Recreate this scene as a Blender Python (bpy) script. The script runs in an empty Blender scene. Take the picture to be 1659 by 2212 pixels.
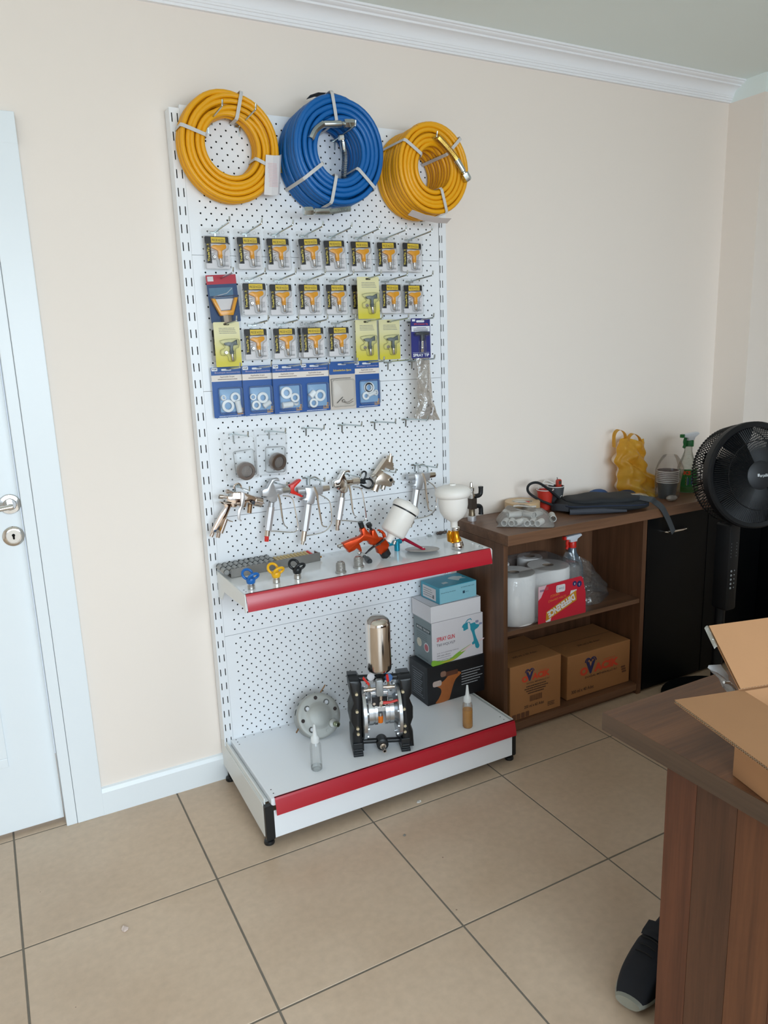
import bpy, math, random
from math import sin, cos, pi, radians, sqrt
from mathutils import Vector, Matrix
random.seed(7)
scene = bpy.context.scene
col = scene.collection

# ------------------------------------------------------------------ camera
cam_d = bpy.data.cameras.new('camera')
cam = bpy.data.objects.new('camera', cam_d)
col.objects.link(cam)
cam.matrix_world = Matrix(((0.87983589, 0.13206504, -0.45656065, -0.41398),
                           (-0.47399855, 0.17339338, -0.86328449, -2.36718),
                           (-0.03484511, 0.97595777, 0.21515636, 1.44914),
                           (0, 0, 0, 1)))
cam_d.sensor_fit = 'VERTICAL'
cam_d.sensor_height = 36.0
cam_d.lens = 1616.985 * 36.0 / 2212.0
cam_d.clip_start = 0.05
scene.camera = cam

# ------------------------------------------------------------------ light
world = bpy.data.worlds.new('daylight')
scene.world = world
world.use_nodes = True
wb = world.node_tree.nodes['Background']
wb.inputs[0].default_value = (0.75, 0.87, 1.0, 1)
wb.inputs[1].default_value = 1.0

def area_light(name, loc, rot, sx, sy, power, color):
    d = bpy.data.lights.new(name, 'AREA')
    d.shape = 'RECTANGLE'; d.size = sx; d.size_y = sy
    d.energy = power; d.color = color
    o = bpy.data.objects.new(name, d)
    o.location = loc; o.rotation_euler = rot
    col.objects.link(o)
    return o

# daylight entering through the glazed shop front behind the camera
WIN = (-1.6, 1.9, 0.05, 2.02)          # x0 x1 z0 z1 of the glazing in the wall at y = ROOM_Y
ROOM_Y = -3.5
area_light('shopfront_daylight', (0.1, ROOM_Y-0.85, 2.0), (radians(90-36), 0, 0),
           3.4, 2.3, 245.0, (0.76, 0.90, 1.0))

scene.view_settings.view_transform = 'Standard'
scene.view_settings.look = 'None'
scene.view_settings.exposure = 0.0
scene.view_settings.gamma = 1.0
scene.view_settings.use_curve_mapping = False

# ------------------------------------------------------------------ materials
def lin(c):
    if isinstance(c, str):
        c = c.lstrip('#'); c = [int(c[i:i+2], 16) / 255 for i in (0, 2, 4)]
    return tuple((v / 12.92 if v <= 0.04045 else ((v + 0.055) / 1.055) ** 2.4) for v in c)

MATS = {}
def mat(name, color, rough=0.5, metal=0.0, var=0.04, scale=8.0, bump=0.0, bscale=60.0, spec=0.5, coat=0.0, sss=0.0, stretch=None, alpha=None, trans=0.0):
    """principled material with a little procedural colour variation and optional relief"""
    if name in MATS: return MATS[name]
    m = bpy.data.materials.new(name); m.use_nodes = True
    nt = m.node_tree; N = nt.nodes; L = nt.links
    b = N['Principled BSDF']
    rgb = lin(color)
    tc = N.new('ShaderNodeTexCoord')
    src = tc.outputs['Object']
    if stretch:
        mp = N.new('ShaderNodeMapping'); mp.inputs['Scale'].default_value = stretch
        L.new(src, mp.inputs['Vector']); src = mp.outputs['Vector']
    nz = N.new('ShaderNodeTexNoise'); nz.inputs['Scale'].default_value = scale; nz.inputs['Detail'].default_value = 4
    L.new(src, nz.inputs['Vector'])
    mx = N.new('ShaderNodeMix'); mx.data_type = 'RGBA'
    mx.inputs[6].default_value = tuple(max(0, v * (1 - var)) for v in rgb) + (1,)
    mx.inputs[7].default_value = tuple(min(1, v * (1 + var)) for v in rgb) + (1,)
    L.new(nz.outputs[0], mx.inputs[0]); L.new(mx.outputs[2], b.inputs['Base Color'])
    b.inputs['Roughness'].default_value = rough
    b.inputs['Metallic'].default_value = metal
    b.inputs['Specular IOR Level'].default_value = spec
    if coat: b.inputs['Coat Weight'].default_value = coat; b.inputs['Coat Roughness'].default_value = 0.08
    if sss: b.inputs['Subsurface Weight'].default_value = sss; b.inputs['Subsurface Radius'].default_value = (0.01, 0.01, 0.008)
    if trans: b.inputs['Transmission Weight'].default_value = trans
    if bump:
        n2 = N.new('ShaderNodeTexNoise'); n2.inputs['Scale'].default_value = bscale; n2.inputs['Detail'].default_value = 3
        L.new(src, n2.inputs['Vector'])
        bp = N.new('ShaderNodeBump'); bp.inputs['Strength'].default_value = bump; bp.inputs['Distance'].default_value = 0.002
        L.new(n2.outputs[0], bp.inputs['Height']); L.new(bp.outputs[0], b.inputs['Normal'])
    MATS[name] = m
    return m

def film(name, tint, gloss=0.10, rough=0.12, milk=0.0, crinkle=0.0, cscale=30.0):
    """thin clear plastic: see-through with a fresnel sheen, optionally milky"""
    if name in MATS: return MATS[name]
    m = bpy.data.materials.new(name); m.use_nodes = True
    nt = m.node_tree; N = nt.nodes; L = nt.links
    N.clear()
    out = N.new('ShaderNodeOutputMaterial')
    tr = N.new('ShaderNodeBsdfTransparent'); tr.inputs[0].default_value = lin(tint) + (1,)
    gl = N.new('ShaderNodeBsdfGlossy'); gl.inputs['Roughness'].default_value = rough
    df = N.new('ShaderNodeBsdfDiffuse'); df.inputs[0].default_value = lin(tint) + (1,)
    tl = N.new('ShaderNodeBsdfTranslucent'); tl.inputs[0].default_value = lin(tint) + (1,)
    ad = N.new('ShaderNodeMixShader'); ad.inputs[0].default_value = 0.5
    L.new(df.outputs[0], ad.inputs[1]); L.new(tl.outputs[0], ad.inputs[2])
    m1 = N.new('ShaderNodeMixShader')
    nz = N.new('ShaderNodeTexNoise'); nz.inputs['Scale'].default_value = cscale; nz.inputs['Detail'].default_value = 3
    tc = N.new('ShaderNodeTexCoord'); L.new(tc.outputs['Object'], nz.inputs['Vector'])
    mr = N.new('ShaderNodeMapRange'); mr.inputs[3].default_value = milk * 0.7; mr.inputs[4].default_value = min(1, milk * 1.3)
    L.new(nz.outputs[0], mr.inputs[0]); L.new(mr.outputs[0], m1.inputs[0])
    L.new(tr.outputs[0], m1.inputs[1]); L.new(ad.outputs[0], m1.inputs[2])
    lw = N.new('ShaderNodeLayerWeight'); lw.inputs[0].default_value = 0.25
    ml = N.new('ShaderNodeMath'); ml.operation = 'MULTIPLY_ADD'; ml.inputs[1].default_value = 0.6; ml.inputs[2].default_value = gloss
    L.new(lw.outputs['Fresnel'], ml.inputs[0])
    m2 = N.new('ShaderNodeMixShader')
    L.new(ml.outputs[0], m2.inputs[0]); L.new(m1.outputs[0], m2.inputs[1]); L.new(gl.outputs[0], m2.inputs[2])
    if crinkle:
        bp = N.new('ShaderNodeBump'); bp.inputs['Strength'].default_value = crinkle; bp.inputs['Distance'].default_value = 0.01
        L.new(nz.outputs[0], bp.inputs['Height']); L.new(bp.outputs[0], gl.inputs['Normal']); L.new(bp.outputs[0], df.inputs['Normal'])
    L.new(m2.outputs[0], out.inputs[0])
    MATS[name] = m
    return m

def wood(name, dark, light, axis='x', scale=1.0, rough=0.45):
    if name in MATS: return MATS[name]
    m = bpy.data.materials.new(name); m.use_nodes = True
    nt = m.node_tree; N = nt.nodes; L = nt.links
    b = N['Principled BSDF']
    tc = N.new('ShaderNodeTexCoord'); mp = N.new('ShaderNodeMapping')
    L.new(tc.outputs['Object'], mp.inputs['Vector'])
    st = {'x': (1.2, 26, 26), 'y': (26, 1.2, 26), 'z': (26, 26, 1.2)}[axis]
    mp.inputs['Scale'].default_value = tuple(v * scale for v in st)
    n1 = N.new('ShaderNodeTexNoise'); n1.inputs['Scale'].default_value = 1.0; n1.inputs['Detail'].default_value = 6; n1.inputs['Distortion'].default_value = 0.4
    n2 = N.new('ShaderNodeTexNoise'); n2.inputs['Scale'].default_value = 7.0; n2.inputs['Detail'].default_value = 3
    L.new(mp.outputs[0], n1.inputs['Vector']); L.new(mp.outputs[0], n2.inputs['Vector'])
    a = N.new('ShaderNodeMath'); a.operation = 'MULTIPLY_ADD'; a.inputs[1].default_value = 0.4
    L.new(n2.outputs[0], a.inputs[0]); L.new(n1.outputs[0], a.inputs[2])
    r = N.new('ShaderNodeValToRGB')
    r.color_ramp.elements[0].position = 0.45; r.color_ramp.elements[0].color = lin(dark) + (1,)
    r.color_ramp.elements[1].position = 0.95; r.color_ramp.elements[1].color = lin(light) + (1,)
    L.new(a.outputs[0], r.inputs[0]); L.new(r.outputs[0], b.inputs['Base Color'])
    b.inputs['Roughness'].default_value = rough
    bp = N.new('ShaderNodeBump'); bp.inputs['Strength'].default_value = 0.15; bp.inputs['Distance'].default_value = 0.001
    L.new(n2.outputs[0], bp.inputs['Height']); L.new(bp.outputs[0], b.inputs['Normal'])
    MATS[name] = m
    return m

# ------------------------------------------------------------------ mesh builder
def frame(d):
    d = Vector(d).normalized()
    a = Vector((0, 0, 1)) if abs(d.z) < 0.9 else Vector((1, 0, 0))
    u = d.cross(a).normalized()
    return u, d.cross(u).normalized(), d

class MB:
    def __init__(self): self.v = []; self.f = []; self.m = []
    def add(self, vs, fs, mi=0):
        o = len(self.v); self.v += [tuple(p) for p in vs]
        for f in fs: self.f.append(tuple(i + o for i in f)); self.m.append(mi)
        return self
    def box(self, x0, x1, y0, y1, z0, z1, mi=0):
        vs = [(x, y, z) for z in (z0, z1) for y in (y0, y1) for x in (x0, x1)]
        return self.add(vs, [(0, 2, 3, 1), (4, 5, 7, 6), (0, 1, 5, 4), (2, 6, 7, 3), (0, 4, 6, 2), (1, 3, 7, 5)], mi)
    def obox(self, c, ax, ay, az, mi=0):
        c = Vector(c); ax, ay, az = Vector(ax), Vector(ay), Vector(az)
        vs = [c + ax * i + ay * j + az * k for k in (-1, 1) for j in (-1, 1) for i in (-1, 1)]
        return self.add(vs, [(0, 2, 3, 1), (4, 5, 7, 6), (0, 1, 5, 4), (2, 6, 7, 3), (0, 4, 6, 2), (1, 3, 7, 5)], mi)
    def lathe(self, prof, p0=(0, 0, 0), d=(0, 0, 1), n=16, mi=0, cap=True):
        """prof = [(r, h)] along axis d from p0"""
        u, w, d = frame(d); p0 = Vector(p0)
        vs = []
        for r, h in prof:
            for i in range(n):
                a = 2 * pi * i / n
                vs.append(p0 + d * h + (u * cos(a) + w * sin(a)) * max(r, 1e-5))
        fs = []
        for k in range(len(prof) - 1):
            for i in range(n):
                j = (i + 1) % n
                fs.append((k * n + i, k * n + j, (k + 1) * n + j, (k + 1) * n + i))
        if cap:
            fs.append(tuple(range(n))[::-1]); fs.append(tuple(range((len(prof) - 1) * n, len(prof) * n)))
        return self.add(vs, fs, mi)
    def cyl(self, a, b, r, r2=None, n=16, mi=0, cap=True):
        a = Vector(a); b = Vector(b); L = (b - a).length
        return self.lathe([(r, 0), (r if r2 is None else r2, L)], a, b - a, n, mi, cap)
    def tube(self, path, r, n=8, closed=False, mi=0, flat=None):
        P = [Vector(p) for p in path]; k = len(P)
        vs = []; pu = None
        for i, p in enumerate(P):
            if closed: t = P[(i + 1) % k] - P[i - 1]
            else: t = P[min(i + 1, k - 1)] - P[max(i - 1, 0)]
            t.normalize()
            if pu is None: u, w, _ = frame(t)
            else:
                u = pu - t * pu.dot(t)
                if u.length < 1e-6: u, w, _ = frame(t)
                u.normalize(); w = t.cross(u)
            pu = u
            rr = r[i] if isinstance(r, (list, tuple)) else r
            for j in range(n):
                a = 2 * pi * j / n
                vs.append(p + u * (cos(a) * rr) + w * (sin(a) * rr * (flat or 1)))
        fs = []
        for i in range(k if closed else k - 1):
            q = (i + 1) % k
            for j in range(n):
                jj = (j + 1) % n
                fs.append((i * n + j, i * n + jj, q * n + jj, q * n + j))
        if not closed:
            fs.append(tuple(range(n))[::-1]); fs.append(tuple(range((k - 1) * n, k * n)))
        return self.add(vs, fs, mi)
    def ribbon(self, path, wid, thick, up, mi=0):
        """flat band along path; wid measured along vector up"""
        P = [Vector(p) for p in path]; up = Vector(up).normalized(); vs = []; k = len(P)
        for i, p in enumerate(P):
            t = (P[min(i + 1, k - 1)] - P[max(i - 1, 0)]).normalized(); nn = t.cross(up).normalized()
            for s, q in ((-1, -1), (1, -1), (1, 1), (-1, 1)):
                vs.append(p + up * (s * wid / 2) + nn * (q * thick / 2))
        fs = []
        for i in range(k - 1):
            for j in range(4):
                jj = (j + 1) % 4
                fs.append((i * 4 + j, i * 4 + jj, i * 4 + 4 + jj, i * 4 + 4 + j))
        fs += [(3, 2, 1, 0), tuple(range(k * 4 - 4, k * 4))]
        return self.add(vs, fs, mi)
    def prism(self, poly, y0, y1, mi=0, inset=0.0, M=None):
        """outline [(x, z)] in the xz plane extruded from y0 to y1; inset rounds the two rims"""
        n = len(poly)
        area = sum(poly[i][0] * poly[(i + 1) % n][1] - poly[(i + 1) % n][0] * poly[i][1] for i in range(n))
        if area < 0: poly = poly[::-1]
        rings = []
        def ring(d, y):
            if d == 0: return [(p[0], y, p[1]) for p in poly]
            o = []
            for i in range(n):
                a = Vector(poly[i - 1]); b = Vector(poly[i]); c = Vector(poly[(i + 1) % n])
                e1 = (b - a); e2 = (c - b)
                if e1.length < 1e-9 or e2.length < 1e-9: o.append((b.x, y, b.y)); continue
                e1.normalize(); e2.normalize()
                nn = Vector((-e1.y - e2.y, e1.x + e2.x))
                if nn.length < 1e-6: nn = Vector((-e1.y, e1.x))
                nn.normalize()
                q = b + nn * d
                o.append((q.x, y, q.y))
            return o
        s = 1 if y1 > y0 else -1
        if inset:
            iy = min(inset, abs(y1 - y0) / 2) * s
            rings = [ring(inset, y0), ring(inset * .3, y0 + iy * .3), ring(0, y0 + iy), ring(0, y1 - iy), ring(inset * .3, y1 - iy * .3), ring(inset, y1)]
        else: rings = [ring(0, y0), ring(0, y1)]
        vs = [p for r in rings for p in r]
        if M: vs = [tuple(M @ Vector(p)) for p in vs]
        fs = []
        for k in range(len(rings) - 1):
            for i in range(n):
                j = (i + 1) % n
                q = (k * n + i, k * n + j, (k + 1) * n + j, (k + 1) * n + i)
                fs.append(q if s > 0 else q[::-1])
        e = tuple(range(n)); f = tuple(range((len(rings) - 1) * n, len(rings) * n))
        if s > 0: fs += [e[::-1], f]
        else: fs += [e, f[::-1]]
        # the outline is counter-clockwise in (x, z), i.e. its normal is -y
        fs = [q[::-1] for q in fs]
        fs = fs if s > 0 else fs
        return self.add(vs, fs, mi)
    def grid(self, fn, nu, nv, mi=0, cu=False, cv=False):
        vs = [fn(i / (nu if cu else nu - 1), j / (nv if cv else nv - 1)) for j in range(nv) for i in range(nu)]
        fs = []
        for j in range(nv if cv else nv - 1):
            for i in range(nu if cu else nu - 1):
                a = i; b = (i + 1) % nu; c = j; d = (j + 1) % nv
                fs.append((c * nu + a, c * nu + b, d * nu + b, d * nu + a))
        return self.add(vs, fs, mi)
    def ell(self, c, rx, ry, rz, n=14, k=9, mi=0):
        c = Vector(c)
        def fn(u, v):
            a = 2 * pi * u; b = -pi / 2 + pi * v
            return (c.x + rx * cos(a) * cos(b), c.y + ry * sin(a) * cos(b), c.z + rz * sin(b))
        return self.grid(fn, n, k, mi, cu=True)
    def sheet(self, xs, zs, y, skip, mi=0):
        """flat sheet in the xz plane from break lists, with cells left out"""
        nx = len(xs)
        vs = [(x, y, z) for z in zs for x in xs]
        fs = []
        for j in range(len(zs) - 1):
            for i in range(nx - 1):
                if not skip(i, j): fs.append((j * nx + i, j * nx + i + 1, (j + 1) * nx + i + 1, (j + 1) * nx + i))
        return self.add(vs, fs, mi)
    def xf(self, M, start=0):
        self.v[start:] = [tuple(M @ Vector(p)) for p in self.v[start:]]
        return self
    def build(self, name, mats, parent=None, world=True, smooth=35, bevel=0.0, seg=2, kind=None, label=None):
        me = bpy.data.meshes.new(name)
        vs = self.v
        if parent is not None and world:
            r = parent
            while r.parent is not None: r = r.parent
            ox, oy, oz = r.location
            vs = [(x - ox, y - oy, z - oz) for x, y, z in vs]
        me.from_pydata(vs, [], self.f)
        if not isinstance(mats, (list, tuple)): mats = [mats]
        for m in mats: me.materials.append(m)
        if len(mats) > 1: me.polygons.foreach_set('material_index', self.m)
        if smooth:
            me.polygons.foreach_set('use_smooth', [True] * len(me.polygons))
            me.set_sharp_from_angle(angle=radians(smooth))
        me.update()
        o = bpy.data.objects.new(name, me)
        col.objects.link(o)
        if parent is not None: o.parent = parent
        if bevel:
            md = o.modifiers.new('edge', 'BEVEL'); md.width = bevel; md.segments = seg; md.limit_method = 'ANGLE'; md.angle_limit = radians(40)
        if kind: o['kind'] = kind
        if label: o['label'] = label
        return o

def tag(o, label, cat, group=None):
    o['label'] = label; o['category'] = cat
    if group: o['group'] = group
    return o
def thing(name, label, cat, loc=(0, 0, 0), group=None, rot=(0, 0, 0)):
    o = bpy.data.objects.new(name, None); col.objects.link(o)
    o.empty_display_size = 0.05
    o.location = loc; o.rotation_euler = rot
    return tag(o, label, cat, group)
def copy_tree(root, loc, label=None, group=None, rot=None):
    r = root.copy(); col.objects.link(r); r.location = loc
    if rot is not None: r.rotation_euler = rot
    if label: r['label'] = label
    if group: r['group'] = group
    for ch in root.children:
        c = ch.copy(); col.objects.link(c); c.parent = r
        for g in ch.children:
            d = g.copy(); col.objects.link(d); d.parent = c
    return r

def rrect(x0, x1, z0, z1, r, n=4):
    p = []
    for cx, cz, a0 in ((x1 - r, z1 - r, 0), (x0 + r, z1 - r, 90), (x0 + r, z0 + r, 180), (x1 - r, z0 + r, 270)):
        for i in range(n + 1):
            a = radians(a0 + 90 * i / n); p.append((cx + r * cos(a), cz + r * sin(a)))
    return p
def smooth_path(pts, n=6, closed=False):
    """Catmull-Rom through pts"""
    P = [Vector(p) for p in pts]; k = len(P); out = []
    for i in range(k if closed else k - 1):
        if closed: a, b, c, d = P[i - 1], P[i], P[(i + 1) % k], P[(i + 2) % k]
        else: a, b, c, d = P[max(i - 1, 0)], P[i], P[i + 1], P[min(i + 2, k - 1)]
        for j in range(n):
            t = j / n
            out.append(0.5 * ((2 * b) + (c - a) * t + (2 * a - 5 * b + 4 * c - d) * t * t + (3 * b - a - 3 * c + d) * t ** 3))
    if not closed: out.append(P[-1])
    return out
def spoly(pts, n=4):
    return [(p.x, p.y) for p in smooth_path([(a, b, 0) for a, b in pts], n, closed=True)]

# lettering: built-in font turned into a thin mesh in the xz plane, facing -y
_TXT = {}
def text_mb(mb, s, x, y, z, h, mi=0, w=None, rot=0.0, align='C', bold=0.0, M=None, shear=0.0):
    key = (s, bold, shear)
    if key not in _TXT:
        cu = bpy.data.curves.new('t', 'FONT'); cu.body = s; cu.size = 1.0; cu.offset = bold; cu.resolution_u = 2; cu.shear = shear
        ob = bpy.data.objects.new('t', cu)
        col.objects.link(ob)
        dg = bpy.context.evaluated_depsgraph_get()
        me = bpy.data.meshes.new_from_object(ob.evaluated_get(dg))
        vs = [tuple(v.co) for v in me.vertices]; fs = [tuple(p.vertices) for p in me.polygons]
        bpy.data.objects.remove(ob); bpy.data.curves.remove(cu); bpy.data.meshes.remove(me)
        _TXT[key] = (vs, fs)
    vs, fs = _TXT[key]
    if not vs: return mb
    xs = [v[0] for v in vs]; ys = [v[1] for v in vs]
    x0, x1, y0, y1 = min(xs), max(xs), min(ys), max(ys)
    sy = h / max(1e-6, (y1 - y0)); sx = sy if w is None else w / max(1e-6, x1 - x0)
    off = {'C': (x0 + x1) / 2, 'L': x0, 'R': x1}[align]
    c, sn = cos(rot), sin(rot); o = []
    for v in vs:
        a = (v[0] - off) * sx; b = (v[1] - (y0 + y1) / 2) * sy
        o.append((x + a * c - b * sn, y, z + a * sn + b * c))
    if M: o = [tuple(M @ Vector(p)) for p in o]
    return mb.add(o, fs, mi)
def plate(mb, x0, x1, z0, z1, y, mi=0, M=None):
    vs = [(x0, y, z0), (x1, y, z0), (x1, y, z1), (x0, y, z1)]
    if M: vs = [tuple(M @ Vector(p)) for p in vs]
    return mb.add(vs, [(0, 1, 2, 3)], mi)

# ================================================================== room
CEIL = 2.486
T = 0.498
m_wall = mat('cream_wall_paint', '#f6ebe1', 0.75, var=0.012, scale=1.2, bump=0.05, bscale=120)
m_ceil = mat('ceiling_white', '#f1faf7', 0.85, var=0.01, scale=1.0)
m_white = mat('white_gloss_paint', '#eef4f8', 0.35, var=0.008, scale=2.0)
m_cornice = mat('white_cornice', '#fafbff', 0.7, var=0.01, scale=3.0)
m_grout = mat('grey_grout', '#756d62', 0.9, var=0.2, scale=20)

def tile_mat():
    m = bpy.data.materials.new('beige_ceramic'); m.use_nodes = True
    nt = m.node_tree; N = nt.nodes; L = nt.links; b = N['Principled BSDF']
    tc = N.new('ShaderNodeTexCoord'); oi = N.new('ShaderNodeObjectInfo')
    ad = N.new('ShaderNodeVectorMath'); ad.operation = 'ADD'
    cx = N.new('ShaderNodeCombineXYZ'); ml = N.new('ShaderNodeMath'); ml.operation = 'MULTIPLY'; ml.inputs[1].default_value = 37
    L.new(oi.outputs['Random'], ml.inputs[0]); L.new(ml.outputs[0], cx.inputs[0]); L.new(ml.outputs[0], cx.inputs[1])
    L.new(tc.outputs['Object'], ad.inputs[0]); L.new(cx.outputs[0], ad.inputs[1])
    n1 = N.new('ShaderNodeTexNoise'); n1.inputs['Scale'].default_value = 3.2; n1.inputs['Detail'].default_value = 5
    n2 = N.new('ShaderNodeTexNoise'); n2.inputs['Scale'].default_value = 45; n2.inputs['Detail'].default_value = 4
    L.new(ad.outputs[0], n1.inputs['Vector']); L.new(ad.outputs[0], n2.inputs['Vector'])
    r = N.new('ShaderNodeValToRGB')
    r.color_ramp.elements[0].position = 0.3; r.color_ramp.elements[0].color = lin('#cdb399') + (1,)
    r.color_ramp.elements[1].position = 0.7; r.color_ramp.elements[1].color = lin('#d9c1a8') + (1,)
    L.new(n1.outputs[0], r.inputs[0])
    mx = N.new('ShaderNodeMix'); mx.data_type = 'RGBA'; mx.blend_type = 'MULTIPLY'; mx.inputs[0].default_value = 0.25
    L.new(r.outputs[0], mx.inputs[6]); L.new(n2.outputs[0], mx.inputs[7])
    # scattered specks of dirt
    vo = N.new('ShaderNodeTexVoronoi'); vo.inputs['Scale'].default_value = 9.0
    L.new(ad.outputs[0], vo.inputs['Vector'])
    lt = N.new('ShaderNodeMath'); lt.operation = 'LESS_THAN'; lt.inputs[1].default_value = 0.022
    L.new(vo.outputs['Distance'], lt.inputs[0])
    sp = N.new('ShaderNodeMix'); sp.data_type = 'RGBA'; sp.inputs[7].default_value = lin('#6a5140') + (1,)
    sm = N.new('ShaderNodeMath'); sm.operation = 'MULTIPLY'; sm.inputs[1].default_value = 0.7
    L.new(lt.outputs[0], sm.inputs[0]); L.new(sm.outputs[0], sp.inputs[0]); L.new(mx.outputs[2], sp.inputs[6])
    L.new(sp.outputs[2], b.inputs['Base Color'])
    rr = N.new('ShaderNodeMapRange'); rr.inputs[3].default_value = 0.28; rr.inputs[4].default_value = 0.42
    L.new(n1.outputs[0], rr.inputs[0]); L.new(rr.outputs[0], b.inputs['Roughness'])
    b.inputs['Specular IOR Level'].default_value = 0.45
    return m
m_tile = tile_mat()

XL, XR = -2.6, 4.2
PX = 2.577; PY = -0.17
def st(mb, name, m, **k):
    return mb.build(name, m, kind='structure', **k)
floor = st(MB().box(XL - .1, XR + .1, ROOM_Y - .1, .2, -0.08, -0.0014), 'floor', m_grout, smooth=0)
g = 0.0027
tmb = MB().box(-T / 2 + g, T / 2 - g, -T / 2 + g, T / 2 - g, -0.0045, 0.0)
t0 = None
for j in range(-6, 9):
    for k in range(-1, 10):
        cx, cy = (j + .5) * T, -(k + .5) * T
        if t0 is None:
            t0 = tmb.build('floor_tile', m_tile, floor, smooth=0, bevel=0.0008, seg=1); o = t0
        else:
            o = t0.copy(); col.objects.link(o)
        o.location = (cx, cy, 0)

# back wall (y = 0) with the door opening
DX0, DX1, DZ = -1.22, -0.325, 2.0
st(MB().box(DX1, XR, 0, .16, 0, CEIL).box(XL, DX0, 0, .16, 0, CEIL).box(DX0, DX1, 0, .16, DZ, CEIL), 'wall_back', m_wall, smooth=0)
st(MB().box(XL - .12, XL, ROOM_Y, .16, 0, CEIL), 'wall_left', m_wall, smooth=0)
st(MB().box(XR, XR + .12, ROOM_Y, .16, 0, CEIL), 'wall_right', m_wall, smooth=0)
w = MB()
w.box(XL, WIN[0], ROOM_Y - .14, ROOM_Y, 0, CEIL).box(WIN[1], XR, ROOM_Y - .14, ROOM_Y, 0, CEIL)
w.box(WIN[0], WIN[1], ROOM_Y - .14, ROOM_Y, WIN[3], CEIL).box(WIN[0], WIN[1], ROOM_Y - .14, ROOM_Y, 0, WIN[2])
st(w, 'wall_front', m_wall, smooth=0)
win = MB()
for i in range(4):
    x = WIN[0] + (WIN[1] - WIN[0]) * i / 3
    win.box(x - .03, x + .03, ROOM_Y - .09, ROOM_Y - .03, WIN[2], WIN[3])
for z in (WIN[2], WIN[3]): win.box(WIN[0], WIN[1], ROOM_Y - .09, ROOM_Y - .03, z - .03, z + .03)
st(win, 'window_1', mat('window_frame_grey', '#b9bdc0', 0.4), smooth=0)
st(MB().box(XL - .1, XR + .1, ROOM_Y - .1, .2, CEIL, CEIL + .1), 'ceiling', m_ceil, smooth=0)

# pilaster at the far right with the white beam above it
st(MB().box(PX, XR, PY, .01, 0, 2.413), 'wall_pilaster', m_wall, smooth=0)
st(MB().box(PX, XR, PY, .01, 2.413, CEIL), 'trim_2', m_ceil, smooth=0)

# cornice
prof = [(0, 2.413), (-.011, 2.413), (-.012, 2.4195), (-.0155, 2.4205), (-.0165, 2.428), (-.0195, 2.429), (-.0205, 2.4345)]
for i in range(9):
    a = i / 8 * pi / 2
    prof.append((-.022 - .030 * (1 - cos(a)), 2.4355 + .029 * sin(a)))
prof += [(-.0555, 2.465), (-.0565, 2.4705)]
for i in range(5):
    a = i / 4 * pi / 2
    prof.append((-.058 - .0125 * sin(a), 2.4712 + .0075 * (1 - cos(a))))
prof += [(-.0725, 2.4792), (-.077, 2.4800), (-.078, CEIL), (0, CEIL)]
cm = MB(); n = len(prof)
vs = [(x, y, z) for x in (XL, PX) for y, z in prof]
cm.add(vs, [(i, i + 1, n + i + 1, n + i) for i in range(n - 1)])
st(cm, 'trim_1', m_cornice, smooth=25)

# baseboard with chamfered top edge
bb = MB(); pr = [(0, 0), (-.015, 0), (-.015, .078), (-.009, .09), (0, .093)]
for xa, xb in ((-.236, 1.2), (XL, -1.31)):
    bb.add([(x, y, z) for x in (xa, xb) for y, z in pr], [(i, i + 5, i + 6, i + 1) for i in range(4)] + [(0, 1, 2, 3, 4), (9, 8, 7, 6, 5)])
st(bb, 'baseboard_back', m_white, smooth=0)

# door: architrave, lining, leaf
dt = MB()
for s in (0, 1):
    fx = (lambda x: x) if s == 0 else (lambda x: DX0 + DX1 - x)
    a, b = sorted((fx(-.232), fx(-.3135))); dt.box(a, b, -.016, .0, 0, 2.088)
    a, b = sorted((fx(-.3145), fx(-.346))); dt.box(a, b, -.0145, .10, 0, 2.01)
dt.box(DX0 + DX1 + .232, -.232, -.0165, 0, 2.01, 2.09).box(DX0, DX1, -.0145, .10, 1.985, 2.0105)
st(dt, 'trim_3', m_white, smooth=0, bevel=.002)
door = st(MB().box(DX0 + .024, -.3495, .022, .062, .014, 1.984), 'door_1', m_white, smooth=0, bevel=.001)
dp = MB()
for z0, z1 in ((.235, .86), (1.12, 1.86)):
    for a, b, c, d, y in ((-1.086, -.481, z0, z1, .0215),):
        # raised moulding frame of the panel
        for q in ((a, b, c, c + .030), (a, b, d - .030, d), (a, a + .030, c + .0302, d - .0302), (b - .030, b, c + .0302, d - .0302)):
            dp.box(q[0], q[1], .016, .0225, q[2], q[3])
dp.build('door_panel_moulding', m_white, door, smooth=0, bevel=.002, seg=2)
m_chrome = mat('polished_chrome', '#d9d6d2', 0.1, 1.0, var=0.01)
m_satin = mat('satin_nickel', '#c9c4bd', 0.28, 1.0, var=0.02)
m_black = mat('black_plastic', '#15171a', 0.38, var=0.05)
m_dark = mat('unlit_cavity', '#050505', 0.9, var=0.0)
h = MB()
hx, hz = -.375, 1.043
h.lathe([(.0295, 0), (.0295, .004), (.027, .007), (.018, .0085), (.0160, .012)], (hx, .022, hz), (0, -1, 0), 32)
h.lathe([(.0095, 0), (.0095, .042)], (hx, .014, hz), (0, -1, 0), 20)
h.tube(smooth_path([(hx + .006, -.030, hz), (hx - .012, -.033, hz - .001), (hx - .05, -.035, hz - .004), (hx - .115, -.030, hz - .006)], 5), [.009, .0092, .009, .0085, .008, .0078, .0075, .0075, .0072, .007, .007, .0068, .0066, .0066, .0066, .006], 12)
ho = h.build('door_handle', m_chrome, door)
k = MB()
kx, kz = -.377, .948
k.lathe([(.0295, 0), (.0295, .004), (.0265, .0065), (.0195, .0075), (.0190, .0055), (.0185, .0055)], (kx, .022, kz), (0, -1, 0), 32)
k.build('lock_escutcheon', m_chrome, door)
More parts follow.
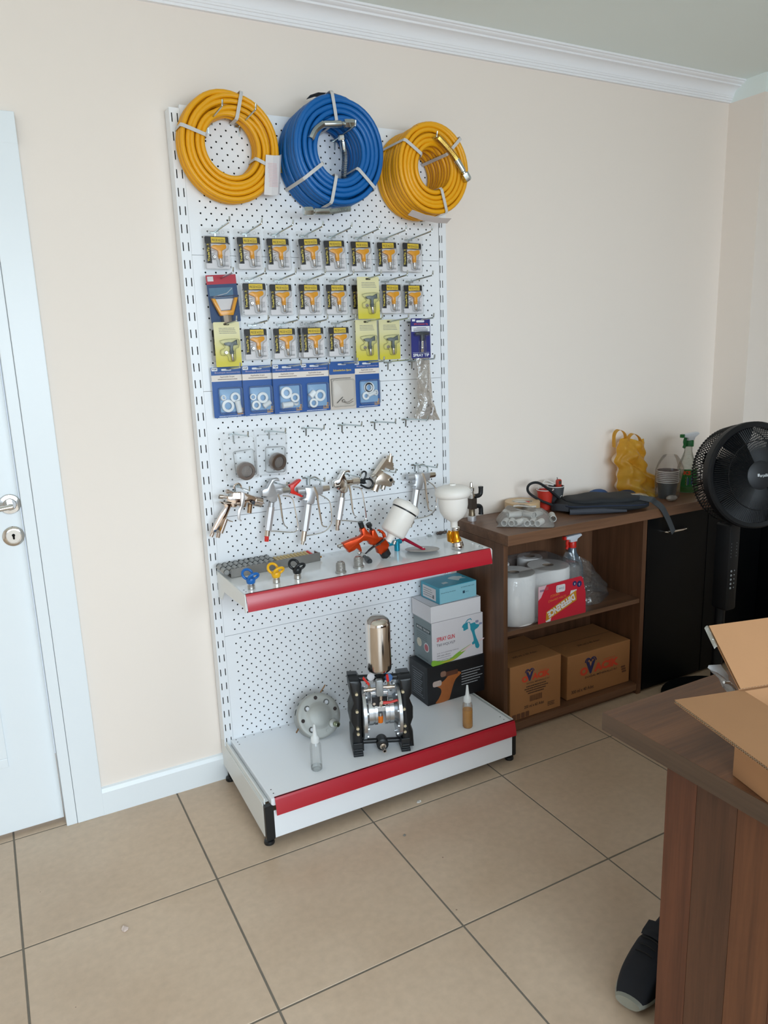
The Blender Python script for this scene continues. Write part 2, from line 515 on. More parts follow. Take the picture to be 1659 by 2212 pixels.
k = MB(); k.lathe([(.0188, 0), (.0188, .0058)], (kx, .022, kz), (0, -1, 0), 24)
k.build('lock_disc', m_satin, door)
k = MB(); k.prism(rrect(kx - .0028, kx + .0028, kz - .0095, kz + .0045, .0026), .0158, .0156); k.lathe([(.0045, 0), (.0045, .0004)], (kx, .0160, kz + .003), (0, -1, 0), 14)
k.build('keyhole', m_dark, door)

# ================================================================== white perforated display rack
GX0, GX1 = .168, 1.094
GY = -.05                      # front face of uprights and panels
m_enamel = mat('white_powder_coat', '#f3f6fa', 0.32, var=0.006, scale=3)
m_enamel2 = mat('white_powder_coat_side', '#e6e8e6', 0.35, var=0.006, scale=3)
m_red = mat('red_price_strip', '#b90f28', 0.30, var=0.03, scale=4, spec=0.9)
rack = thing('display_rack', 'tall white perforated metal display rack with red price strips against the cream wall', 'display rack', ((GX0 + GX1) / 2, -.03, 0))
SL0 = 2.1202; PITCH = .05
def upright(x0, x1, slots):
    mb = MB()
    xs = [x0]
    for s in slots: xs += [s, s + .0032]
    xs.append(x1); xs = sorted(xs)
    zs = [.06]; i = 40
    while i >= 0:
        zt = SL0 - PITCH * i
        zs += [zt - .0245, zt]; i -= 1
    zs.append(2.134)
    nsl = len(slots)
    mb.sheet(xs, zs, GY, lambda i, j: i % 2 == 1 and j % 2 == 1)
    # sides, back, top and bottom of the hollow post
    mb.add([(x0, GY, .06), (x0, 0 - .002, .06), (x0, -.002, 2.134), (x0, GY, 2.134)], [(3, 2, 1, 0)])
    mb.add([(x1, GY, .06), (x1, 0 - .002, .06), (x1, -.002, 2.134), (x1, GY, 2.134)], [(0, 1, 2, 3)])
    mb.add([(x0, GY, 2.134), (x1, GY, 2.134), (x1, -.002, 2.134), (x0, -.002, 2.134)], [(0, 1, 2, 3)])
    mb.add([(x0, GY, .06), (x1, GY, .06), (x1, -.002, .06), (x0, -.002, .06)], [(3, 2, 1, 0)])
    # slot rims and dark inside
    for s in slots:
        for i in range(41):
            zt = SL0 - PITCH * i
            a, b, c, d = s, s + .0032, zt - .0245, zt
            mb.add([(a, GY, c), (b, GY, c), (b, GY, d), (a, GY, d), (a, GY + .002, c), (b, GY + .002, c), (b, GY + .002, d), (a, GY + .002, d)],
                   [(0, 4, 5, 1), (1, 5, 6, 2), (2, 6, 7, 3), (3, 7, 4, 0)])
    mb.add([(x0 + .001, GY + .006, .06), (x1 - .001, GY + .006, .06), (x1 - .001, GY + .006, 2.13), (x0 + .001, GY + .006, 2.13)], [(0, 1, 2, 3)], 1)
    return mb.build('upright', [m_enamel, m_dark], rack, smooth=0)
upright(GX0, .198, [.1735, .1895])
upright(1.064, GX1, [1.0665, 1.0755])
PXP, PZP = .0318 / 2, .4 / 24
def peg_panel(z0, z1, zfirst):
    mb = MB(); x0, x1 = .1985, 1.0655
    nx = 51; ny = int((z1 - z0 - .012) / PZP)
    hx0, hz0 = .235, zfirst
    # blank margins around the perforated field
    fx0, fx1 = hx0 - PXP / 2, hx0 + (nx - .5) * PXP
    fz0, fz1 = hz0 - PZP / 2, hz0 + (ny - .5) * PZP
    a = .0008
    e = [(x0, z0 + a), (x1, z0 + a), (x1, z1 - a), (x0, z1 - a)]
    f = [(fx0, fz0), (fx1, fz0), (fx1, fz1), (fx0, fz1)]
    mb.add([(p[0], GY, p[1]) for p in e + f], [(0, 1, 5, 4), (1, 2, 6, 5), (2, 3, 7, 6), (3, 0, 4, 7)])
    # folded edges
    mb.add([(p[0], GY, p[1]) for p in e] + [(p[0], GY + .012, p[1]) for p in e], [(1, 0, 4, 5), (2, 1, 5, 6), (3, 2, 6, 7), (0, 3, 7, 4)])
    R = .0029
    oct8 = [(cos(pi / 4 * k + pi / 4), sin(pi / 4 * k + pi / 4)) for k in range(8)]
    sq = [(1, 1), (0, 1), (-1, 1), (-1, 0), (-1, -1), (0, -1), (1, -1), (1, 0)]
    for j in range(ny):
        for i in range(nx):
            cx, cz = hx0 + i * PXP, hz0 + j * PZP
            if (i + j) % 2:
                mb.add([(cx + s * PXP / 2, GY, cz + t * PZP / 2) for s, t in ((-1, -1), (1, -1), (1, 1), (-1, 1))], [(0, 1, 2, 3)])
            else:
                vs = [(cx + s * PXP / 2, GY, cz + t * PZP / 2) for s, t in sq] + [(cx + s * R, GY, cz + t * R) for s, t in oct8] + [(cx + s * R, GY + .0016, cz + t * R) for s, t in oct8]
                fs = []
                for q in range(8):
                    w = (q + 1) % 8
                    fs += [(q, w, 8 + w, 8 + q)[::-1], (8 + q, 8 + w, 16 + w, 16 + q)[::-1]]
                mb.add(vs, fs)
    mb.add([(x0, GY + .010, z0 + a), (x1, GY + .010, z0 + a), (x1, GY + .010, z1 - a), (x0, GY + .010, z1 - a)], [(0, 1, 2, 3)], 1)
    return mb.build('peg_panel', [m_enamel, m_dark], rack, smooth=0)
SE = [.5315, .9330, 1.3340, 1.7350]
peg_panel(.150, .5315, .166)
b0 = peg_panel(.5315, .9330, .550)
for z in (.9330, 1.3340):
    o = b0.copy(); col.objects.link(o); o.location = (0, 0, z - .5315)
peg_panel(1.7350, 2.144, 1.735 + .0185)

# ---- base: deck, side brackets, kick panel, feet, price strip
DZ0 = .160
deck = MB().box(.1885, 1.0755, -.452, GY, DZ0 - .024, DZ0)
deck = deck.build('base_deck', m_enamel, rack, smooth=0, bevel=.0015)
pf = MB()
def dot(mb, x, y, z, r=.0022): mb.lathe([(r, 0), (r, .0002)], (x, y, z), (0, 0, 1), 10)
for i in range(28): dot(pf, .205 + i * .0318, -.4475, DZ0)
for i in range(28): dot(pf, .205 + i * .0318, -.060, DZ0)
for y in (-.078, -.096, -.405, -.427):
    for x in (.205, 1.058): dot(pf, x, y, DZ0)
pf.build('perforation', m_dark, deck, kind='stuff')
for s, xo, xi in ((-1, .1665, .1875), (1, 1.0765, 1.0955)):
    sb = MB()
    # hollow channel: outer cheek and folded top lip
    xa, xb = (xo, xo + .0025) if s < 0 else (xo + .0165, xo + .019)
    out = [(-.05, .142), (-.43, .142), (-.437, .135), (-.437, .034), (-.43, .03), (-.05, .055), (-.012, .055), (-.012, .150), (-.05, .165)]
    vs = [(xa, y, z) for y, z in out] + [(xb, y, z) for y, z in out]; n = len(out)
    sb.add(vs, [tuple(range(n)), tuple(range(2 * n - 1, n - 1, -1))] + [(i, i + n, (i + 1) % n + n, (i + 1) % n) for i in range(n)])
    xc, xd = (xo + .0025, xi) if s < 0 else (xo, xo + .0165)
    sb.add([(xc, -.43, .142), (xd, -.43, .142), (xd, -.05, .142), (xc, -.05, .142)], [(0, 1, 2, 3)])
    lip = (xo + .004, xo + .0085) if s < 0 else (xo + .010, xo + .0145)
    sb.box(lip[0], lip[1], -.437, -.052, .138, .158)
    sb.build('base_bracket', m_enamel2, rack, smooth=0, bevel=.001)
    cp = MB().prism(rrect(min(xo, xi) + (.001 if s > 0 else .0005), max(xo, xi) + .004 * (-s) + (.003 if s < 0 else 0), .026, .141, .005), -.4375, -.452)
    cp.build('bracket_end_cap', m_black, rack, bevel=.001)
for x in (.182, 1.082):
    for y in (-.425, -.03):
        ft = MB().lathe([(.0155, 0), (.0165, .004), (.0150, .011), (.009, .014), (.0075, .016), (.0075, .045)], (x, y, 0), (0, 0, 1), 24)
        ft.build('foot', m_black, rack)
MB().box(.1935, 1.0755, -.4515, -.4485, .029, .119).build('kick_panel', m_enamel, rack, smooth=0, bevel=.001)
def strip(x0, x1, yt, zt, h, par, name='price_strip', bow=.004, lean=.010):
    """bowed label holder: cross-section swept along x"""
    n = 8; pr = []
    for i in range(n + 1):
        t = i / n
        pr.append((yt - .003 - lean * t - bow * sin(pi * t), zt - h * t))
    pr = [(yt + .004, zt + .0012), (yt - .002, zt + .0012)] + pr
    k = len(pr); vs = [(x, y, z) for x in (x0, x1) for y, z in pr] + [(x, y + .0016, z) for x in (x0, x1) for y, z in pr]
    fs = [(i + 1, i, k + i, k + i + 1) for i in range(k - 1)] + [(2 * k + i, 2 * k + i + 1, 3 * k + i + 1, 3 * k + i) for i in range(k - 1)]
    for q in (0, k):
        fs += [((q + i), (q + i + 1), (2 * k + q + i + 1), (2 * k + q + i)) if q else ((q + i + 1), (q + i), (2 * k + q + i), (2 * k + q + i + 1)) for i in range(k - 1)]
    fs += [(k - 1, 3 * k - 1, 4 * k - 1, 2 * k - 1)]
    mb = MB().add(vs, fs)
    return mb.build(name, m_red, par, smooth=50)
strip(.199, 1.083, -.4525, DZ0, .050, rack, bow=.0015, lean=.011)

# ---- middle shelf on brackets
SZ = .757
sh = MB().box(.1945, 1.0700, -.330, GY, SZ - .028, SZ)
shelf = sh.build('shelf_board', mat('white_gloss_shelf', '#eceff1', 0.12, var=0.006, coat=0.3), rack, smooth=0, bevel=.0015)
for x in (.1905, 1.0705):
    b = MB(); out = [(-.05, SZ + .004), (-.335, SZ + .001), (-.340, SZ - .004), (-.340, SZ - .053), (-.332, SZ - .055), (-.325, SZ - .040), (-.12, SZ - .050), (-.085, SZ - .085), (-.052, SZ - .085), (-.05, SZ - .07)]
    n = len(out); vs = [(xx, y, z) for xx in (x, x + .0035) for y, z in out]
    b.add(vs, [tuple(range(n)), tuple(range(2 * n - 1, n - 1, -1))] + [(i, i + n, (i + 1) % n + n, (i + 1) % n) for i in range(n)])
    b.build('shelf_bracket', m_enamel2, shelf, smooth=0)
strip(.196, 1.0705, -.331, SZ, .050, shelf, bow=.002, lean=.0125)
pf = MB()
for y in (-.305, -.285):
    for x in (.206, 1.058): dot(pf, x, y, SZ)
pf.build('perforation', m_dark, shelf, kind='stuff')

# ================================================================== counter along the wall
m_wal_x = wood('walnut_along_x', '#563b2a', '#7c5840', 'x', 1.0, .42)
m_wal_y = wood('walnut_along_y', '#563b2a', '#7c5840', 'y', 1.0, .42)
m_wal_z = wood('walnut_along_z', '#4d321f', '#724d36', 'z', 1.0, .45)
m_wal_r = wood('reddish_walnut_planks', '#462415', '#6c3f29', 'z', 1.1, .45)
m_blackgloss = mat('black_lacquer', '#040507', 0.42, var=0.1, spec=0.2)
m_desk = wood('desk_walnut', '#553826', '#84593b', 'x', 1.0, .45)
CZ = .79
ct = MB().box(1.149, 2.572, -.332, -.004, .752, CZ).build('countertop', m_wal_x, smooth=0, bevel=.0015)
tag(ct, 'long walnut laminate countertop against the cream wall beside the white rack', 'countertop')
cab = thing('open_cabinet', 'open walnut shelf cabinet holding paper rolls and brown cartons, right of the white rack', 'cabinet', (1.5, -.16, 0))
MB().box(1.1495, 1.1680, -.305, -.006, 0, .7515).build('side_panel', m_wal_z, cab, smooth=0, bevel=.0008)
MB().box(1.836, 1.858, -.305, -.006, 0, .7515).build('side_panel', m_wal_z, cab, smooth=0, bevel=.0008)
MB().box(1.1685, 1.8355, -.300, -.026, .400, .418).build('shelf', m_wal_x, cab, smooth=0, bevel=.0008)
MB().box(1.1685, 1.8355, -.303, -.026, .018, .047).build('bottom_board', m_wal_x, cab, smooth=0, bevel=.0008)
MB().box(1.1685, 1.8355, -.025, -.010, .018, .7515).build('back_panel', m_wal_z, cab, smooth=0)
MB().box(1.1685, 1.8355, -.285, -.270, 0, .0175).build('plinth', m_wal_x, cab, smooth=0)

bc = thing('black_cabinet', 'glossy black cabinet with chrome handle under the countertop behind the fan', 'cabinet', (2.2, -.16, 0))
MB().box(1.862, 2.568, -.285, -.006, .0, .7515).build('carcass', m_blackgloss, bc, smooth=0)
for i, (a, b) in enumerate(((1.864, 2.213), (2.217, 2.566))):
    d = MB().box(a, b, -.304, -.2855, .012, .744).build('door', m_blackgloss, bc, smooth=0, bevel=.0015)
    hx = 1.985 if i == 0 else 2.35
    hb = MB().tube(smooth_path([(hx - .035, -.302, .682), (hx - .030, -.320, .682), (hx, -.326, .682), (hx + .055, -.326, .682), (hx + .085, -.320, .682), (hx + .09, -.302, .682)], 4), .0045, 10)
    hb.build('handle', m_chrome, d)
bc2 = thing('black_storage_unit', 'black storage unit in front of the pilaster at the right edge, behind the fan', 'cabinet', (2.95, -.35, 0))
MB().box(2.58, 3.40, -.50, PY - .004, 0, .78).build('carcass', m_blackgloss, bc2, smooth=0, bevel=.003)
for a, b in ((2.585, 2.985), (2.995, 3.395)): MB().box(a, b, -.519, -.5005, .02, .765).build('door', m_blackgloss, bc2, smooth=0, bevel=.002)

# ================================================================== desk in the foreground
desk = thing('desk', 'walnut desk with thick top and plank-patterned end panel in the right foreground', 'desk', (1.3, -1.75, 0))
MB().box(.561, 2.15, -2.12, -1.392, .714, .75).build('desk_top', m_desk, desk, smooth=0, bevel=.001)
MB().box(.5598, .5609, -2.12, -1.392, .7142, .7498).build('edge_band', wood('edge_band_walnut', '#463629', '#604a39', 'y', 1.0, .5), desk, smooth=0)
ep = MB().box(.602, .622, -2.06, -1.517, 0, .7135).build('end_panel', m_wal_r, desk, smooth=0)
ys = [-1.5165, -1.582, -1.662, -1.742, -1.822, -1.902, -1.982, -2.0605]
mats_p = [m_wal_r, wood('walnut_plank_dark', '#3d2517', '#5c3a27', 'z', 1.3, .45), wood('walnut_plank_brown', '#53301c', '#7a4c2f', 'z', .9, .45)]
for i in range(7):
    MB().box(.5995, .602, ys[i + 1] + .0004, ys[i] - .0004, 0, .7135).build('plank', mats_p[(0, 1, 2, 0, 1, 2, 0)[i]], ep, smooth=0)
MB().box(2.06, 2.082, -2.06, -1.517, 0, .7135).build('end_panel', m_wal_r, desk, smooth=0)
MB().box(.623, 2.0595, -1.86, -1.842, .25, .7135).build('modesty_panel', m_wal_x, desk, smooth=0)

# ================================================================== open carton on the desk
m_card = mat('corrugated_cardboard', '#a67a54', 0.85, var=0.05, scale=14, bump=.08, bscale=90)
m_flute = mat('cardboard_flute', '#c9b497', 0.9, var=0.25, scale=300)
m_flute_d = mat('cardboard_flute_shade', '#7d5a3c', 0.95, var=0.1)
bx = thing('open_carton', 'open brown cardboard carton with raised flaps on the desk', 'box', (.583, -1.66, .751), rot=(0, 0, radians(-14.5)))
# local frame: +x along the back edge, -y along the left edge, origin at the far left bottom corner
LX, LY, HB, TK = .34, .26, .149, .006
def wall(a, b, c, d): return MB().box(a, b, c, d, 0, HB).build('carton_side', m_card, bx, world=False, smooth=0)
wall(0, TK, -LY, 0); wall(LX - TK, LX, -LY, 0); wall(TK, LX - TK, -TK, 0); wall(TK, LX - TK, -LY, -LY + TK)
MB().box(TK, LX - TK, -LY + TK, -TK, 0, .005).build('carton_base', m_card, bx, world=False, smooth=0)
def flap(p, u, v, nrm, w):
    """flap spanned by hinge vector u and outward vector v, with corrugated free edges"""
    p, u, v = Vector(p), Vector(u), Vector(v); n = u.cross(v).normalized() * nrm
    t = .0055
    mb = MB()
    for q in (0, t - .0008):
        mb.obox(p + u / 2 + v / 2 + n * (q + .0004), u / 2, v / 2, n * .0004)
    # wavy core
    k = 60; ul = u.length; vl = v.length
    vs = []
    for i in range(k * 2 + 1):
        s = i / (k * 2); h = .0008 if i % 2 else t - .0008
        vs += [p + u * s + n * h + v * .003, p + u * s + n * h + v * .999]
    mb.add(vs, [(2 * i, 2 * i + 1, 2 * i + 3, 2 * i + 2) for i in range(k * 2)], 1)
    mb.obox(p + u / 2 + v / 2 + n * t / 2, u * .492, v * .49, n * (t / 2 - .001), 2)
    return mb.build('flap', [m_card, m_flute, m_flute_d], bx, world=False, smooth=0)
flap((0, 0, HB), (0, -LY, 0), (-.115, 0, .001), 1, .115)
flap((0, 0, HB), (LX, 0, 0), (0, .083, .075), 1, .11)
flap((0, -LY, HB), (LX, 0, 0), (0, -.09, -.05), 1, .1)
flap((LX, 0, HB), (0, -LY, 0), (.10, 0, .02), 1, .1)
tape = MB()
def tp(u, v):
    # strip of clear tape folded over the edge of the back flap
    q = u * .03; r = Vector((.0 - .007 + (.012 if v > .7 else 0) * 0, 0, 0))
    return (-.006 + .010 * v, .083 - .028 * u, HB + .075 - .026 * u + .004 * sin(v * pi) - .001)
tape.grid(tp, 6, 6)
tape.build('tape', film('crinkled_tape', '#e8e6da', .15, .2, .45, .6, 120), bx, world=False)
# shiny folded bag sticking out of the carton
pb = MB()
pp = [(0.584,0.915),(0.586,0.919),(0.617,0.913),(0.628,0.896),(0.633,0.887),(0.646,0.873),(0.669,0.836),(0.662,0.838),(0.654,0.842),(0.632,0.866),(0.62,0.884),(0.612,0.895),(0.595,0.909)]
pb_o = thing('plastic_bag', 'crinkled clear plastic bag sticking out behind the carton flap on the desk', 'plastic bag', (pp[3][0], -1.60, .752))
base = [(pp[0][0], pp[0][1])]
n = len(pp); cxp = sum(p[0] for p in pp) / n; czp = sum(p[1] for p in pp) / n
random.seed(3)
vs = []; 
for r_, yo in ((0, 0.010), (.5, .008), (.85, .004), (1.0, 0)):
    for p in pp:
        j = random.uniform(-.005, .005)
        vs.append((cxp + (p[0] - cxp) * r_, -1.60 - yo + (j if 0 < r_ < 1 else 0), czp + (p[1] - czp) * r_))
fs = [(k * n + i, k * n + (i + 1) % n, (k + 1) * n + (i + 1) % n, (k + 1) * n + i) for k in range(3) for i in range(n)]
pb.add(vs, fs); pb.add([(x, -3.2 - y + .012 - .012, z) for x, y, z in vs], [f[::-1] for f in fs])
m_bagclear = film('clear_bag_film', '#eef3f7', .12, .15, .55, .6, 60)
pb.build('bag_film', m_bagclear, pb_o, smooth=60)
hh = [(0.611,0.887),(0.624,0.883),(0.634,0.876),(0.652,0.855),(0.674,0.83)]
MB().tube([(x, -1.612, z) for x, z in hh], [.0022, .003, .0028, .0024, .0012], 8).build('bag_seam', mat('shiny_bag_seam', '#dfe8ee', .12, .8), pb_o)

# ================================================================== pedestal fan
m_fan = mat('black_fan_plastic', '#0d0f12', 0.5, var=0.08, spec=0.3)
m_fan2 = mat('dark_blade_plastic', '#0a0d13', 0.4, var=0.08, spec=0.3)
fanp = Vector((2.125, -.52, .9))
fan = thing('pedestal_fan', 'black pedestal fan with round wire guard standing before the black cabinet', 'fan', (2.0, -.52, 0))
# head frame: axis pointing to the room
ax = Vector((-.28, -.93, .14)).normalized()
hc = Vector((2.022, -.626, .948))
u, v, _ = frame(ax)
# make v upward
v = (Vector((0, 0, 1)) - ax * ax.z).normalized(); u = ax.cross(v).normalized()
def hp(r, a, d): return hc + ax * d + (u * cos(a) + v * sin(a)) * r
R = .191
g = MB()
g.lathe([(R - .016, .0), (R, .002), (R + .002, .012), (R + .002, .034), (R - .004, .040), (R - .018, .037), (R - .016, .0)], hc - ax * .01, ax, 72, cap=False)
g.build('rim', m_fan, fan)
fr = MB(); N = 132
for i in range(N):
    a = 2 * pi * i / N
    fr.tube([hp(.048, a, .048), hp(.12, a + .03, .046), hp(R - .02, a + .02, .030)], .0022, 4)
fr.tube([hp(.125, 2 * pi * i / 48, .046) for i in range(48)], .0018, 5, closed=True)
fr.build('front_grille', m_fan, fan)
MB().lathe([(.052, .042), (.052, .050), (.042, .055), (.0, .056)], hc, ax, 48, cap=False).build('centre_badge', mat('badge_plastic', '#10141a', .5), fan)
lg = MB()
Mx = Matrix((( -u.x, -ax.x, v.x, 0), (-u.y, -ax.y, v.y, 0), (-u.z, -ax.z, v.z, 0), (0, 0, 0, 1)))
text_mb(lg, 'arçelik', .010, -.0568, -.002, .0135, w=.034, M=Matrix.Translation(hc) @ Mx, bold=.02)
plate(lg, -.0165, -.0085, -.004, .006, -.0568, M=Matrix.Translation(hc) @ Mx)
lg.build('logo', mat('silver_print', '#d5dbe0', .3, .3), fan)
rg = MB(); N = 96
for i in range(N):
    a = 2 * pi * i / N
    rg.tube([hp(R - .003, a, .0), hp(R - .006, a - .06, -.05), hp(R - .012, a - .12, -.095), hp(R - .04, a - .16, -.120), hp(.11, a - .18, -.128), hp(.06, a - .2, -.130)], .0020, 4)
for r_, d in ((R - .011, -.085), (.12, -.127)):
    rg.tube([hp(r_, 2 * pi * i / 48, d) for i in range(48)], .0018, 5, closed=True)
rg.build('rear_grille', m_fan, fan)
for q in range(5):
    b = MB(); a0 = 2 * pi * q / 5
    def bl(s, t, a0=a0):
        r_ = .04 + .145 * s; w_ = (.28 + .34 * s) * (1 - .55 * max(0, s - .75))
        a = a0 + (t - .5) * 2 * w_
        return tuple(hp(r_, a, .018 - .05 * t))
    b.grid(bl, 7, 7); b.grid(lambda s, t: tuple(Vector(bl(s, t)) - ax * .002), 7, 7)
    b.build('blade', m_fan2, fan, smooth=60)
MB().lathe([(.045, -.03), (.05, 0), (.042, .03), (.0, .036)], hc, ax, 24).build('hub', m_fan2, fan)
MB().lathe([(.03, -.205), (.060, -.190), (.066, -.15), (.066, -.11), (.05, -.06)], hc, ax, 28).build('motor_housing', m_fan, fan)
base = hc - ax * .125
px, py = base.x, base.y + .0
MB().lathe([(.024, .70), (.026, .80), (.034, .84), (.030, .90)], (px, py, 0), (0, 0, 1), 20).build('neck', m_fan, fan)
MB().prism(rrect(px - .029, px + .029, .40, .745, .010), py - .045, py + .02, inset=.004).build('control_box', m_fan, fan)
bt = MB()
for i in range(5):
    bt.lathe([(.0048, 0), (.0042, .0015)], (px - .010, py - .0452, .56 - i * .017), (0, -1, 0), 10)
    bt.lathe([(.0026, 0), (.0026, .0008)], (px + .008, py - .0452, .56 - i * .017), (0, -1, 0), 8)
bt.build('buttons', mat('grey_buttons', '#8c9296', .4), fan, kind='stuff')
bt = MB()
for i in range(5):
    for x in (-.018, .012): bt.lathe([(.0017, 0), (.0017, .0006)], (px + x, py - .0452, .67 - i * .013), (0, -1, 0), 8)
bt.build('indicator_marks', mat('grey_marks', '#6c7276', .4), fan, kind='stuff')
MB().cyl((px, py, .02), (px, py, .45), .022, .018, 18).build('pole', m_fan, fan)
MB().lathe([(.205, 0), (.205, .012), (.185, .022), (.05, .035), (.03, .06)], (px, py, 0), (0, 0, 1), 40).build('base', m_fan, fan)

# ================================================================== shoes behind the desk panel
m_shoe = mat('navy_shoe_fabric', '#10131c', .8, var=.15, scale=40)
m_sole = mat('grey_rubber_sole', '#9c9c90', .7, var=.06)
def shoe(label, toe, ang, group):
    t = thing('shoe', label, 'shoe', (toe[0], toe[1], 0), group, rot=(0, 0, ang))
    L = .275
    # local: toe at origin, heel towards +x
    def half(s):                                  # half width along the length
        return .0475 * (max(0.0, 1 - ((s - .36) / .40) ** 2 * .9) ** .5 if s < .36 else 1 - .30 * min(1, (s - .36) / .5) ** 1.5 * (1 if s < .86 else 1)) * (1 if s < .93 else sqrt(max(0, 1 - ((s - .93) / .072) ** 2)) * .6 + .4)
    def sole(u_, v_):
        s = v_; w = max(.006, half(s)) + .003; a = 2 * pi * u_
        z = .015 + .013 * sin(a) * (1 + .0 * s); y = w * cos(a)
        return (s * L, y, z + .004 * max(0, 1 - s * 6))
    mb = MB().grid(sole, 20, 22, cu=True)
    mb.add([sole(i / 20, 0) for i in range(20)], [tuple(range(20))]); mb.add([sole(i / 20, 1) for i in range(20)], [tuple(range(20))])
    mb.build('sole', m_sole, t, world=False, smooth=60)
    def top(s):
        if s < .45: return .052 + .055 * (s / .45) ** 1.1
        return .107 - .012 * sin((s - .45) / .55 * pi)
    def upper(u_, v_):
        s = .03 + .955 * v_; w = half(s); a = pi * u_
        h = top(s) - .022
        e = (sin(a)) ** .62 if sin(a) > 0 else 0
        cs = cos(a); y = w * (abs(cs) ** .75) * (1 if cs > 0 else -1) * (1 - .30 * e * min(1, s / .5))
        z = .022 + h * e * (min(1, (v_ / .10)) ** .5 if v_ < .10 else 1)
        return (s * L, y, z)
    mb = MB().grid(upper, 22, 26); mb.add([upper(i / 21, 1) for i in range(22)], [tuple(range(22))])
    mb.build('upper', m_shoe, t, world=False, smooth=70)
    tg = MB().grid(lambda a, b: ((.42 + .16 * b) * L, -.022 + .044 * a, top(.42 + .16 * b) + .004 + .012 * b + .004 * sin(a * pi)), 6, 6)
    tg.build('tongue', m_shoe, t, world=False, smooth=70)
    lc = MB()
    for i in range(4):
        s = .30 + .055 * i
        lc.tube([(s * L, -.020 + .008 * k, top(s) + .0015 + .004 * sin(k / 5 * pi)) for k in range(6)], .002, 6)
    lc.build('laces', mat('black_lace', '#0c0d10', .8), t, world=False, kind='stuff')
    return t
shoe('navy shoe with pale rubber sole whose toe sticks out behind the desk end panel', (.668, -1.385), radians(20), 'pair of navy shoes behind the desk')
shoe('second navy shoe almost hidden behind the desk end panel at the bottom edge', (.69, -1.475), radians(14), 'pair of navy shoes behind the desk')
# litter on the floor
m_paper = mat('scrap_paper', '#d9d6d0', .8)
def scrap(name, label, x, y, s, seed, m):
    random.seed(seed)
    mb = MB(); n = 7
    ring = [(x + s * cos(2 * pi * i / n) * random.uniform(.6, 1), y + s * sin(2 * pi * i / n) * random.uniform(.4, .9), .001 + random.uniform(0, s * .5)) for i in range(n)]
    bot = [(a, b, .0006) for a, b, c in ring]
    mb.add(ring + bot + [(x, y, s * .5)], [(i, (i + 1) % n, 2 * n) for i in range(n)] + [((i + 1) % n, i, n + i, n + (i + 1) % n) for i in range(n)])
    o = mb.build(name, m, smooth=0); return tag(o, label, 'litter')
P1 = (0.673,-0.483,-0.0); P2 = (0.548,-0.606,-0.0); P3 = (-0.262,-0.563,0.0)
scrap('paper_scrap', 'small crumpled white paper scrap on the floor before the rack', P1[0], P1[1], .011, 1, m_paper)
scrap('pebble', 'tiny grey pebble on a beige floor tile', P2[0], P2[1], .006, 2, mat('grey_grit', '#8d8a84', .9))
scrap('paper_chip', 'small pinkish paper chip on the floor tile in the left foreground', P3[0], P3[1], .013, 4, mat('pinkish_chip', '#d9c6bc', .8))

# ================================================================== pegboard hooks
m_zinc = mat('zinc_wire', '#b9c2c2', 0.25, 1.0, var=0.04)
HC = [.272 + .0956 * i for i in range(8)]                # hook columns
HR = {'A': 1.800, 'B': 1.664, 'C': 1.530, 'D': 1.397, 'E': 1.196, 'F': 1.030}
def make_hook(label):
    t = thing('peg_hook', label, 'hook', (0, GY, 0), 'zinc peg hooks on the rack')
    b = MB()
    # cross plate with two hooked-in ends
    b.ribbon([(-.0145, -.001, 0), (-.013, -.004, 0), (.013, -.004, 0), (.0145, -.001, 0)], .006, .002, (0, 0, 1))
    b.cyl((-.013, -.003, .0), (-.013, .005, .001), .0022, n=8).cyl((.013, -.003, .0), (.013, .005, .001), .0022, n=8)
    b.build('back_plate', m_zinc, t, world=False)
    MB().ribbon([(0, -.0045, .002), (0, -.003, -.012), (0, -.0015, -.026)], .0045, .0018, (1, 0, 0)).build('stabiliser_tab', m_zinc, t, world=False, smooth=0)
    MB().tube(smooth_path([(0, -.004, .001), (0, -.06, .004), (0, -.143, .0075), (0, -.152, .010), (0, -.156, .022)], 4), .0025, 8).build('prong', m_zinc, t, world=False)
    return t
HOOKS = []
def hook(x, z, label):
    if not HOOKS: o = make_hook(label); o.location = (x, GY, z)
    else: o = copy_tree(HOOKS[0], (x, GY, z), label)
    HOOKS.append(o); return o
ordn = ['first', 'second', 'third', 'fourth', 'fifth', 'sixth', 'seventh', 'eighth']
rown = {'A': 'top row of packs', 'B': 'second row of packs', 'C': 'third row of packs', 'D': 'row of blue seal packs', 'E': 'row with mostly empty hooks', 'F': 'row of spray guns'}
for r in 'ABCD':
    for i in range(8):
        hook(HC[i], HR[r], 'zinc peg hook, %s from the left in the %s' % (ordn[i], rown[r]))
for i, x in enumerate((.280, .399, .528, .660, .785, .910)): hook(x, HR['E'], 'zinc peg hook, %s from the left in the %s' % (ordn[i], rown['E']))
for i, x in enumerate((.272, .393, .521, .649, .780, .943)): hook(x, HR['F'], 'zinc peg hook, %s from the left in the %s' % (ordn[i], rown['F']))
for x, z, l in ((.277, 2.100, 'zinc peg hook carrying the left side of the yellow hose coil nearest the door'), (.372, 2.100, 'zinc peg hook carrying the right side of the yellow hose coil nearest the door'),
                (.681, 2.088, 'zinc peg hook inside the blue hose coil'), (.967, 2.084, 'zinc peg hook inside the right-hand yellow hose coil')): hook(x, z, l)

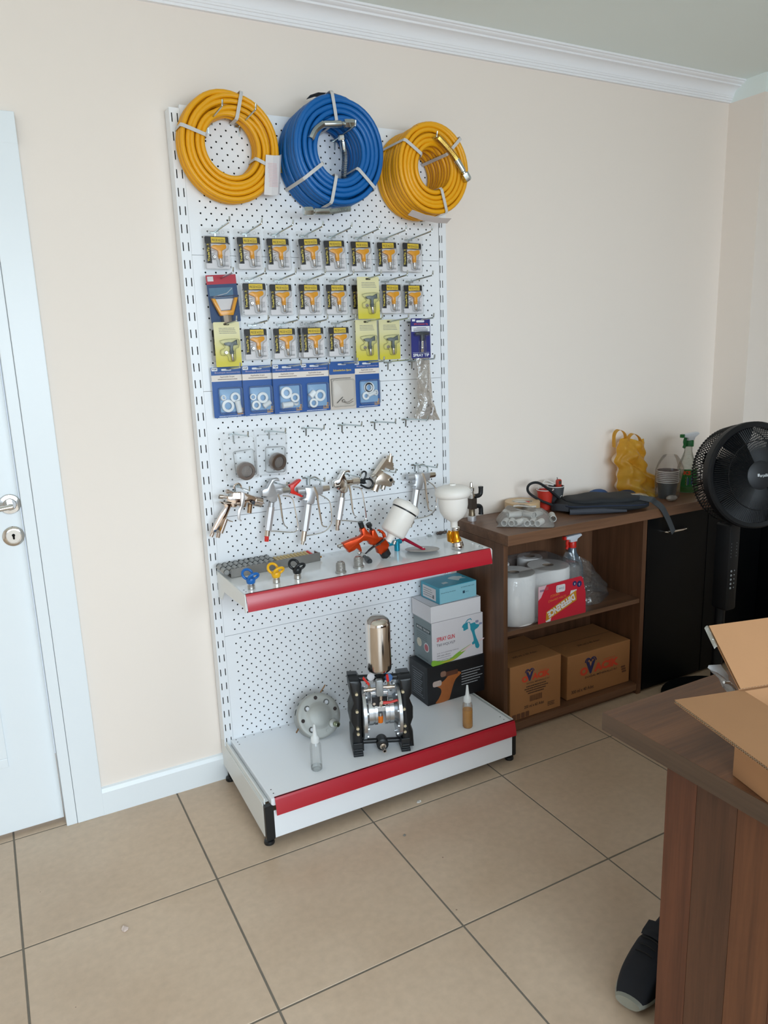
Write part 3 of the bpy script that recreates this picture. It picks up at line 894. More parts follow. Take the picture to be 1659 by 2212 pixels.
# ================================================================== coiled hoses
m_yel = mat('yellow_hose_rubber', '#f0aa10', 0.38, var=0.04, scale=20)
m_blu = mat('blue_hose_rubber', '#0a64ae', 0.34, var=0.04, scale=20)
m_tie = mat('pale_cable_tie', '#cfcdcb', 0.5)
m_spring = mat('plated_spring', '#c3ccce', 0.22, 1.0)
m_brass = mat('yellowish_spring', '#d9b45c', 0.3, 0.8)
def coil(name, label, m, c, R0, dr, nr, nd, dd, tilt, seed, hang=0.0, skew=(0, 0), squash=1.0):
    """hose wound in nr rings by nd layers. c = centre of the rearmost layer, depth runs to -y"""
    t = thing(name, label, 'hose', (c[0], c[1], c[2] - R0 - nr * dr), 'hose coils hung on the rack')
    random.seed(seed)
    pts = []; turns = []
    for d in range(nd):
        rs = range(nr) if d % 2 == 0 else range(nr - 1, -1, -1)
        for r in rs: turns.append((R0 + dr * (r + .5), d))
    jit = [(random.uniform(-.0025, .0025), random.uniform(-.003, .003), random.uniform(-.0022, .0022)) for _ in turns]
    S = 44
    for k, (r, d) in enumerate(turns):
        r2, d2 = turns[min(k + 1, len(turns) - 1)]; j1 = jit[k]; j2 = jit[min(k + 1, len(jit) - 1)]
        for s in range(S):
            f = max(0, (s - S * .72) / (S * .28)); f = f * f * (3 - 2 * f)
            rr = r + (r2 - r) * f; dp = d + (d2 - d) * f
            jx = j1[0] + (j2[0] - j1[0]) * f; jz = j1[1] + (j2[1] - j1[1]) * f; jr = j1[2] + (j2[2] - j1[2]) * f
            a = 2 * pi * s / S + 2.2
            rr += jr * sin(a * 2 + k)
            y = -(dp + .5) * dd
            sx = skew[0] * dp / max(1, nd - 1); sz = skew[1] * dp / max(1, nd - 1)
            x = cos(a) * rr + jx + sx; z = sin(a) * rr * squash + jz + sz
            pts.append((c[0] + x + y * tilt[0], c[1] + y + z * tilt[1] * 0 , c[2] + z + y * tilt[1]))
    mb = MB().tube(pts, dr * .54, 8)
    mb.build('hose', m, t, smooth=80)
    def P3(r, a, dp):
        y = -(dp + .5) * dd
        return Vector((c[0] + cos(a) * r + y * tilt[0] + skew[0] * dp / max(1, nd - 1), c[1] + y, c[2] + sin(a) * r * squash + y * tilt[1] + skew[1] * dp / max(1, nd - 1)))
    return t, P3, (R0 - dr * .25, R0 + nr * dr + dr * .25, nd)
def tie(t, P3, info, a, m=m_tie, w=.010):
    ri, ro, nd = info; e = .7
    path = [P3(ro, a, nd - .5), P3(ro - .006, a, nd - .5 + e * .55), P3((ri + ro) / 2, a, nd - .5 + e * .6), P3(ri + .006, a, nd - .5 + e * .55), P3(ri, a, nd - .5), P3(ri, a, -.5), P3(ri + .006, a, -.9), P3(ro - .006, a, -.9), P3(ro, a, -.5), P3(ro, a, nd - .5)]
    tang = Vector((-sin(a), 0, cos(a)))
    MB().ribbon(path, w, .0012, tang).build('cable_tie', m, t, smooth=40)
def coupling(t, pts, m1=m_spring, m2=m_spring, L1=.6, rs=.0105, name='coupling'):
    """spring-guarded hose end: spring along the first part of the path, plated ferrule and nut at its end"""
    P = smooth_path(pts, 14); n = len(P); k = int(n * L1)
    sp = MB(); turns = int(k * 1.0); path = []
    for i in range(k * 6):
        f = i / 6; a = P[min(int(f), n - 2)].lerp(P[min(int(f) + 1, n - 1)], f - int(f))
        d = (P[min(int(f) + 1, n - 1)] - P[min(int(f), n - 2)]).normalized(); u, w, _ = frame(d)
        ph = 2 * pi * i / 7
        path.append(a + (u * cos(ph) + w * sin(ph)) * rs * .86)
    sp.tube(path, .0015, 5); sp.build('spring_guard', m1, t)
    f = MB(); a, b = P[k - 1], P[-1]; d = (b - a); L = d.length
    f.lathe([(rs * .8, 0), (rs * .95, .004), (rs * .95, L * .55), (rs * .7, L * .58), (rs * .7, L * .66)], a, d, 14)
    f.lathe([(rs * 1.15, L * .66), (rs * 1.25, L * .7), (rs * 1.25, L * .94), (rs * 1.05, L)], a, d, 6)
    f.build(name, m2, t)

t, P3, inf = coil('hose_coil', 'yellow hose coil with folded paper tag, nearest the door on the rack top', m_yel, (.325, -.056, 2.030), .077, .0140, 5, 4, .0135, (.0, .0), 11, squash=1.03)
for a in (1.30, 2.85, 5.9): tie(t, P3, inf, a)
pt = MB()
a0 = Vector((.452, -.117, 2.035)); 
pt.ribbon([(.418, -.118, 1.958), (.440, -.121, 1.957), (.462, -.116, 1.960), (.472, -.104, 1.966)], .112, .001, (.12, 0, 1))
pt.build('paper_tag', mat('printed_white_paper', '#e3dede', .8), t, smooth=0)
pr = MB()
for i in range(16): plate(pr, .4275 + .001 * (i % 3), .456, 1.926 + i * .0042, 1.9275 + i * .0042, -.1222)
pr.build('paper_print', mat('pale_red_print', '#e2c0c2', .8), t, smooth=0, kind='stuff')
coupling(t, [(.455, -.075, 2.090), (.470, -.078, 2.055), (.4755, -.080, 2.015), (.478, -.080, 1.985), (.479, -.079, 1.975)], m_brass, m_brass, .85, .0085)

t, P3, inf = coil('hose_coil', 'thick blue hose coil in the middle of the rack top', m_blu, (.633, -.053, 2.024), .074, .0150, 5, 8, .0145, (.0, -.02), 5, skew=(.010, .008), squash=1.05)
for a in (1.72, 3.75, 5.55): tie(t, P3, inf, a)
tie(t, P3, inf, 4.45)
yb = -.172
c2 = [(0.548,2.055),(0.563,2.079),(0.59,2.099),(0.614,2.106),(0.655,2.108),(0.694,2.11),(0.674,1.962),(0.681,2.018),(0.677,2.059),(0.67,2.089),(0.659,1.866),(0.617,1.859),(0.588,1.854),(0.548,1.851),(0.506,1.85)]
coupling(t, [(x, yb, z) for x, z in (c2[0], c2[1], c2[2], c2[3], c2[4], c2[5])], L1=.42)
coupling(t, [(c2[6][0], -.12, c2[6][1]), (c2[7][0], -.12, c2[7][1]), (c2[8][0], -.125, c2[8][1]), (c2[9][0], -.13, c2[9][1])], L1=.55)
yb = -.185
coupling(t, [(x, yb, z) for x, z in c2[10:15]], L1=.5)
lb = MB().ribbon([(.578, -.10, 2.190), (.60, -.110, 2.197), (.650, -.115, 2.199), (.69, -.115, 2.192)], .03, .001, (0, -1, 0.1))
lb.build('label_card', mat('dark_label_card', '#4a4a48', .6), t, smooth=0)

t, P3, inf = coil('hose_coil', 'deep yellow hose coil hanging past the right end of the rack top', m_yel, (.958, -.053, 1.998), .062, .0138, 5, 9, .0142, (-.02, .03), 8, skew=(.012, .010), squash=1.06)
for a in (2.6, .75, 5.0): tie(t, P3, inf, a)
c3 = [(0.973,2.091),(1.001,2.07),(1.038,2.037),(1.061,2.005),(1.089,1.97)]
coupling(t, [(x, -.198, z) for x, z in c3], m_brass, m_spring, .55)
c4 = [(0.948,2.108),(0.971,2.104),(0.989,2.093),(0.998,2.082)]
coupling(t, [(x, -.12, z) for x, z in c4], m_brass, m_spring, .8, .009)
pt = MB().ribbon([(.878, -.175, 1.866), (.925, -.180, 1.852), (.985, -.178, 1.846), (1.030, -.170, 1.848)], .03, .001, (0, -.75, .3))
pt.build('paper_tag', mat('printed_pink_paper', '#d9cfcc', .8), t, smooth=0)

# ================================================================== blister packs on the hooks
m_blist = film('clear_blister', '#fefefe', .015, .2, .08, .0)
m_blist2 = film('clear_blister_raised', '#fdfefe', .012, .25, .03)
m_orange = mat('amber_plastic', '#eda214', .32, var=.05, scale=60)
m_steel = mat('turned_steel', '#b9b4af', .22, 1.0, var=.05)
m_inkblk = mat('black_ink', '#1d1b1c', .5)
m_inkgrey = mat('grey_ink', '#77777a', .6)
m_cardw = mat('pack_card_white', '#dcdadd', .6)
m_cardy = mat('label_yellow', '#e3c33a', .5)
m_txty = mat('lettering_yellow', '#e8d35c', .5)
def bulge(pts, y0, y1, inset=.003):
    """open-backed vacuum-formed bubble"""
    mb = MB().prism(pts, y0, y1, inset=inset)
    k = len(mb.f) - 2
    for i in (k + 1, k):
        if all(abs(mb.v[q][1] - y0) < 1e-7 for q in mb.f[i]): del mb.f[i]; del mb.m[i]
    return mb
def bars(mb, x0, x1, z, h, y, n, seed, mi=0):
    """a line of illegible small print"""
    random.seed(seed); x = x0
    while x < x1 - .001:
        w = random.uniform(.0015, .005)
        plate(mb, x, min(x + w, x1), z, z + h, y, mi); x += w + .0009
TIPH = spoly([(-.021, .0065), (-.012, .0095), (.000, .0085), (.010, .0110), (.0195, .0115), (.0225, .006), (.0205, -.0005), (.012, -.005), (.0085, -.0085), (.008, -.020), (-.003, -.020), (-.0035, -.009), (-.009, -.0045), (-.018, -.001), (-.0235, .003)], 3)
def nozzle(t, x, y, z, mh, mn, fanned=False):
    hd = spoly([(-.019, .004), (-.006, .007), (.004, .006), (.012, .009), (.021, .0135), (.019, .005), (.022, -.002), (.010, -.003), (.007, -.008), (.0065, -.020), (-.002, -.020), (-.002, -.008), (-.007, -.004), (-.017, -.002)], 3) if fanned else TIPH
    h = MB().prism([(a + x, b + z) for a, b in hd], y - .011, y - .001, inset=.0022)
    h.lathe([(.0068, 0), (.0075, .0015), (.0075, .0035), (.0058, .0045), (.0058, .006), (.0072, .0072), (.0072, .0088), (.0055, .010)], (x + .0025, y - .006, z - .019), (.06, 0, -1), 14)
    h.build('tip_handle', mh, t, world=False, smooth=40)
    n = MB().lathe([(.0050, 0), (.0050, .0055), (.0044, .006), (.0044, .019), (.0028, .0225)], (x + .003, y - .006, z - .027), (.08, 0, -1), 14)
    n.build('tip_barrel', mn, t, world=False)
    s = MB().lathe([(.0016, 0), (.0056, .0), (.0060, .003), (.0045, .0055), (.0016, .0055), (.0016, 0)], (x - .014, y - .001, z - .024), (0, -1, 0), 16, cap=False)
    s.build('seal', m_steel, t, world=False)
def make_tradetip(label):
    t = thing('nozzle_pack', label, 'blister pack', (0, 0, 0), 'nozzle packs with amber tips')
    W = .0425
    sh = MB().prism(rrect(-W, W, -.112, .008, .004), -.0006, .0006)
    # upstanding rim of the clamshell
    rim = rrect(-W + .003, W - .003, -.109, -.014, .006)
    sh.tube([(a, -.003, b) for a, b in rim], .0012, 5, closed=True)
    for s in (-1, 1): sh.tube([(s * .021 + .0045 * cos(a_ * pi / 5), -.0012, -.003 + .0048 * sin(a_ * pi / 5)) for a_ in range(10)], .0006, 4, closed=True)
    sh.build('clamshell', m_blist, t, world=False)
    cd = MB().prism(rrect(-.0365, .0365, -.1075, -.0155, .004), -.0010, -.0016).build('insert_card', m_cardw, t, world=False, smooth=0)
    pr = MB(); y = -.0017
    pr.prism(rrect(-.0365, .0365, -.036, -.0155, .004), y, y - .0001, 0)
    plate(pr, -.0365, .0365, -.036, -.028, y - .0001, 0); plate(pr, -.0365, -.0185, -.092, -.030, y - .00005, 0)
    plate(pr, -.0365, -.0325, -.092, -.030, y - .0001, 3); plate(pr, -.0195, -.0188, -.092, -.036, y - .0001, 3)
    plate(pr, -.0170, .0265, -.0335, -.0175, y - .0002, 1)
    text_mb(pr, 'PRECISE NOZZLE', .0048, y - .0003, -.0258, .0072, 0, w=.0385, bold=.01)
    text_mb(pr, 'TradeTip 2', -.0265, y - .0003, -.0615, .0085, 2, w=.050, rot=pi / 2, bold=.025)
    for i, q in enumerate((-.072, -.0765, -.081, -.0855)): bars(pr, .0175, .0310, q, .0016, y - .0001, 3, 20 + i, 3)
    for i in range(14): plate(pr, .0115 + i * .0015, .0115 + i * .0015 + (.0009 if i % 3 else .0005), -.1015, -.0955, y - .0001, 3)
    pr.build('print', [m_inkblk, m_cardy, m_txty, m_inkgrey], cd, world=False, smooth=0)
    nozzle(t, .003, -.0018, -.050, m_orange, m_steel)
    bl = bulge(spoly([(-.024, -.036), (.028, -.034), (.031, -.052), (.020, -.062), (.017, -.100), (-.003, -.102), (-.006, -.083), (-.020, -.082), (-.022, -.066), (-.006, -.060), (-.024, -.054)], 3), -.0018, -.016, .004)
    bl.build('blister', m_blist2, t, world=False, smooth=50)
    return t
PK = []
def pack(i, row, y, label, rz=0.0, dx=0.0, dz=0.0):
    loc = (HC[i] + dx, y, HR[row] + .003 + dz)
    if not PK: o = make_tradetip(label); o.location = loc
    else: o = copy_tree(PK[0], loc, label)
    o.rotation_euler = (0, rz, 0)
    PK.append(o)
TT = 'clear pack with amber spray tip, '
for i, (y, rz) in enumerate(((-.064, .0), (-.072, .02), (-.066, .02), (-.088, .06), (-.066, .03), (-.066, .02), (-.069, .02), (-.073, -.02))):
    pack(i, 'A', y, TT + ordn[i] + ' from the left in the top row', -rz)
for i, y, rz, l in ((1, -.096, 0, 'right beside the red and navy pack'), (2, -.068, 0, 'third place of the second row'), (3, -.072, 0, 'fourth place of the second row'), (4, -.069, 0, 'fifth place of the second row'), (5, -.062, 0, 'half hidden behind the yellow card of the second row'), (6, -.092, .01, 'right of the yellow card in the second row'), (7, -.072, 0, 'at the right end of the second row')):
    pack(i, 'B', y, TT + l, rz)
for i, y, l in ((0, -.060, 'hidden behind the leftmost yellow card'), (1, -.078, 'second place of the third row'), (2, -.076, 'third place of the third row'), (3, -.082, 'fourth place of the third row, in front of another'), (4, -.072, 'fifth place of the third row')):
    pack(i, 'C', y, TT + l)
pack(3, 'C', -.062, TT + 'peeking out behind the fourth pack of the third row', 0, -.008)

# ---- yellow cards with a grey spray tip
def grad_mat():
    m = bpy.data.materials.new('yellow_fading_card'); m.use_nodes = True
    nt = m.node_tree; N = nt.nodes; L = nt.links; b = N['Principled BSDF']
    tc = N.new('ShaderNodeTexCoord'); sx = N.new('ShaderNodeSeparateXYZ'); mr = N.new('ShaderNodeMapRange')
    L.new(tc.outputs['Object'], sx.inputs[0]); L.new(sx.outputs['Z'], mr.inputs[0])
    mr.inputs[1].default_value = -.125; mr.inputs[2].default_value = 0.0
    r = N.new('ShaderNodeValToRGB'); L.new(mr.outputs[0], r.inputs[0])
    r.color_ramp.elements[0].color = lin('#d8cb3c') + (1,); r.color_ramp.elements[0].position = 0.1
    r.color_ramp.elements[1].color = lin('#e6dfae') + (1,); r.color_ramp.elements[1].position = 0.75
    L.new(r.outputs[0], b.inputs['Base Color']); b.inputs['Roughness'].default_value = .45
    return m
m_grad = grad_mat()
m_greyp = mat('slate_plastic', '#5d6668', .4, var=.05)
YC = []
def make_yellow(label):
    t = thing('spray_tip_card', label, 'blister pack', (0, 0, 0), 'yellow cards with grey spray tips')
    cd = MB().prism(rrect(-.040, .040, -.126, .006, .003), -.0004, .0004).build('backing_card', m_grad, t, world=False, smooth=0)
    pr = MB(); y = -.0005
    pr.prism(rrect(-.009, .009, -.0035, .0025, .0028), y, y - .0001, 0)
    for i in range(4): bars(pr, -.024, .024 + .002 * i, -.013 - .0048 * i, .0017, y, 8, 40 + i, 1)
    pr.build('print', [mat('slot_shadow', '#4a4434', .8), m_inkgrey], cd, world=False, smooth=0)
    nozzle(t, .006, -.001, -.060, m_greyp, m_steel, True)
    bl = bulge(spoly([(-.026, -.048), (.022, -.043), (.034, -.050), (.030, -.070), (.020, -.076), (.018, -.108), (-.002, -.110), (-.006, -.094), (-.024, -.092), (-.026, -.076), (-.012, -.068)], 3), -.0006, -.0165, .004)
    bl.build('blister', m_blist2, t, world=False, smooth=50)
    return t
def yellow(i, row, y, label, dx=0.0, dz=0.0):
    loc = (HC[i] + dx, y, HR[row] + .003 + dz)
    if not YC: o = make_yellow(label); o.location = loc
    else: o = copy_tree(YC[0], loc, label)
    YC.append(o)
yellow(5, 'B', -.112, 'yellow card with grey spray tip, the only one in the second row')
yellow(0, 'C', -.097, 'yellow card with grey spray tip, leftmost of the third row')
yellow(5, 'C', -.086, 'yellow card with grey spray tip, left one of the two side by side')
yellow(6, 'C', -.072, 'yellow card with grey spray tip, right one of the two side by side')

# ---- red and navy pack with a V guard
t = thing('tip_guard_pack', 'red and navy pack with an orange V-shaped spray guard', 'blister pack', (HC[0], -.080, HR['B'] + .003), rot=(0, -.05, 0))
m_navy = mat('navy_print', '#22406b', .5, var=.1, scale=30)
cd = MB().prism(rrect(-.046, .046, -.128, .010, .003), -.0005, .0005).build('backing_card', m_navy, t, world=False, smooth=0)
pr = MB()
plate(pr, -.046, .046, -.017, .0098, -.0006, 0); plate(pr, -.042, -.024, -.008, .006, -.0007, 1)
plate(pr, -.041, .032, -.050, -.027, -.0006, 2)
for i in range(3): bars(pr, -.030, .030, -.056 - .004 * i, .0016, -.0007, 8, 70 + i, 3)
pr.tube([(.030, -.001, -.030), (.012, -.001, -.044), (-.03, -.001, -.052)], .0008, 4, mi=1)
pr.build('print', [mat('crimson_print', '#b3283a', .5), m_cardw, mat('blue_grey_print', '#4f7590', .5, var=.15, scale=60), mat('pale_blue_ink', '#8aa0b5', .6)], cd, world=False, smooth=0, kind='stuff')
vg = MB().prism([(-.040, -.058), (-.030, -.058), (-.016, -.094), (.016, -.094), (.030, -.058), (.040, -.058), (.022, -.104), (.020, -.109), (-.020, -.109), (-.022, -.104)], -.003, -.018, inset=.003)
vg.build('guard', m_orange, t, world=False)
MB().prism([(-.029, -.060), (.029, -.060), (.016, -.092), (-.016, -.092)], -.002, -.004).build('guard_window', m_cardw, t, world=False)
MB().lathe([(.0125, 0), (.0135, .002), (.0135, .020), (.012, .023)], (0, -.012, -.108), (0, 0, -1), 6).build('guard_nut', m_satin, t, world=False, smooth=0)
bulge(spoly([(-.043, -.054), (0, -.052), (.043, -.054), (.026, -.100), (.018, -.112), (.017, -.127), (-.017, -.127), (-.018, -.112), (-.026, -.100)], 2), -.0008, -.021, .004).build('blister', m_blist2, t, world=False, smooth=50)

# ---- deep blue SPRAY TIP pack
t = thing('spray_tip_pack', 'deep blue pack with white SPRAY TIP lettering, right end of the third row', 'blister pack', (HC[7], -.118, HR['C'] + .003))
m_dblue = mat('royal_blue_print', '#262a78', .45)
cd = MB().prism(rrect(-.038, .038, -.126, .007, .004), -.0005, .0005).build('backing_card', m_dblue, t, world=False, smooth=0)
pr = MB(); y = -.0007
pr.prism(rrect(-.017, .015, -.0065, .0005, .0033), y, y - .0001, 0)
plate(pr, -.033, -.021, -.003, .004, y, 0); plate(pr, -.036, .036, -.037, -.019, y, 0)
text_mb(pr, 'SPR II Switch Tip', .002, y, -.0128, .0065, 1, w=.056, bold=.02)
for i, q in enumerate((-.0245, -.0288, -.0322, -.0352)): bars(pr, -.028 + .012 * (i == 0), .028 - .006 * (i == 0), q, .0018, y - .0001, 6, 90 + i, 2)
plate(pr, -.033, .033, -.1075, -.1068, y, 0)
text_mb(pr, 'SPRAY TIP', 0, y, -.1155, .0100, 0, w=.064, bold=.03)
pr.build('print', [mat('white_print', '#e6e8ee', .5), mat('orange_red_print', '#d8533c', .5), mat('dark_small_print', '#4b4560', .6)], cd, world=False, smooth=0, kind='stuff')
h = MB().prism(spoly([(-.024, -.041), (-.022, -.047), (-.006, -.0495), (-.0035, -.054), (-.003, -.068), (.008, -.068), (.0085, -.054), (.012, -.049), (.025, -.048), (.0265, -.041), (.010, -.0385), (-.010, -.0385)], 3), -.002, -.013, inset=.002)
h.build('tip_handle', mat('charcoal_plastic', '#33373d', .4), t, world=False, smooth=40)
MB().lathe([(.0046, 0), (.0046, .02), (.006, .022), (.006, .026), (.004, .028)], (.002, -.0075, -.066), (-.04, 0, -1), 14).lathe([(.002, 0), (.0058, 0), (.006, .004), (.002, .004)], (.001, -.004, -.100), (0, -1, 0), 14).build('tip_barrel', m_chrome, t, world=False)
bulge(spoly([(-.028, -.040), (.0, -.036), (.029, -.038), (.028, -.052), (.014, -.056), (.013, -.106), (-.010, -.106), (-.010, -.056), (-.027, -.052)], 3), -.0006, -.016, .004).build('blister', m_blist2, t, world=False, smooth=50)

# ---- blue seal kit cards
m_sblue = mat('seal_pack_blue', '#17509a', .42, var=.03)
m_cream = mat('cream_band', '#e9dfd6', .5)
m_ptfe = mat('white_ptfe', '#e8eaec', .42)
m_paleblue = mat('tray_pale_blue', '#7fa6cc', .4, var=.06, scale=40)
def washer(mb, x, y, z, ro, ri, h, d=(0, -1, 0)):
    mb.lathe([(ri, 0), (ro * .97, 0), (ro, .0008), (ro, h - .0008), (ro * .97, h), (ri, h), (ri, 0)], (x, y, z), d, 22, cap=False)
SP = {'a': ([(-.020, -.088, .0085, .0055, (.35, -1, .25)), (.019, -.088, .0155, .0085, (0, -1, 0)), (-.006, -.113, .0195, .0115, (0, -1, 0))], ((.024, -.098), (.030, -.136), .009)),
      'b': ([(-.022, -.090, .010, .0065, (0, -1, 0)), (.010, -.094, .0175, .0095, (0, -1, 0)), (-.013, -.116, .0145, .008, (0, -1, 0))], ((.010, -.122), (.034, -.108), .008)),
      'c': ([(-.009, -.083, .0190, .0105, (0, -1, 0)), (.019, -.100, .0150, .0085, (0, -1, 0)), (.022, -.121, .0095, .006, (0, -.5, 1))], ((-.026, -.122), (.010, -.120), .0095)),
      'd': ([(.012, -.098, .0190, .0110, (0, -1, 0)), (-.012, -.121, .0150, .0085, (0, -1, 0))], ((-.024, -.100), (-.006, -.084), .0095)),
      'e': ([(.000, -.082, .0165, .0100, (0, -1, 0)), (.003, -.083, .0185, .0110, (0, -1, 0)), (-.011, -.110, .0135, .0070, (0, -1, 0)), (.026, -.101, .0100, .006, (.4, -1, 0))], ((-.004, -.110), (.026, -.099), .0060))}
def seal_pack(i, y, kind, label, badge, W=.0505):
    t = thing('seal_pack', label, 'blister pack', (HC[i], y, HR['D'] + .003), 'blue packs of white seals')
    MB().prism(rrect(-W, W, -.150, .0075, .004), -.0006, .0006).build('clamshell', film('clear_sleeve', '#fdfefe', .05, .08, .04), t, world=False)
    cd = MB().prism(rrect(-W + .001, W - .001, -.1485, .0065, .003), -.0010, -.0016).build('backing_card', m_sblue, t, world=False, smooth=0)
    pr = MB(); q = -.0018
    pr.prism(rrect(-.017, .015, -.0055, .0005, .0028), q, q - .0001, 0)
    pr.prism(rrect(-.0475, -.029, -.0055, .005, .002), q, q - .0001, 0)
    text_mb(pr, badge, -.0383, q - .0003, -.0003, .0048, 4, w=.0145, bold=.03)
    text_mb(pr, 'Boutique accessories', .002, q, -.0112, .0062, 2, w=.080, bold=.01)
    plate(pr, -W + .001, W - .001, -.0375, -.0185, q, 1)
    text_mb(pr, 'Applicable Scope', .0, q - .0003, -.0242, .0058, 3, w=.046, bold=.015)
    bars(pr, -.030, .033, -.0325, .0022, q - .0003, 8, 11, 3)
    text_mb(pr, 'AE', .034, q, -.129, .013, 5, w=.019, bold=.04); plate(pr, .024, .044, -.1415, -.1395, q, 5); plate(pr, .0255, .0425, -.1380, -.1365, q, 5)
    bars(pr, -.034, .036, -.1458, .0018, q, 8, 13, 0)
    pr.build('print', [mat('white_print', '#e6e8ee', .5), m_cream, mat('lilac_print', '#b9a9bd', .5), mat('brown_print', '#6d5750', .5), m_inkblk, mat('logo_gold', '#e3a53a', .45)], cd, world=False, smooth=0, kind='stuff')
    MB().prism(rrect(-.028, .038, -.132, -.062, .003), -.0018, -.0022).build('tray', m_paleblue, cd, world=False, smooth=0)
    ws, plug = SP[kind]
    for (x, z, ro, ri, d) in ws:
        mb = MB(); washer(mb, x, -.004, z, ro, ri, .007, d); mb.build('seal_ring', m_ptfe, t, world=False)
    (x0, z0), (x1, z1), r = plug
    d = Vector((x1 - x0, 0, z1 - z0)); L = d.length
    MB().lathe([(r * .8, 0), (r * 1.05, .001), (r * 1.05, .005), (r, .006), (r, L - .003), (r * .75, L)], (x0, -.010, z0), d, 16).build('plug', m_ptfe, t, world=False)
    bulge(rrect(-.033, .043, -.138, -.056, .008), -.0018, -.020, .006).build('blister', m_blist2, t, world=False, smooth=50)
SL = 'blue pack of white plastic seals, '
seal_pack(0, -.062, 'a', SL + 'first from the left', 'TQP')
seal_pack(1, -.070, 'b', SL + 'second from the left', 'UQP')
seal_pack(2, -.080, 'c', SL + 'third from the left', 'TQM')
seal_pack(3, -.079, 'd', SL + 'fourth from the left', 'TQM')
seal_pack(5, -.078, 'e', SL + 'at the right end beyond the beige bag pack', 'IMP', .047)

t = thing('needle_pack', 'blue-topped pack with a beige bag holding a ball and wires', 'blister pack', (HC[4], -.086, HR['D'] + .003))
cd = MB().prism(rrect(-.047, .047, -.148, .008, .004), -.0006, .0006).build('backing_card', mat('beige_bag_card', '#cfc4ba', .6, var=.06, scale=30), t, world=False, smooth=0)
pr = MB()
pr.prism(rrect(-.047, .047, -.034, .008, .004), -.0007, -.0009, 0)
pr.prism(rrect(-.015, .015, -.004, .001, .0024), -.0010, -.0011, 1)
text_mb(pr, 'Schneiderbox Spare', .0, -.0012, -.0215, .0085, 2, w=.066, bold=.02, shear=.2)
pr.build('print', [m_sblue, m_cardw, m_cardy], cd, world=False, smooth=0, kind='stuff')
bulge(rrect(-.041, .043, -.140, -.050, .010), -.0008, -.012, .005).build('blister', m_blist2, t, world=False, smooth=50)
MB().ell((-.002, -.006, -.121), .0055, .0055, .0055).build('steel_ball', m_steel, t, world=False)
w = MB(); w.tube(smooth_path([(0, -.006, -.122), (.015, -.006, -.126), (.034, -.006, -.116)], 5), .0009, 6); w.tube(smooth_path([(0, -.006, -.125), (.016, -.006, -.131), (.034, -.006, -.124)], 5), .0009, 6)
w.build('wire', m_steel, t, world=False, kind='stuff')
MB().tube([(-.026, -.006, -.127), (-.004, -.006, -.108)], .0011, 6).build('needle', m_inkblk, t, world=False)
m_edge = mat('shiny_edge_print', '#5c5a55', .4, var=.5, scale=200)
MB().tube(smooth_path([(-.041, -.001, -.138), (-.041, -.001, -.060), (-.036, -.001, -.048), (.03, -.001, -.047)], 4), .0011, 5).build('bag_edge', m_edge, t, world=False)

# ---- clear strainer packs
def strainer(x, y, z, label, rz, fx, fz, d):
    t = thing('strainer_pack', label, 'blister pack', (x, y, z), 'clear packs with steel strainers', rot=(0, rz, 0))
    mb = MB().prism(rrect(-.057, .057, -.148, .010, .010), -.0006, .0006)
    mb.tube([(a, -.003, b) for a, b in rrect(-.050, .052, -.142, -.012, .008)], .0012, 6, closed=True)
    mb.build('clamshell', m_blist, t, world=False)
    bulge(rrect(-.022, .044, -.134, -.050, .008), -.001, -.026, .006).build('blister', m_blist2, t, world=False, smooth=50)
    s = MB()
    p0 = Vector((fx, -.003, fz)); dd = Vector(d).normalized()
    s.lathe([(.027, 0), (.0285, .002), (.0285, .018), (.027, .021), (.0185, .021), (.0180, .016)], p0, dd, 28, cap=False)
    s.build('strainer_ring', mat('bronzed_steel', '#9a8c84', .3, 1.0, var=.06), t, world=False)
    u, w, dd2 = frame(dd); c = p0 + dd * .015
    ms = MB()
    ms.lathe([(.018, 0), (.0, .0004)], c, dd, 24, cap=False)
    for k in range(-7, 8):
        r_ = sqrt(max(0, .0178 ** 2 - (k * .0024) ** 2))
        ms.tube([c + dd * .0008 + u * (k * .0024) - w * r_, c + dd * .0008 + u * (k * .0024) + w * r_], .0006, 4)
    ms.build('mesh', mat('fine_wire_mesh', '#b0a8a4', .4, .8, var=.3, scale=400), t, world=False, kind='stuff')
strainer(.277, -.098, HR['E'] + .004, 'clear pack with bronzed strainer, the left of two on the empty-hook row', -.06, .010, -.116, (.05, -1, -.05))
strainer(.399, -.070, HR['E'] + .003, 'clear pack with dark tilted strainer, the right of two on the empty-hook row', .06, .016, -.098, (.25, -1, -.15))

# ---- hanging bag of parts
t = thing('parts_bag', 'narrow translucent bag of small parts hanging at the right end of the rack', 'plastic bag', (HC[7], -.120, HR['D'] + .003))
m_fog = film('foggy_bag_film', '#ddd8d2', .12, .18, .42, .7, 45)
def bagf(s):
    def fn(a, b):
        wid = .026 + .006 * b + (.020 * max(0, b - .75) / .25)
        cx = .004 + .008 * b + .012 * max(0, b - .6)
        th = .004 + .014 * sin(min(1, b * 1.1) * pi * .8)
        x = cx + (a - .5) * 2 * wid; y = -s * th * sin(pi * a) * (1 + .15 * sin(9 * a + 7 * b)) - .002
        return (x, y - .004 * sin(b * 14 + a * 5) * sin(pi * a), .008 - .205 * b - .012 * (a if b > .85 else 0))
    return fn
mb = MB(); mb.grid(bagf(1), 12, 24); mb.grid(bagf(-.3), 12, 24); mb.build('bag_film', m_fog, t, world=False, smooth=70)
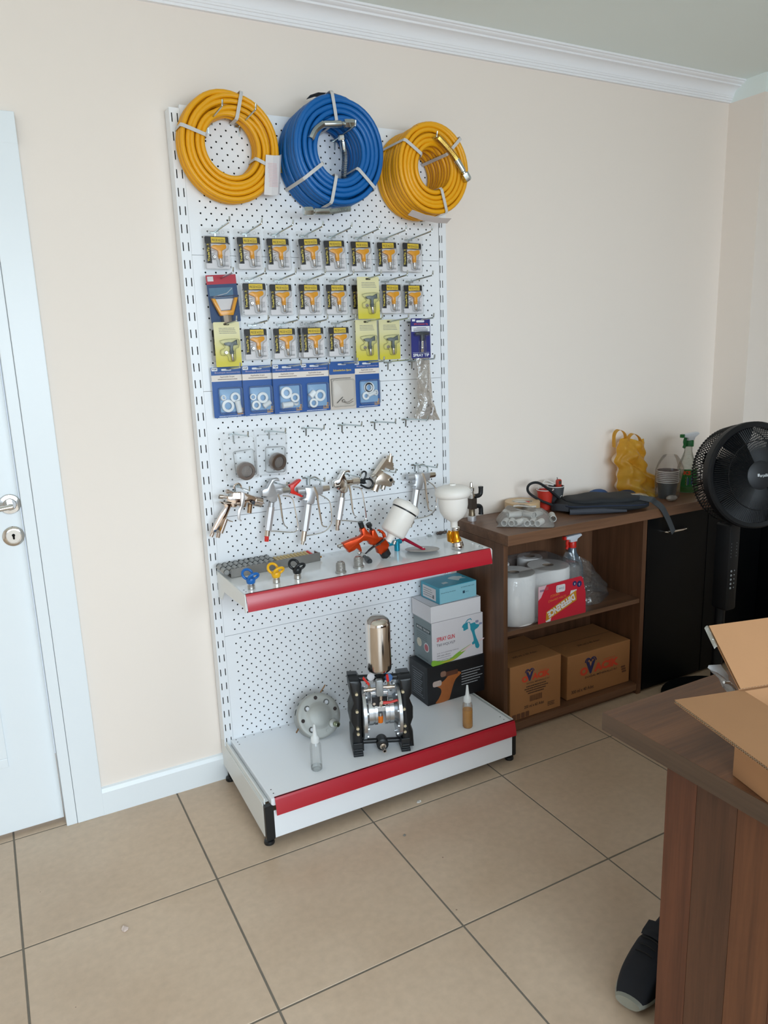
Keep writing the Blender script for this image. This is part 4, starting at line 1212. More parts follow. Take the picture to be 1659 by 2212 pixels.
for (x, z, a, l) in ((.020, -.150, 1.0, .045), (.006, -.158, .5, .03), (.030, -.175, 1.3, .03), (.012, -.180, .2, .035)):
    d = Vector((cos(a), 0, sin(a))); MB().prism(rrect(-.005, .005, -l / 2, l / 2, .0045), -.008, -.013, M=Matrix.Translation((x, 0, z)) @ Matrix.Rotation(pi / 2 - a, 4, 'Y')).build('small_part', m_cardw, t, world=False)

# ================================================================== spray guns on the rack
m_gchrome = mat('mirror_chrome', '#d8c9bd', .09, 1.0, var=.02)
m_alu = mat('cast_aluminium', '#c4c5c8', .38, .7, var=.04, scale=40)
m_alu2 = mat('brushed_handle', '#d4d2d3', .38, .7, var=.03)
m_nick = mat('nickel_plate', '#d2c6b8', .3, 1.0, var=.03)
m_redp = mat('red_plastic', '#d8281c', .35, var=.03)
def cylp(mb, a, b, r, y=0.0, n=14, r2=None, mi=0): return mb.cyl((a[0], y, a[1]), (b[0], y, b[1]), r, r2, n, mi)
def pth(pts, y, n=5): return smooth_path([(x, y, z) for x, z in pts], n)

# ---- chrome gravity gun at the left
Y = -.095
g = thing('spray_gun', 'shiny chrome spray gun, leftmost on the gun row', 'spray gun', (.272, Y, .93), 'guns hung on the rack')
A = [(0.231,1.01),(0.246,1.009),(0.249,1.021),(0.279,1.018),(0.293,1.012),(0.319,0.999),(0.326,0.989),(0.324,0.966),(0.304,0.975),(0.292,0.982),(0.288,0.967),(0.275,0.966),(0.262,0.977),(0.255,0.971),(0.242,0.973),(0.242,0.988),(0.229,0.994)]
MB().prism(A, Y - .011, Y + .011, inset=.004).build('gun_body', m_gchrome, g, smooth=40)
A = [(0.206,0.994),(0.215,0.994),(0.241,0.988),(0.244,0.983),(0.241,0.975),(0.222,0.939),(0.202,0.899),(0.185,0.899),(0.171,0.9),(0.188,0.929),(0.207,0.958),(0.22,0.972),(0.218,0.983)]
MB().prism(spoly(A, 2), Y - .009, Y + .009, inset=.004).build('grip', m_gchrome, g, smooth=40)
A = [(0.222,0.937),(0.202,0.895),(0.178,0.9),(0.171,0.887),(0.197,0.897),(0.192,0.881),(0.225,0.936),(0.234,0.929),(0.244,0.925)]
h = MB(); cylp(h, A[2], A[3], .006, Y); cylp(h, A[4], A[5], .0065, Y); cylp(h, A[0], A[1], .007, Y - .004)
h.build('air_fitting', m_gchrome, g)
MB().tube(pth([A[6], A[7], A[8]], Y), .0018, 8).build('grip_spur', m_gchrome, g)
A = [(0.231,1.006),(0.207,1.011),(0.247,1.021),(0.229,1.026),(0.305,0.974),(0.3,0.946),(0.32,0.982),(0.343,0.974),(0.343,0.974),(0.353,0.97),(0.31,0.981),(0.256,1.03),(0.259,1.04),(0.27,1.045),(0.278,1.039),(0.28,1.029)]
kn = MB(); cylp(kn, A[0], A[1], .0045, Y); cylp(kn, ((A[0][0] + A[1][0]) / 2, (A[0][1] + A[1][1]) / 2), A[1], .0075, Y, 16)
cylp(kn, A[2], A[3], .0042, Y - .004); cylp(kn, ((A[2][0] + A[3][0]) / 2, (A[2][1] + A[3][1]) / 2), A[3], .007, Y - .004, 16)
kn.build('control_knob', m_gchrome, g, kind='stuff')
h = MB(); cylp(h, A[4], A[5], .0075, Y); h.build('paint_inlet', mat('bronze_fitting', '#b99a7a', .25, 1.0), g)
h = MB(); cylp(h, A[6], A[7], .0165, Y, 20); cylp(h, A[8], A[9], .005, Y, 12, .001); h.build('air_cap', m_gchrome, g)
MB().lathe([(.0062, 0), (.0062, .003)], (A[10][0], Y - .0165, A[10][1]), (0, -1, 0), 16).build('pivot_plug', mat('dark_plug', '#33363d', .4), g)
MB().tube(pth(A[11:16], Y), .003, 8).build('hanging_eye', m_gchrome, g)
A = [(0.274,1.02),(0.286,1.014),(0.283,0.982),(0.276,0.968),(0.268,0.959),(0.264,0.934),(0.27,0.927),(0.265,0.926),(0.257,0.933),(0.256,0.945),(0.259,0.964),(0.27,0.976)]
MB().prism(A, Y - .017, Y - .0125, inset=.0015).build('trigger', m_alu2, g, smooth=40)

# ---- airless gun with hanging ear (two of them)
A2 = [(0.345,1.013),(0.35,1.018),(0.363,1.02),(0.381,1.047),(0.403,1.048),(0.406,1.038),(0.394,1.041),(0.387,1.038),(0.384,1.033),(0.388,1.024),(0.391,1.015),(0.405,1.015),(0.416,1.016),(0.416,0.998),(0.407,0.993),(0.396,0.993),(0.393,0.975),(0.384,0.97),(0.371,0.973),(0.361,0.983),(0.35,0.991),(0.361,0.992),(0.345,0.996)]
B2 = [(0.414,1.006),(0.441,1.005),(0.377,0.971),(0.374,0.956),(0.374,0.956),(0.358,0.881),(0.357,0.88),(0.354,0.862),(0.353,0.862),(0.351,0.844)]
R2 = [(0.44,1.02),(0.453,1.025),(0.471,1.035),(0.479,1.036),(0.481,1.032),(0.475,1.026),(0.461,1.015),(0.455,1.009),(0.455,1.001),(0.466,0.993),(0.481,0.982),(0.484,0.978),(0.478,0.976),(0.459,0.986),(0.447,0.991),(0.441,0.994)]
T2 = [(0.396,0.998),(0.401,0.976),(0.404,0.939),(0.407,0.905),(0.412,0.891),(0.421,0.883)]
G2 = [(0.417,0.987),(0.441,0.981),(0.451,0.968),(0.456,0.94),(0.463,0.878),(0.456,0.864),(0.443,0.861),(0.415,0.866),(0.381,0.874),(0.369,0.875)]
def airless_a(label, dx, mb_, mh, guard, cap):
    g = thing('airless_gun', label, 'spray gun', (.393 + dx, Y, .93), 'guns hung on the rack')
    S = lambda L: [(x + dx, z) for x, z in L]
    MB().prism(S(A2), Y - .011, Y + .011, inset=.0022).build('gun_body', mb_, g, smooth=40)
    b = S(B2)
    h = MB(); cylp(h, b[0], b[1], .0118, Y, 8); h.build('tip_nut', m_steel if guard == 'r' else m_nick, g, smooth=30)
    h = MB(); cylp(h, b[2], b[3], .0098, Y, 18); h.build('neck', mb_, g)
    h = MB(); cylp(h, b[4], b[5], .0128, Y, 8); h.build('handle', mh, g, smooth=30)
    h = MB(); cylp(h, b[6], b[7], .0092, Y, 12); h.build('swivel', m_nick, g)
    h = MB(); cylp(h, b[8], b[9], .0072, Y, 14); h.build('end_cap', cap, g)
    MB().tube(pth(S(T2), Y - .012), [.0055] * 6 + [.005] * 8 + [.004] * 6 + [.003] * 6, 8, flat=.6).build('trigger', m_chrome, g)
    MB().tube(pth(S(G2), Y), .0021, 8).build('trigger_guard', m_chrome, g)
    if guard == 'r':
        MB().prism(S(R2), Y - .011, Y + .011, inset=.003).build('tip_guard', m_redp, g, smooth=40)
    return g
airless_a('matte grey airless gun with red V tip guard and red end cap', 0.0, m_alu, m_alu2, 'r', m_redp)
g4 = airless_a('chrome airless gun with black looped tip guard', .2535, m_chrome, m_alu2, 'b', m_nick)
L4 = [(0.699,1.014),(0.707,1.027),(0.717,1.034),(0.726,1.03),(0.725,1.019),(0.718,1.007),(0.706,1.005),(0.702,1.006),(0.716,1.009),(0.733,1.007),(0.743,0.998),(0.745,0.987),(0.735,0.977),(0.723,0.977),(0.708,0.985),(0.698,0.991)]
bk = MB(); bk.tube(pth(L4[0:7], Y + .006, 4), .0033, 8, closed=False); bk.tube(pth(L4[7:16], Y - .006, 4), .0036, 8)
q0, q1 = [(0.697,1.003),(0.716,0.999)]
cylp(bk, q0, q1, .0085, Y, 14)
bk.build('tip_guard', m_black, g4)

# ---- airless gun with T head (two of them)
A3 = [(0.491,1.007),(0.513,1.006),(0.557,1.005),(0.554,0.977),(0.544,0.976),(0.527,0.973),(0.522,0.952),(0.517,0.947),(0.492,0.952),(0.495,0.962),(0.473,0.967),(0.492,0.974),(0.494,0.984)]
B3 = [(0.467,0.997),(0.492,0.996),(0.554,0.994),(0.582,0.994),(0.504,0.949),(0.486,0.86),(0.485,0.859),(0.478,0.826),(0.478,0.826),(0.474,0.814),(0.512,1.033),(0.512,1.008),(0.551,1.023),(0.551,1.005)]
T3 = [(0.522,1.007),(0.531,0.982),(0.534,0.949),(0.541,0.893),(0.545,0.872),(0.559,0.865)]
G3 = [(0.545,0.976),(0.573,0.957),(0.584,0.937),(0.586,0.891),(0.581,0.868),(0.567,0.852),(0.546,0.844),(0.513,0.842),(0.489,0.842)]
def airless_b(label, dx, dz=0.0):
    g = thing('airless_gun', label, 'spray gun', (.521 + dx, Y, .92), 'guns hung on the rack')
    S = lambda L: [(x + dx, z + dz) for x, z in L]
    MB().prism(S(A3), Y - .013, Y + .013, inset=.0035).build('gun_body', m_alu, g, smooth=40)
    b = S(B3)
    h = MB(); cylp(h, b[0], b[1], .0122, Y, 18); h.build('rear_cap', m_alu, g)
    h = MB(); cylp(h, b[2], b[3], .0112, Y, 6, .0095); h.build('tip_nut', m_nick, g, smooth=30)
    h = MB(); cylp(h, b[4], b[5], .0130, Y, 8); h.build('handle', m_alu2, g, smooth=30)
    h = MB(); cylp(h, b[6], b[7], .0092, Y, 10); cylp(h, b[8], b[9], .0058, Y, 12); h.build('swivel', m_nick, g)
    h = MB(); cylp(h, b[10], b[11], .0022, Y - .003, 8); cylp(h, b[12], b[13], .0024, Y - .003, 8)
    h.tube(pth([b[10], ((b[10][0] + b[12][0]) / 2, b[10][1] + .004), b[12]], Y - .003), .0024, 8)
    h.build('hanging_eye', m_zinc, g, smooth=40)
    MB().tube(pth(S(T3), Y - .0135), [.006] * 8 + [.0048] * 8 + [.0035] * 10, 8, flat=.6).build('trigger', m_nick, g)
    MB().tube(pth(S(G3), Y), .0030, 8, flat=.7).build('trigger_guard', m_chrome, g)
airless_b('airless gun with hexagonal outlet between the red-guard and black-guard guns', 0.0)
airless_b('airless gun with hexagonal outlet, rightmost on the gun row behind the white cup', .4185, -.001)

# ---- nickel automatic gun
g = thing('automatic_gun', 'nickel automatic spray gun tilted up beside the black tip guard', 'spray gun', (.775, Y, .97), 'guns hung on the rack')
A = [(0.798,1.072),(0.811,1.064),(0.827,1.053),(0.824,1.035),(0.817,1.031),(0.793,1.042),(0.789,1.032),(0.764,1.013),(0.752,1.023)]
MB().prism(A, Y - .012, Y + .012, inset=.002).build('gun_body', m_nick, g, smooth=30)
A = [(0.761,1.013),(0.783,1.028),(0.811,1.011),(0.822,0.995),(0.816,0.975),(0.807,0.972),(0.773,0.983),(0.75,0.987),(0.753,1.002)]
MB().prism(A, Y - .015, Y + .012, inset=.002).build('valve_block', m_nick, g, smooth=30)
A = [(0.813,1.059),(0.819,1.079),(0.82,1.077),(0.822,1.087),(0.81,0.997),(0.761,0.985),(0.751,0.963),(0.791,0.98),(0.785,0.964),(0.753,1.019),(0.741,1.015),(0.821,0.992),(0.832,0.984),(0.819,1.034),(0.831,1.032)]
h = MB(); cylp(h, A[0], A[1], .0145, Y, 20, .011); cylp(h, A[2], A[3], .004, Y, 10); h.build('air_cap', m_nick, g)
h = MB(); cylp(h, A[5], A[6], .0145, Y, 22); h.build('lower_sleeve', m_nick, g)
h = MB(); cylp(h, A[7], A[8], .0088, Y, 16); cylp(h, A[9], A[10], .006, Y, 12); cylp(h, A[11], A[12], .005, Y, 12); cylp(h, A[13], A[14], .006, Y, 12); h.build('port_fitting', m_satin, g, kind='stuff')
h = MB().lathe([(.0095, 0), (.0095, .003), (.0062, .0032), (.006, .0)], (A[4][0], Y - .0152, A[4][1]), (0, -1, 0), 20, cap=False); h.build('port_ring', m_nick, g)
MB().lathe([(.006, 0), (.0, .0004)], (A[4][0], Y - .0153, A[4][1]), (0, -1, 0), 16, cap=False).build('port_hole', m_dark, g)

# ================================================================== things on the middle shelf
Z = SZ + .0005
# ---- magazine of roller filters
g = thing('filter_magazine', 'metal tray holding grey and thin yellow filter cartridges on the shelf', 'filter tray', (.36, -.11, SZ))
m_galv = mat('galvanised_steel', '#8f8c88', .38, .9, var=.08, scale=25)
ax_ = Vector((.316, .022, 0)).normalized(); ay_ = Vector((-ax_.y, ax_.x, 0)); o_ = Vector((.2095, -.150, Z))
def lp(x, y, z): return o_ + ax_ * x + ay_ * y + Vector((0, 0, z))
b = MB(); b.obox(lp(.157, .0015, .0145), ax_ * .157, ay_ * .0015, (0, 0, .0145)); b.obox(lp(.157, .038, .0012), ax_ * .157, ay_ * .035, (0, 0, .0012))
b.obox(lp(.313, .02, .0135), ax_ * .0015, ay_ * .02, (0, 0, .0135)); b.build('tray', m_galv, g, smooth=0, bevel=.0008)
m_gcart = mat('grey_cartridge', '#9b9c9b', .45, var=.08); m_rimb = mat('dark_rubber_rim', '#24282a', .6)
m_ycart = mat('straw_cartridge', '#c9b07a', .5, var=.08)
for i in range(10):
    x = -.012 + i * .0182; y0, y1 = .0055, .074
    c = MB(); z = .0165 + .0025
    c.cyl(lp(x, y0, z), lp(x, y1, z + .004),  .0090, n=14)
    co = c.build('cartridge', m_gcart, g)
    r = MB()
    for q in (y0 + .001, (y0 + y1) / 2, y1 - .001): r.lathe([(.0086, -.0013), (.0093, -.0013), (.0093, .0013), (.0086, .0013), (.0086, -.0013)], lp(x, q, z + .002 + .004 * (q - y0) / (y1 - y0)), ay_, 14, cap=False)
    r.build('rubber_rim', m_rimb, co, kind='stuff')
for i in range(11):
    x = .174 + i * .0122
    c = MB().cyl(lp(x, .006, .017), lp(x, .060, .021), .0052, n=12)
    c.build('thin_cartridge', m_ycart if i < 10 else m_redp, g)
MB().cyl(lp(.3155, .010, .010), lp(.323, .010, .010), .0035, n=10).build('brass_screw', mat('brass', '#b8893a', .3, 1.0), g)

# ---- three looped tip guards on hexagonal nuts
def loop(mb, c, rx, rz, ang, lean, r=.0042):
    pts = []
    for i in range(20):
        a = 2 * pi * i / 20
        p = Vector((rx * cos(a), 0, rz * sin(a))); p = Matrix.Rotation(lean, 4, 'X') @ p; p = Matrix.Rotation(ang, 4, 'Z') @ p
        pts.append(Vector(c) + p)
    mb.tube(pts, r, 8, closed=True)
def tip_guard(label, x, y, m, turn):
    g = thing('tip_guard', label, 'tip guard', (x, y, SZ), 'looped tip guards on the shelf')
    MB().lathe([(.0098, 0), (.0112, .001), (.0112, .012), (.0098, .013), (.0098, .017), (.009, .0195)], (x, y, Z), (0, 0, 1), 12).build('nut', m_satin, g, smooth=25)
    b = MB(); b.lathe([(.0100, .016), (.0125, .018), (.0150, .030), (.0130, .034)], (x, y, Z), (0, 0, 1), 16)
    loop(b, (x - .006, y + .010, Z + .044), .0165, .0150, turn, -.55)
    loop(b, (x + .006, y - .010, Z + .039), .0165, .0125, turn, .60)
    b.build('guard_loops', m, g, smooth=50)
tip_guard('blue looped tip guard on a hexagonal nut at the left end of the shelf', .229, -.286, mat('blue_plastic', '#1767b5', .35), .25)
tip_guard('yellow looped tip guard on a hexagonal nut', .314, -.272, mat('yellow_plastic', '#f0b414', .35), .25)
tip_guard('black looped tip guard on a hexagonal nut', .384, -.270, m_black, .25)

# ---- wire mesh domes
def mesh_mat():
    m = bpy.data.materials.new('woven_wire'); m.use_nodes = True
    nt = m.node_tree; N = nt.nodes; L = nt.links; b = N['Principled BSDF']
    tc = N.new('ShaderNodeTexCoord'); w1 = N.new('ShaderNodeTexWave'); w1.bands_direction = 'Z'; w1.inputs['Scale'].default_value = 120; w1.inputs['Distortion'].default_value = 6
    L.new(tc.outputs['Object'], w1.inputs['Vector'])
    r = N.new('ShaderNodeValToRGB'); r.color_ramp.elements[0].color = lin('#6a6866') + (1,); r.color_ramp.elements[1].color = lin('#d0cdc8') + (1,)
    L.new(w1.outputs[0], r.inputs[0]); L.new(r.outputs[0], b.inputs['Base Color'])
    b.inputs['Metallic'].default_value = .8; b.inputs['Roughness'].default_value = .4
    bp = N.new('ShaderNodeBump'); bp.inputs['Strength'].default_value = .6; bp.inputs['Distance'].default_value = .001
    L.new(w1.outputs[0], bp.inputs['Height']); L.new(bp.outputs[0], b.inputs['Normal'])
    return m
m_wire = mesh_mat()
for x, y, l in ((.522, -.291, 'wire mesh strainer dome, the left of two on the shelf'), (.595, -.270, 'wire mesh strainer dome, the right of two on the shelf')):
    g = thing('strainer_dome', l, 'strainer', (x, y, SZ), 'mesh domes on the shelf')
    MB().lathe([(.0148, .003), (.0150, .024), (.0138, .031), (.0095, .036), (.0, .038)], (x, y, Z), (0, 0, 1), 24, cap=False).build('mesh_dome', m_wire, g)
    MB().lathe([(.0148, 0), (.0178, 0), (.0178, .004), (.0155, .006), (.0148, .006)], (x, y, Z), (0, 0, 1), 24).build('rim', mat('plain_steel', '#b5b3b0', .35, .9), g)

# ---- orange gun with white cup, leaning on its air cap
Y = -.226
m_org = mat('anodised_orange', '#c8400f', .3, .55, var=.05)
m_cup = mat('milky_nylon', '#f1ece6', .42, var=.01, sss=.15)
g = thing('orange_spray_gun', 'orange spray gun with white cup lying tilted on the shelf', 'spray gun', (.71, Y, SZ))
A = [(0.56,0.833),(0.595,0.842),(0.624,0.847),(0.633,0.852),(0.628,0.871),(0.64,0.877),(0.65,0.863),(0.666,0.844),(0.663,0.861),(0.677,0.864),(0.692,0.834),(0.706,0.832),(0.718,0.823),(0.73,0.804),(0.722,0.788),(0.698,0.774),(0.688,0.78),(0.684,0.796),(0.667,0.813),(0.66,0.814),(0.651,0.829),(0.633,0.831),(0.618,0.825),(0.622,0.818),(0.627,0.801),(0.624,0.795),(0.617,0.803),(0.609,0.811),(0.6,0.805),(0.581,0.8),(0.576,0.809),(0.565,0.821)]
MB().prism(A, Y - .012, Y + .012, inset=.004).build('gun_body', m_org, g, smooth=40)
A = [(0.635,0.876),(0.629,0.894),(0.669,0.862),(0.658,0.885),(0.561,0.827),(0.545,0.825),(0.717,0.83),(0.713,0.843),(0.703,0.853),(0.693,0.858),(0.709,0.828),(0.685,0.815),(0.664,0.806),(0.649,0.797),(0.636,0.788),(0.711,0.785),(0.721,0.766),(0.723,0.762),(0.731,0.75),(0.704,0.829),(0.687,0.814),(0.672,0.812)]
h = MB(); cylp(h, A[0], A[1], .0086, Y, 16); h.build('black_knob', m_black, g)
h = MB(); cylp(h, A[2], A[3], .0045, Y, 12); q = ((A[2][0] + A[3][0]) / 2, (A[2][1] + A[3][1]) / 2); cylp(h, q, A[3], .0092, Y, 16); h.build('black_knob', m_black, g)
h = MB(); cylp(h, A[4], A[5], .0052, Y, 12); h.build('air_fitting', m_satin, g)
MB().tube(pth(A[6:10], Y), [.006] * 5 + [.005] * 5 + [.0035] * 6, 10).build('hanging_hook', m_org, g)
MB().tube(pth(A[10:15], Y - .014), [.007] * 8 + [.0055] * 8 + [.004] * 5, 10, flat=.6).build('trigger', m_black, g)
h = MB(); cylp(h, A[15], A[16], .0185, Y, 24, .0175); h.build('cap_ring', m_black, g)
h = MB(); cylp(h, A[17], A[18], .0115, Y, 14, .008); h.build('air_cap', m_chrome, g)
h = MB()
for p in A[19:22]: h.lathe([(.0034, 0), (.003, .003)], (p[0], Y - .0185, p[1]), (0, -1, 0), 12)
h.build('screws', m_steel, g, kind='stuff')
C = [(0.725,0.813),(0.744,0.838),(0.794,0.911),(0.806,0.931)]
def L3(a, b): return Vector((b[0] - a[0], 0, b[1] - a[1]))
d = L3(C[1], C[2]); Lc = d.length
MB().lathe([(.0125, -.030), (.0125, -.012), (.016, -.004), (.038, .0), (.0435, .006), (.0437, Lc * .97)], (C[1][0], Y - .004, C[1][1]), d, 40).build('paint_cup', m_cup, g, smooth=50)
MB().lathe([(.0440, Lc * .965), (.0445, Lc), (.0440, Lc + .003)], (C[1][0], Y - .004, C[1][1]), d, 40).build('cup_gasket', m_black, g)
MB().lathe([(.0460, Lc + .002), (.0480, Lc + .008), (.0475, Lc + .016), (.042, Lc + .025), (.030, Lc + .029), (.010, Lc + .030), (.0095, Lc + .034), (.0, Lc + .035)], (C[1][0], Y - .004, C[1][1]), d, 40).build('cup_lid', m_cup, g, smooth=50)

# ---- teal gun with red lever half hidden behind the orange one
Y = -.165
g = thing('teal_spray_gun', 'small teal spray gun with red lever behind the orange gun', 'spray gun', (.80, Y, SZ))
m_teal = mat('anodised_teal', '#1f93ad', .28, .5)
A = [(0.757,0.785),(0.813,0.789),(0.797,0.792),(0.797,0.756),(0.8,0.796),(0.823,0.796),(0.902,0.746),(0.784,0.797),(0.778,0.785)]
h = MB(); cylp(h, A[0], A[1], .009, Y, 16); cylp(h, A[2], A[3], .0105, Y, 18, .0095); h.build('gun_body', m_teal, g)
h = MB(); cylp(h, A[7], A[8], .006, Y - .012, 14); h.build('knob', m_satin, g)
m_rl = mat('anodised_crimson', '#b3173a', .28, .4)
h = MB(); h.ell((A[5][0] - .004, Y, A[5][1] + .0), .011, .011, .0105); h.build('lever_boss', m_rl, g)
e = Vector((0.852,-0.249,0.772))
h = MB().tube([(A[5][0], Y, A[5][1]), tuple(e)], [.0062, .0045], 10); h.ell(tuple(e), .008, .008, .0045); h.build('lever', m_rl, g)
e2 = MB().lathe([(.003, 0), (.002, .003)], e + Vector((0, 0, .003)), (0, 0, 1), 10); e2.build('lever_screw', m_satin, g)

dc = Vector((0.86,-0.23,0.76))
o = MB().lathe([(.0, .0), (.0585, .0), (.0595, .0008), (.0585, .0016), (.0, .0022)], (dc.x, dc.y, Z + .0085), (.05, .09, 1), 48, cap=False).build('steel_disc', mat('dull_steel_sheet', '#b5b0aa', .42, .6, var=.03), smooth=40)
tag(o, 'thin round steel disc lying on the shelf beneath the red lever', 'disc')

# ---- standing gold gun with white cup at the right end
x0, y0 = .974, -.262
g = thing('gold_cup_gun', 'gold spray gun head with big white cup at the right end of the shelf', 'spray gun', (x0, y0, SZ))
m_gold = mat('anodised_gold', '#d08a14', .24, .7)
tl = Vector((-.10, .10, 1))
MB().lathe([(.0185, 0), (.0205, .002), (.0215, .010), (.0205, .018), (.0195, .020), (.0195, .026), (.0165, .028)], (x0 + .004, y0 - .012, Z + .001), tl, 28).build('air_cap', m_chrome, g)
MB().lathe([(.0165, .027), (.0150, .036), (.0112, .044), (.0108, .066), (.0120, .070)], (x0 + .004, y0 - .012, Z + .001), tl, 24).build('gun_body', m_gold, g)
MB().prism([(x0 - .026, Z + .028), (x0 - .012, Z + .020), (x0 - .009, Z + .060), (x0 - .020, Z + .066), (x0 - .028, Z + .055)], y0 - .006, y0 + .012, inset=.003).build('gun_arm', m_gold, g)
MB().lathe([(.0145, .066), (.0155, .070), (.0145, .076), (.0125, .078)], (x0 + .002, y0 - .008, Z), (-.03, .05, 1), 20).build('collar', m_chrome, g)
MB().lathe([(.0125, .078), (.0125, .096), (.018, .101), (.034, .112), (.046, .132), (.0505, .155), (.0510, .185)], (x0 - .002, y0 - .002, Z), (-.02, .02, 1), 44).build('paint_cup', m_cup, g, smooth=50)
MB().lathe([(.0530, .183), (.0600, .187), (.0625, .195), (.0615, .206), (.054, .216), (.036, .222), (.020, .2235), (.0125, .224), (.0118, .229), (.0, .230)], (x0 - .002, y0 - .002, Z), (-.02, .02, 1), 48).build('cup_lid', m_cup, g, smooth=50)

# ---- small loose fittings
g = thing('loose_fitting', 'small dark steel hose fitting lying at the back right of the shelf', 'fitting', (1.035, -.068, SZ))
MB().lathe([(.0045, 0), (.006, .002), (.006, .012), (.0072, .013), (.0072, .020), (.0055, .022), (.0055, .032), (.0062, .034), (.0062, .042)], (1.018, -.072, Z + .0078), (1, .03, .0), 14).build('fitting_body', mat('dark_steel', '#6e6461', .25, 1.0), g)
g = thing('clear_stopper', 'tiny clear plastic stopper at the back of the shelf', 'stopper', (.992, -.062, SZ))
MB().lathe([(.008, 0), (.0085, .003), (.006, .006), (.0, .0065)], (.992, -.064, Z), (0, 0, 1), 16).build('cap_shell', film('clear_cap_film', '#e5e9e8', .12, .1, .25), g)
g = thing('nozzle_fitting', 'black threaded nozzle with chrome nut lying before the orange gun', 'fitting', (.645, -.236, SZ))
p = Vector((0.659,-0.172,0.768)); q = Vector((0.645,-0.254,0.764))
MB().cyl(p, q, .0055, n=14).cyl(p.lerp(q, .62), p.lerp(q, .98), .0092, n=8).build('nozzle_body', m_black, g)
MB().cyl(p.lerp(q, .06), p.lerp(q, .30), .0085, n=6).build('nozzle_nut', m_satin, g, smooth=20)
w_ = p - (q - p).normalized() * .014
MB().ell(w_ + Vector((-.004, .004, .0)), .010, .008, .008, 10, 7).build('nozzle_swivel', m_chrome, g)

# ================================================================== things on the base deck
Z = DZ0 + .0005
# ---- diaphragm pump
ANG = radians(-19.5); PO = (.606, -.358)
pump = thing('diaphragm_pump', 'black and silver diaphragm pump with steel canister on the rack deck', 'pump', (PO[0], PO[1], DZ0), rot=(0, 0, ANG))
m_pblk = mat('black_pump_casting', '#12161a', .35, var=.12, scale=30)
m_palu = mat('machined_aluminium', '#c6cace', .26, .9, var=.03)
m_bolt = mat('pale_brass_bolt', '#d8ccae', .3, .8)
def zz(L, k=DZ0): return [(u, z - k) for u, z in L]
A = zz([(-0.0996,0.4213),(-0.0678,0.4195),(-0.0591,0.4039),(-0.0593,0.3806),(-0.0632,0.2164),(-0.0598,0.1935),(-0.0599,0.1725),(-0.0915,0.1772),(-0.0987,0.1805),(-0.0983,0.2398),(-0.0917,0.2565),(-0.1016,0.2815),(-0.0998,0.3208),(-0.09,0.3448),(-0.0973,0.3753),(-0.0999,0.3974)])
MB().prism(A, -.045, .045, inset=.010).build('chamber', m_pblk, pump, world=False, smooth=35)
A = zz([(0.0612,0.4115),(0.1018,0.4127),(0.1016,0.3538),(0.0922,0.3358),(0.1048,0.309),(0.1045,0.2707),(0.0956,0.246),(0.1025,0.2258),(0.1048,0.1704),(0.098,0.1696),(0.0663,0.171),(0.065,0.2012),(0.0634,0.3658)])
MB().prism(A, -.045, .045, inset=.010).build('chamber', m_pblk, pump, world=False, smooth=35)
F = zz([(-0.0942,0.222),(-0.0639,0.2215),(-0.0664,0.16),(-0.0961,0.1608),(0.0606,0.2128),(0.0892,0.211),(0.0905,0.1517),(0.0609,0.1513)])
for i in (0, 4):
    x0, x1 = min(F[i][0], F[i + 3][0]), max(F[i + 1][0], F[i + 2][0])
    mb = MB().box(x0, x1, -.052, .062, 0.0005, .010).box(x0 + .001, x1 - .001, -.048, .055, .010, .045)
    mb.box(x0 + .003, x1 - .003, -.0515, -.048, .012, .016).box(x0 + .003, x1 - .003, -.0515, -.048, .022, .026)
    mb.build('foot', m_pblk, pump, world=False, smooth=0, bevel=.001)
K = zz([(-0.0553,0.3016),(0.0581,0.2911),(-0.0415,0.2984),(0.0396,0.2924),(-0.0298,0.2971),(0.0292,0.2936),(-0.0517,0.3883),(-0.0592,0.2079),(-0.0395,0.3471),(-0.0434,0.2493)])
rr = (K[6][1] - K[7][1]) / 2; ri = (K[8][1] - K[9][1]) / 2; cz = (K[6][1] + K[7][1]) / 2 - .004
for k, s in ((0, 1), (1, -1)):
    x = K[k][0]; d = (s, 0, 0)
    MB().lathe([(rr - .003, -.006), (rr, -.005), (rr, .005), (rr - .003, .006), (ri + .012, .006), (ri + .004, .012), (ri, .016), (ri, .030), (ri - .002, .031), (ri - .002, .034), (ri, .035), (ri, .044), (ri - .012, .046)], (x, 0, cz), d, 56).build('flange', m_palu, pump, world=False, smooth=35)
    rb = MB()
    for q in range(10):
        a = 2 * pi * q / 10 + .3
        rb.cyl((x + s * .006, cos(a) * (rr - .007), cz + sin(a) * (rr - .007)), (x + s * .011, cos(a) * (rr - .007), cz + sin(a) * (rr - .007)), .0045, n=6)
    rb.build('flange_nuts', m_palu, pump, world=False, smooth=20, kind='stuff')
Q = zz([(-0.0276,0.3693),(0.0222,0.367),(-0.0294,0.3229),(0.0206,0.3204),(-0.028,0.322),(0.0201,0.3041),(-0.0027,0.2996),(-0.0031,0.2887),(-0.0045,0.2503),(-0.0149,0.4187),(0.0081,0.4163),(-0.0146,0.388),(0.0069,0.364),(-0.0537,0.3829),(-0.0154,0.385),(0.0092,0.3885),(0.0461,0.386),(-0.0356,0.4033),(-0.0546,0.4298),(0.0251,0.4091),(0.0223,0.4324),(0.0083,0.3429),(0.0514,0.3474),(0.0004,0.3631),(-0.001,0.326),(-0.0343,0.4008),(0.0256,0.4021),(-0.0217,0.3338),(0.0138,0.3321)])
yf = -.038
xa, xb = Q[0][0], Q[1][0]
MB().box(xa - .004, xb + .004, -.030, .030, Q[5][1], Q[0][1]).build('centre_block', m_palu, pump, world=False, smooth=0, bevel=.002)
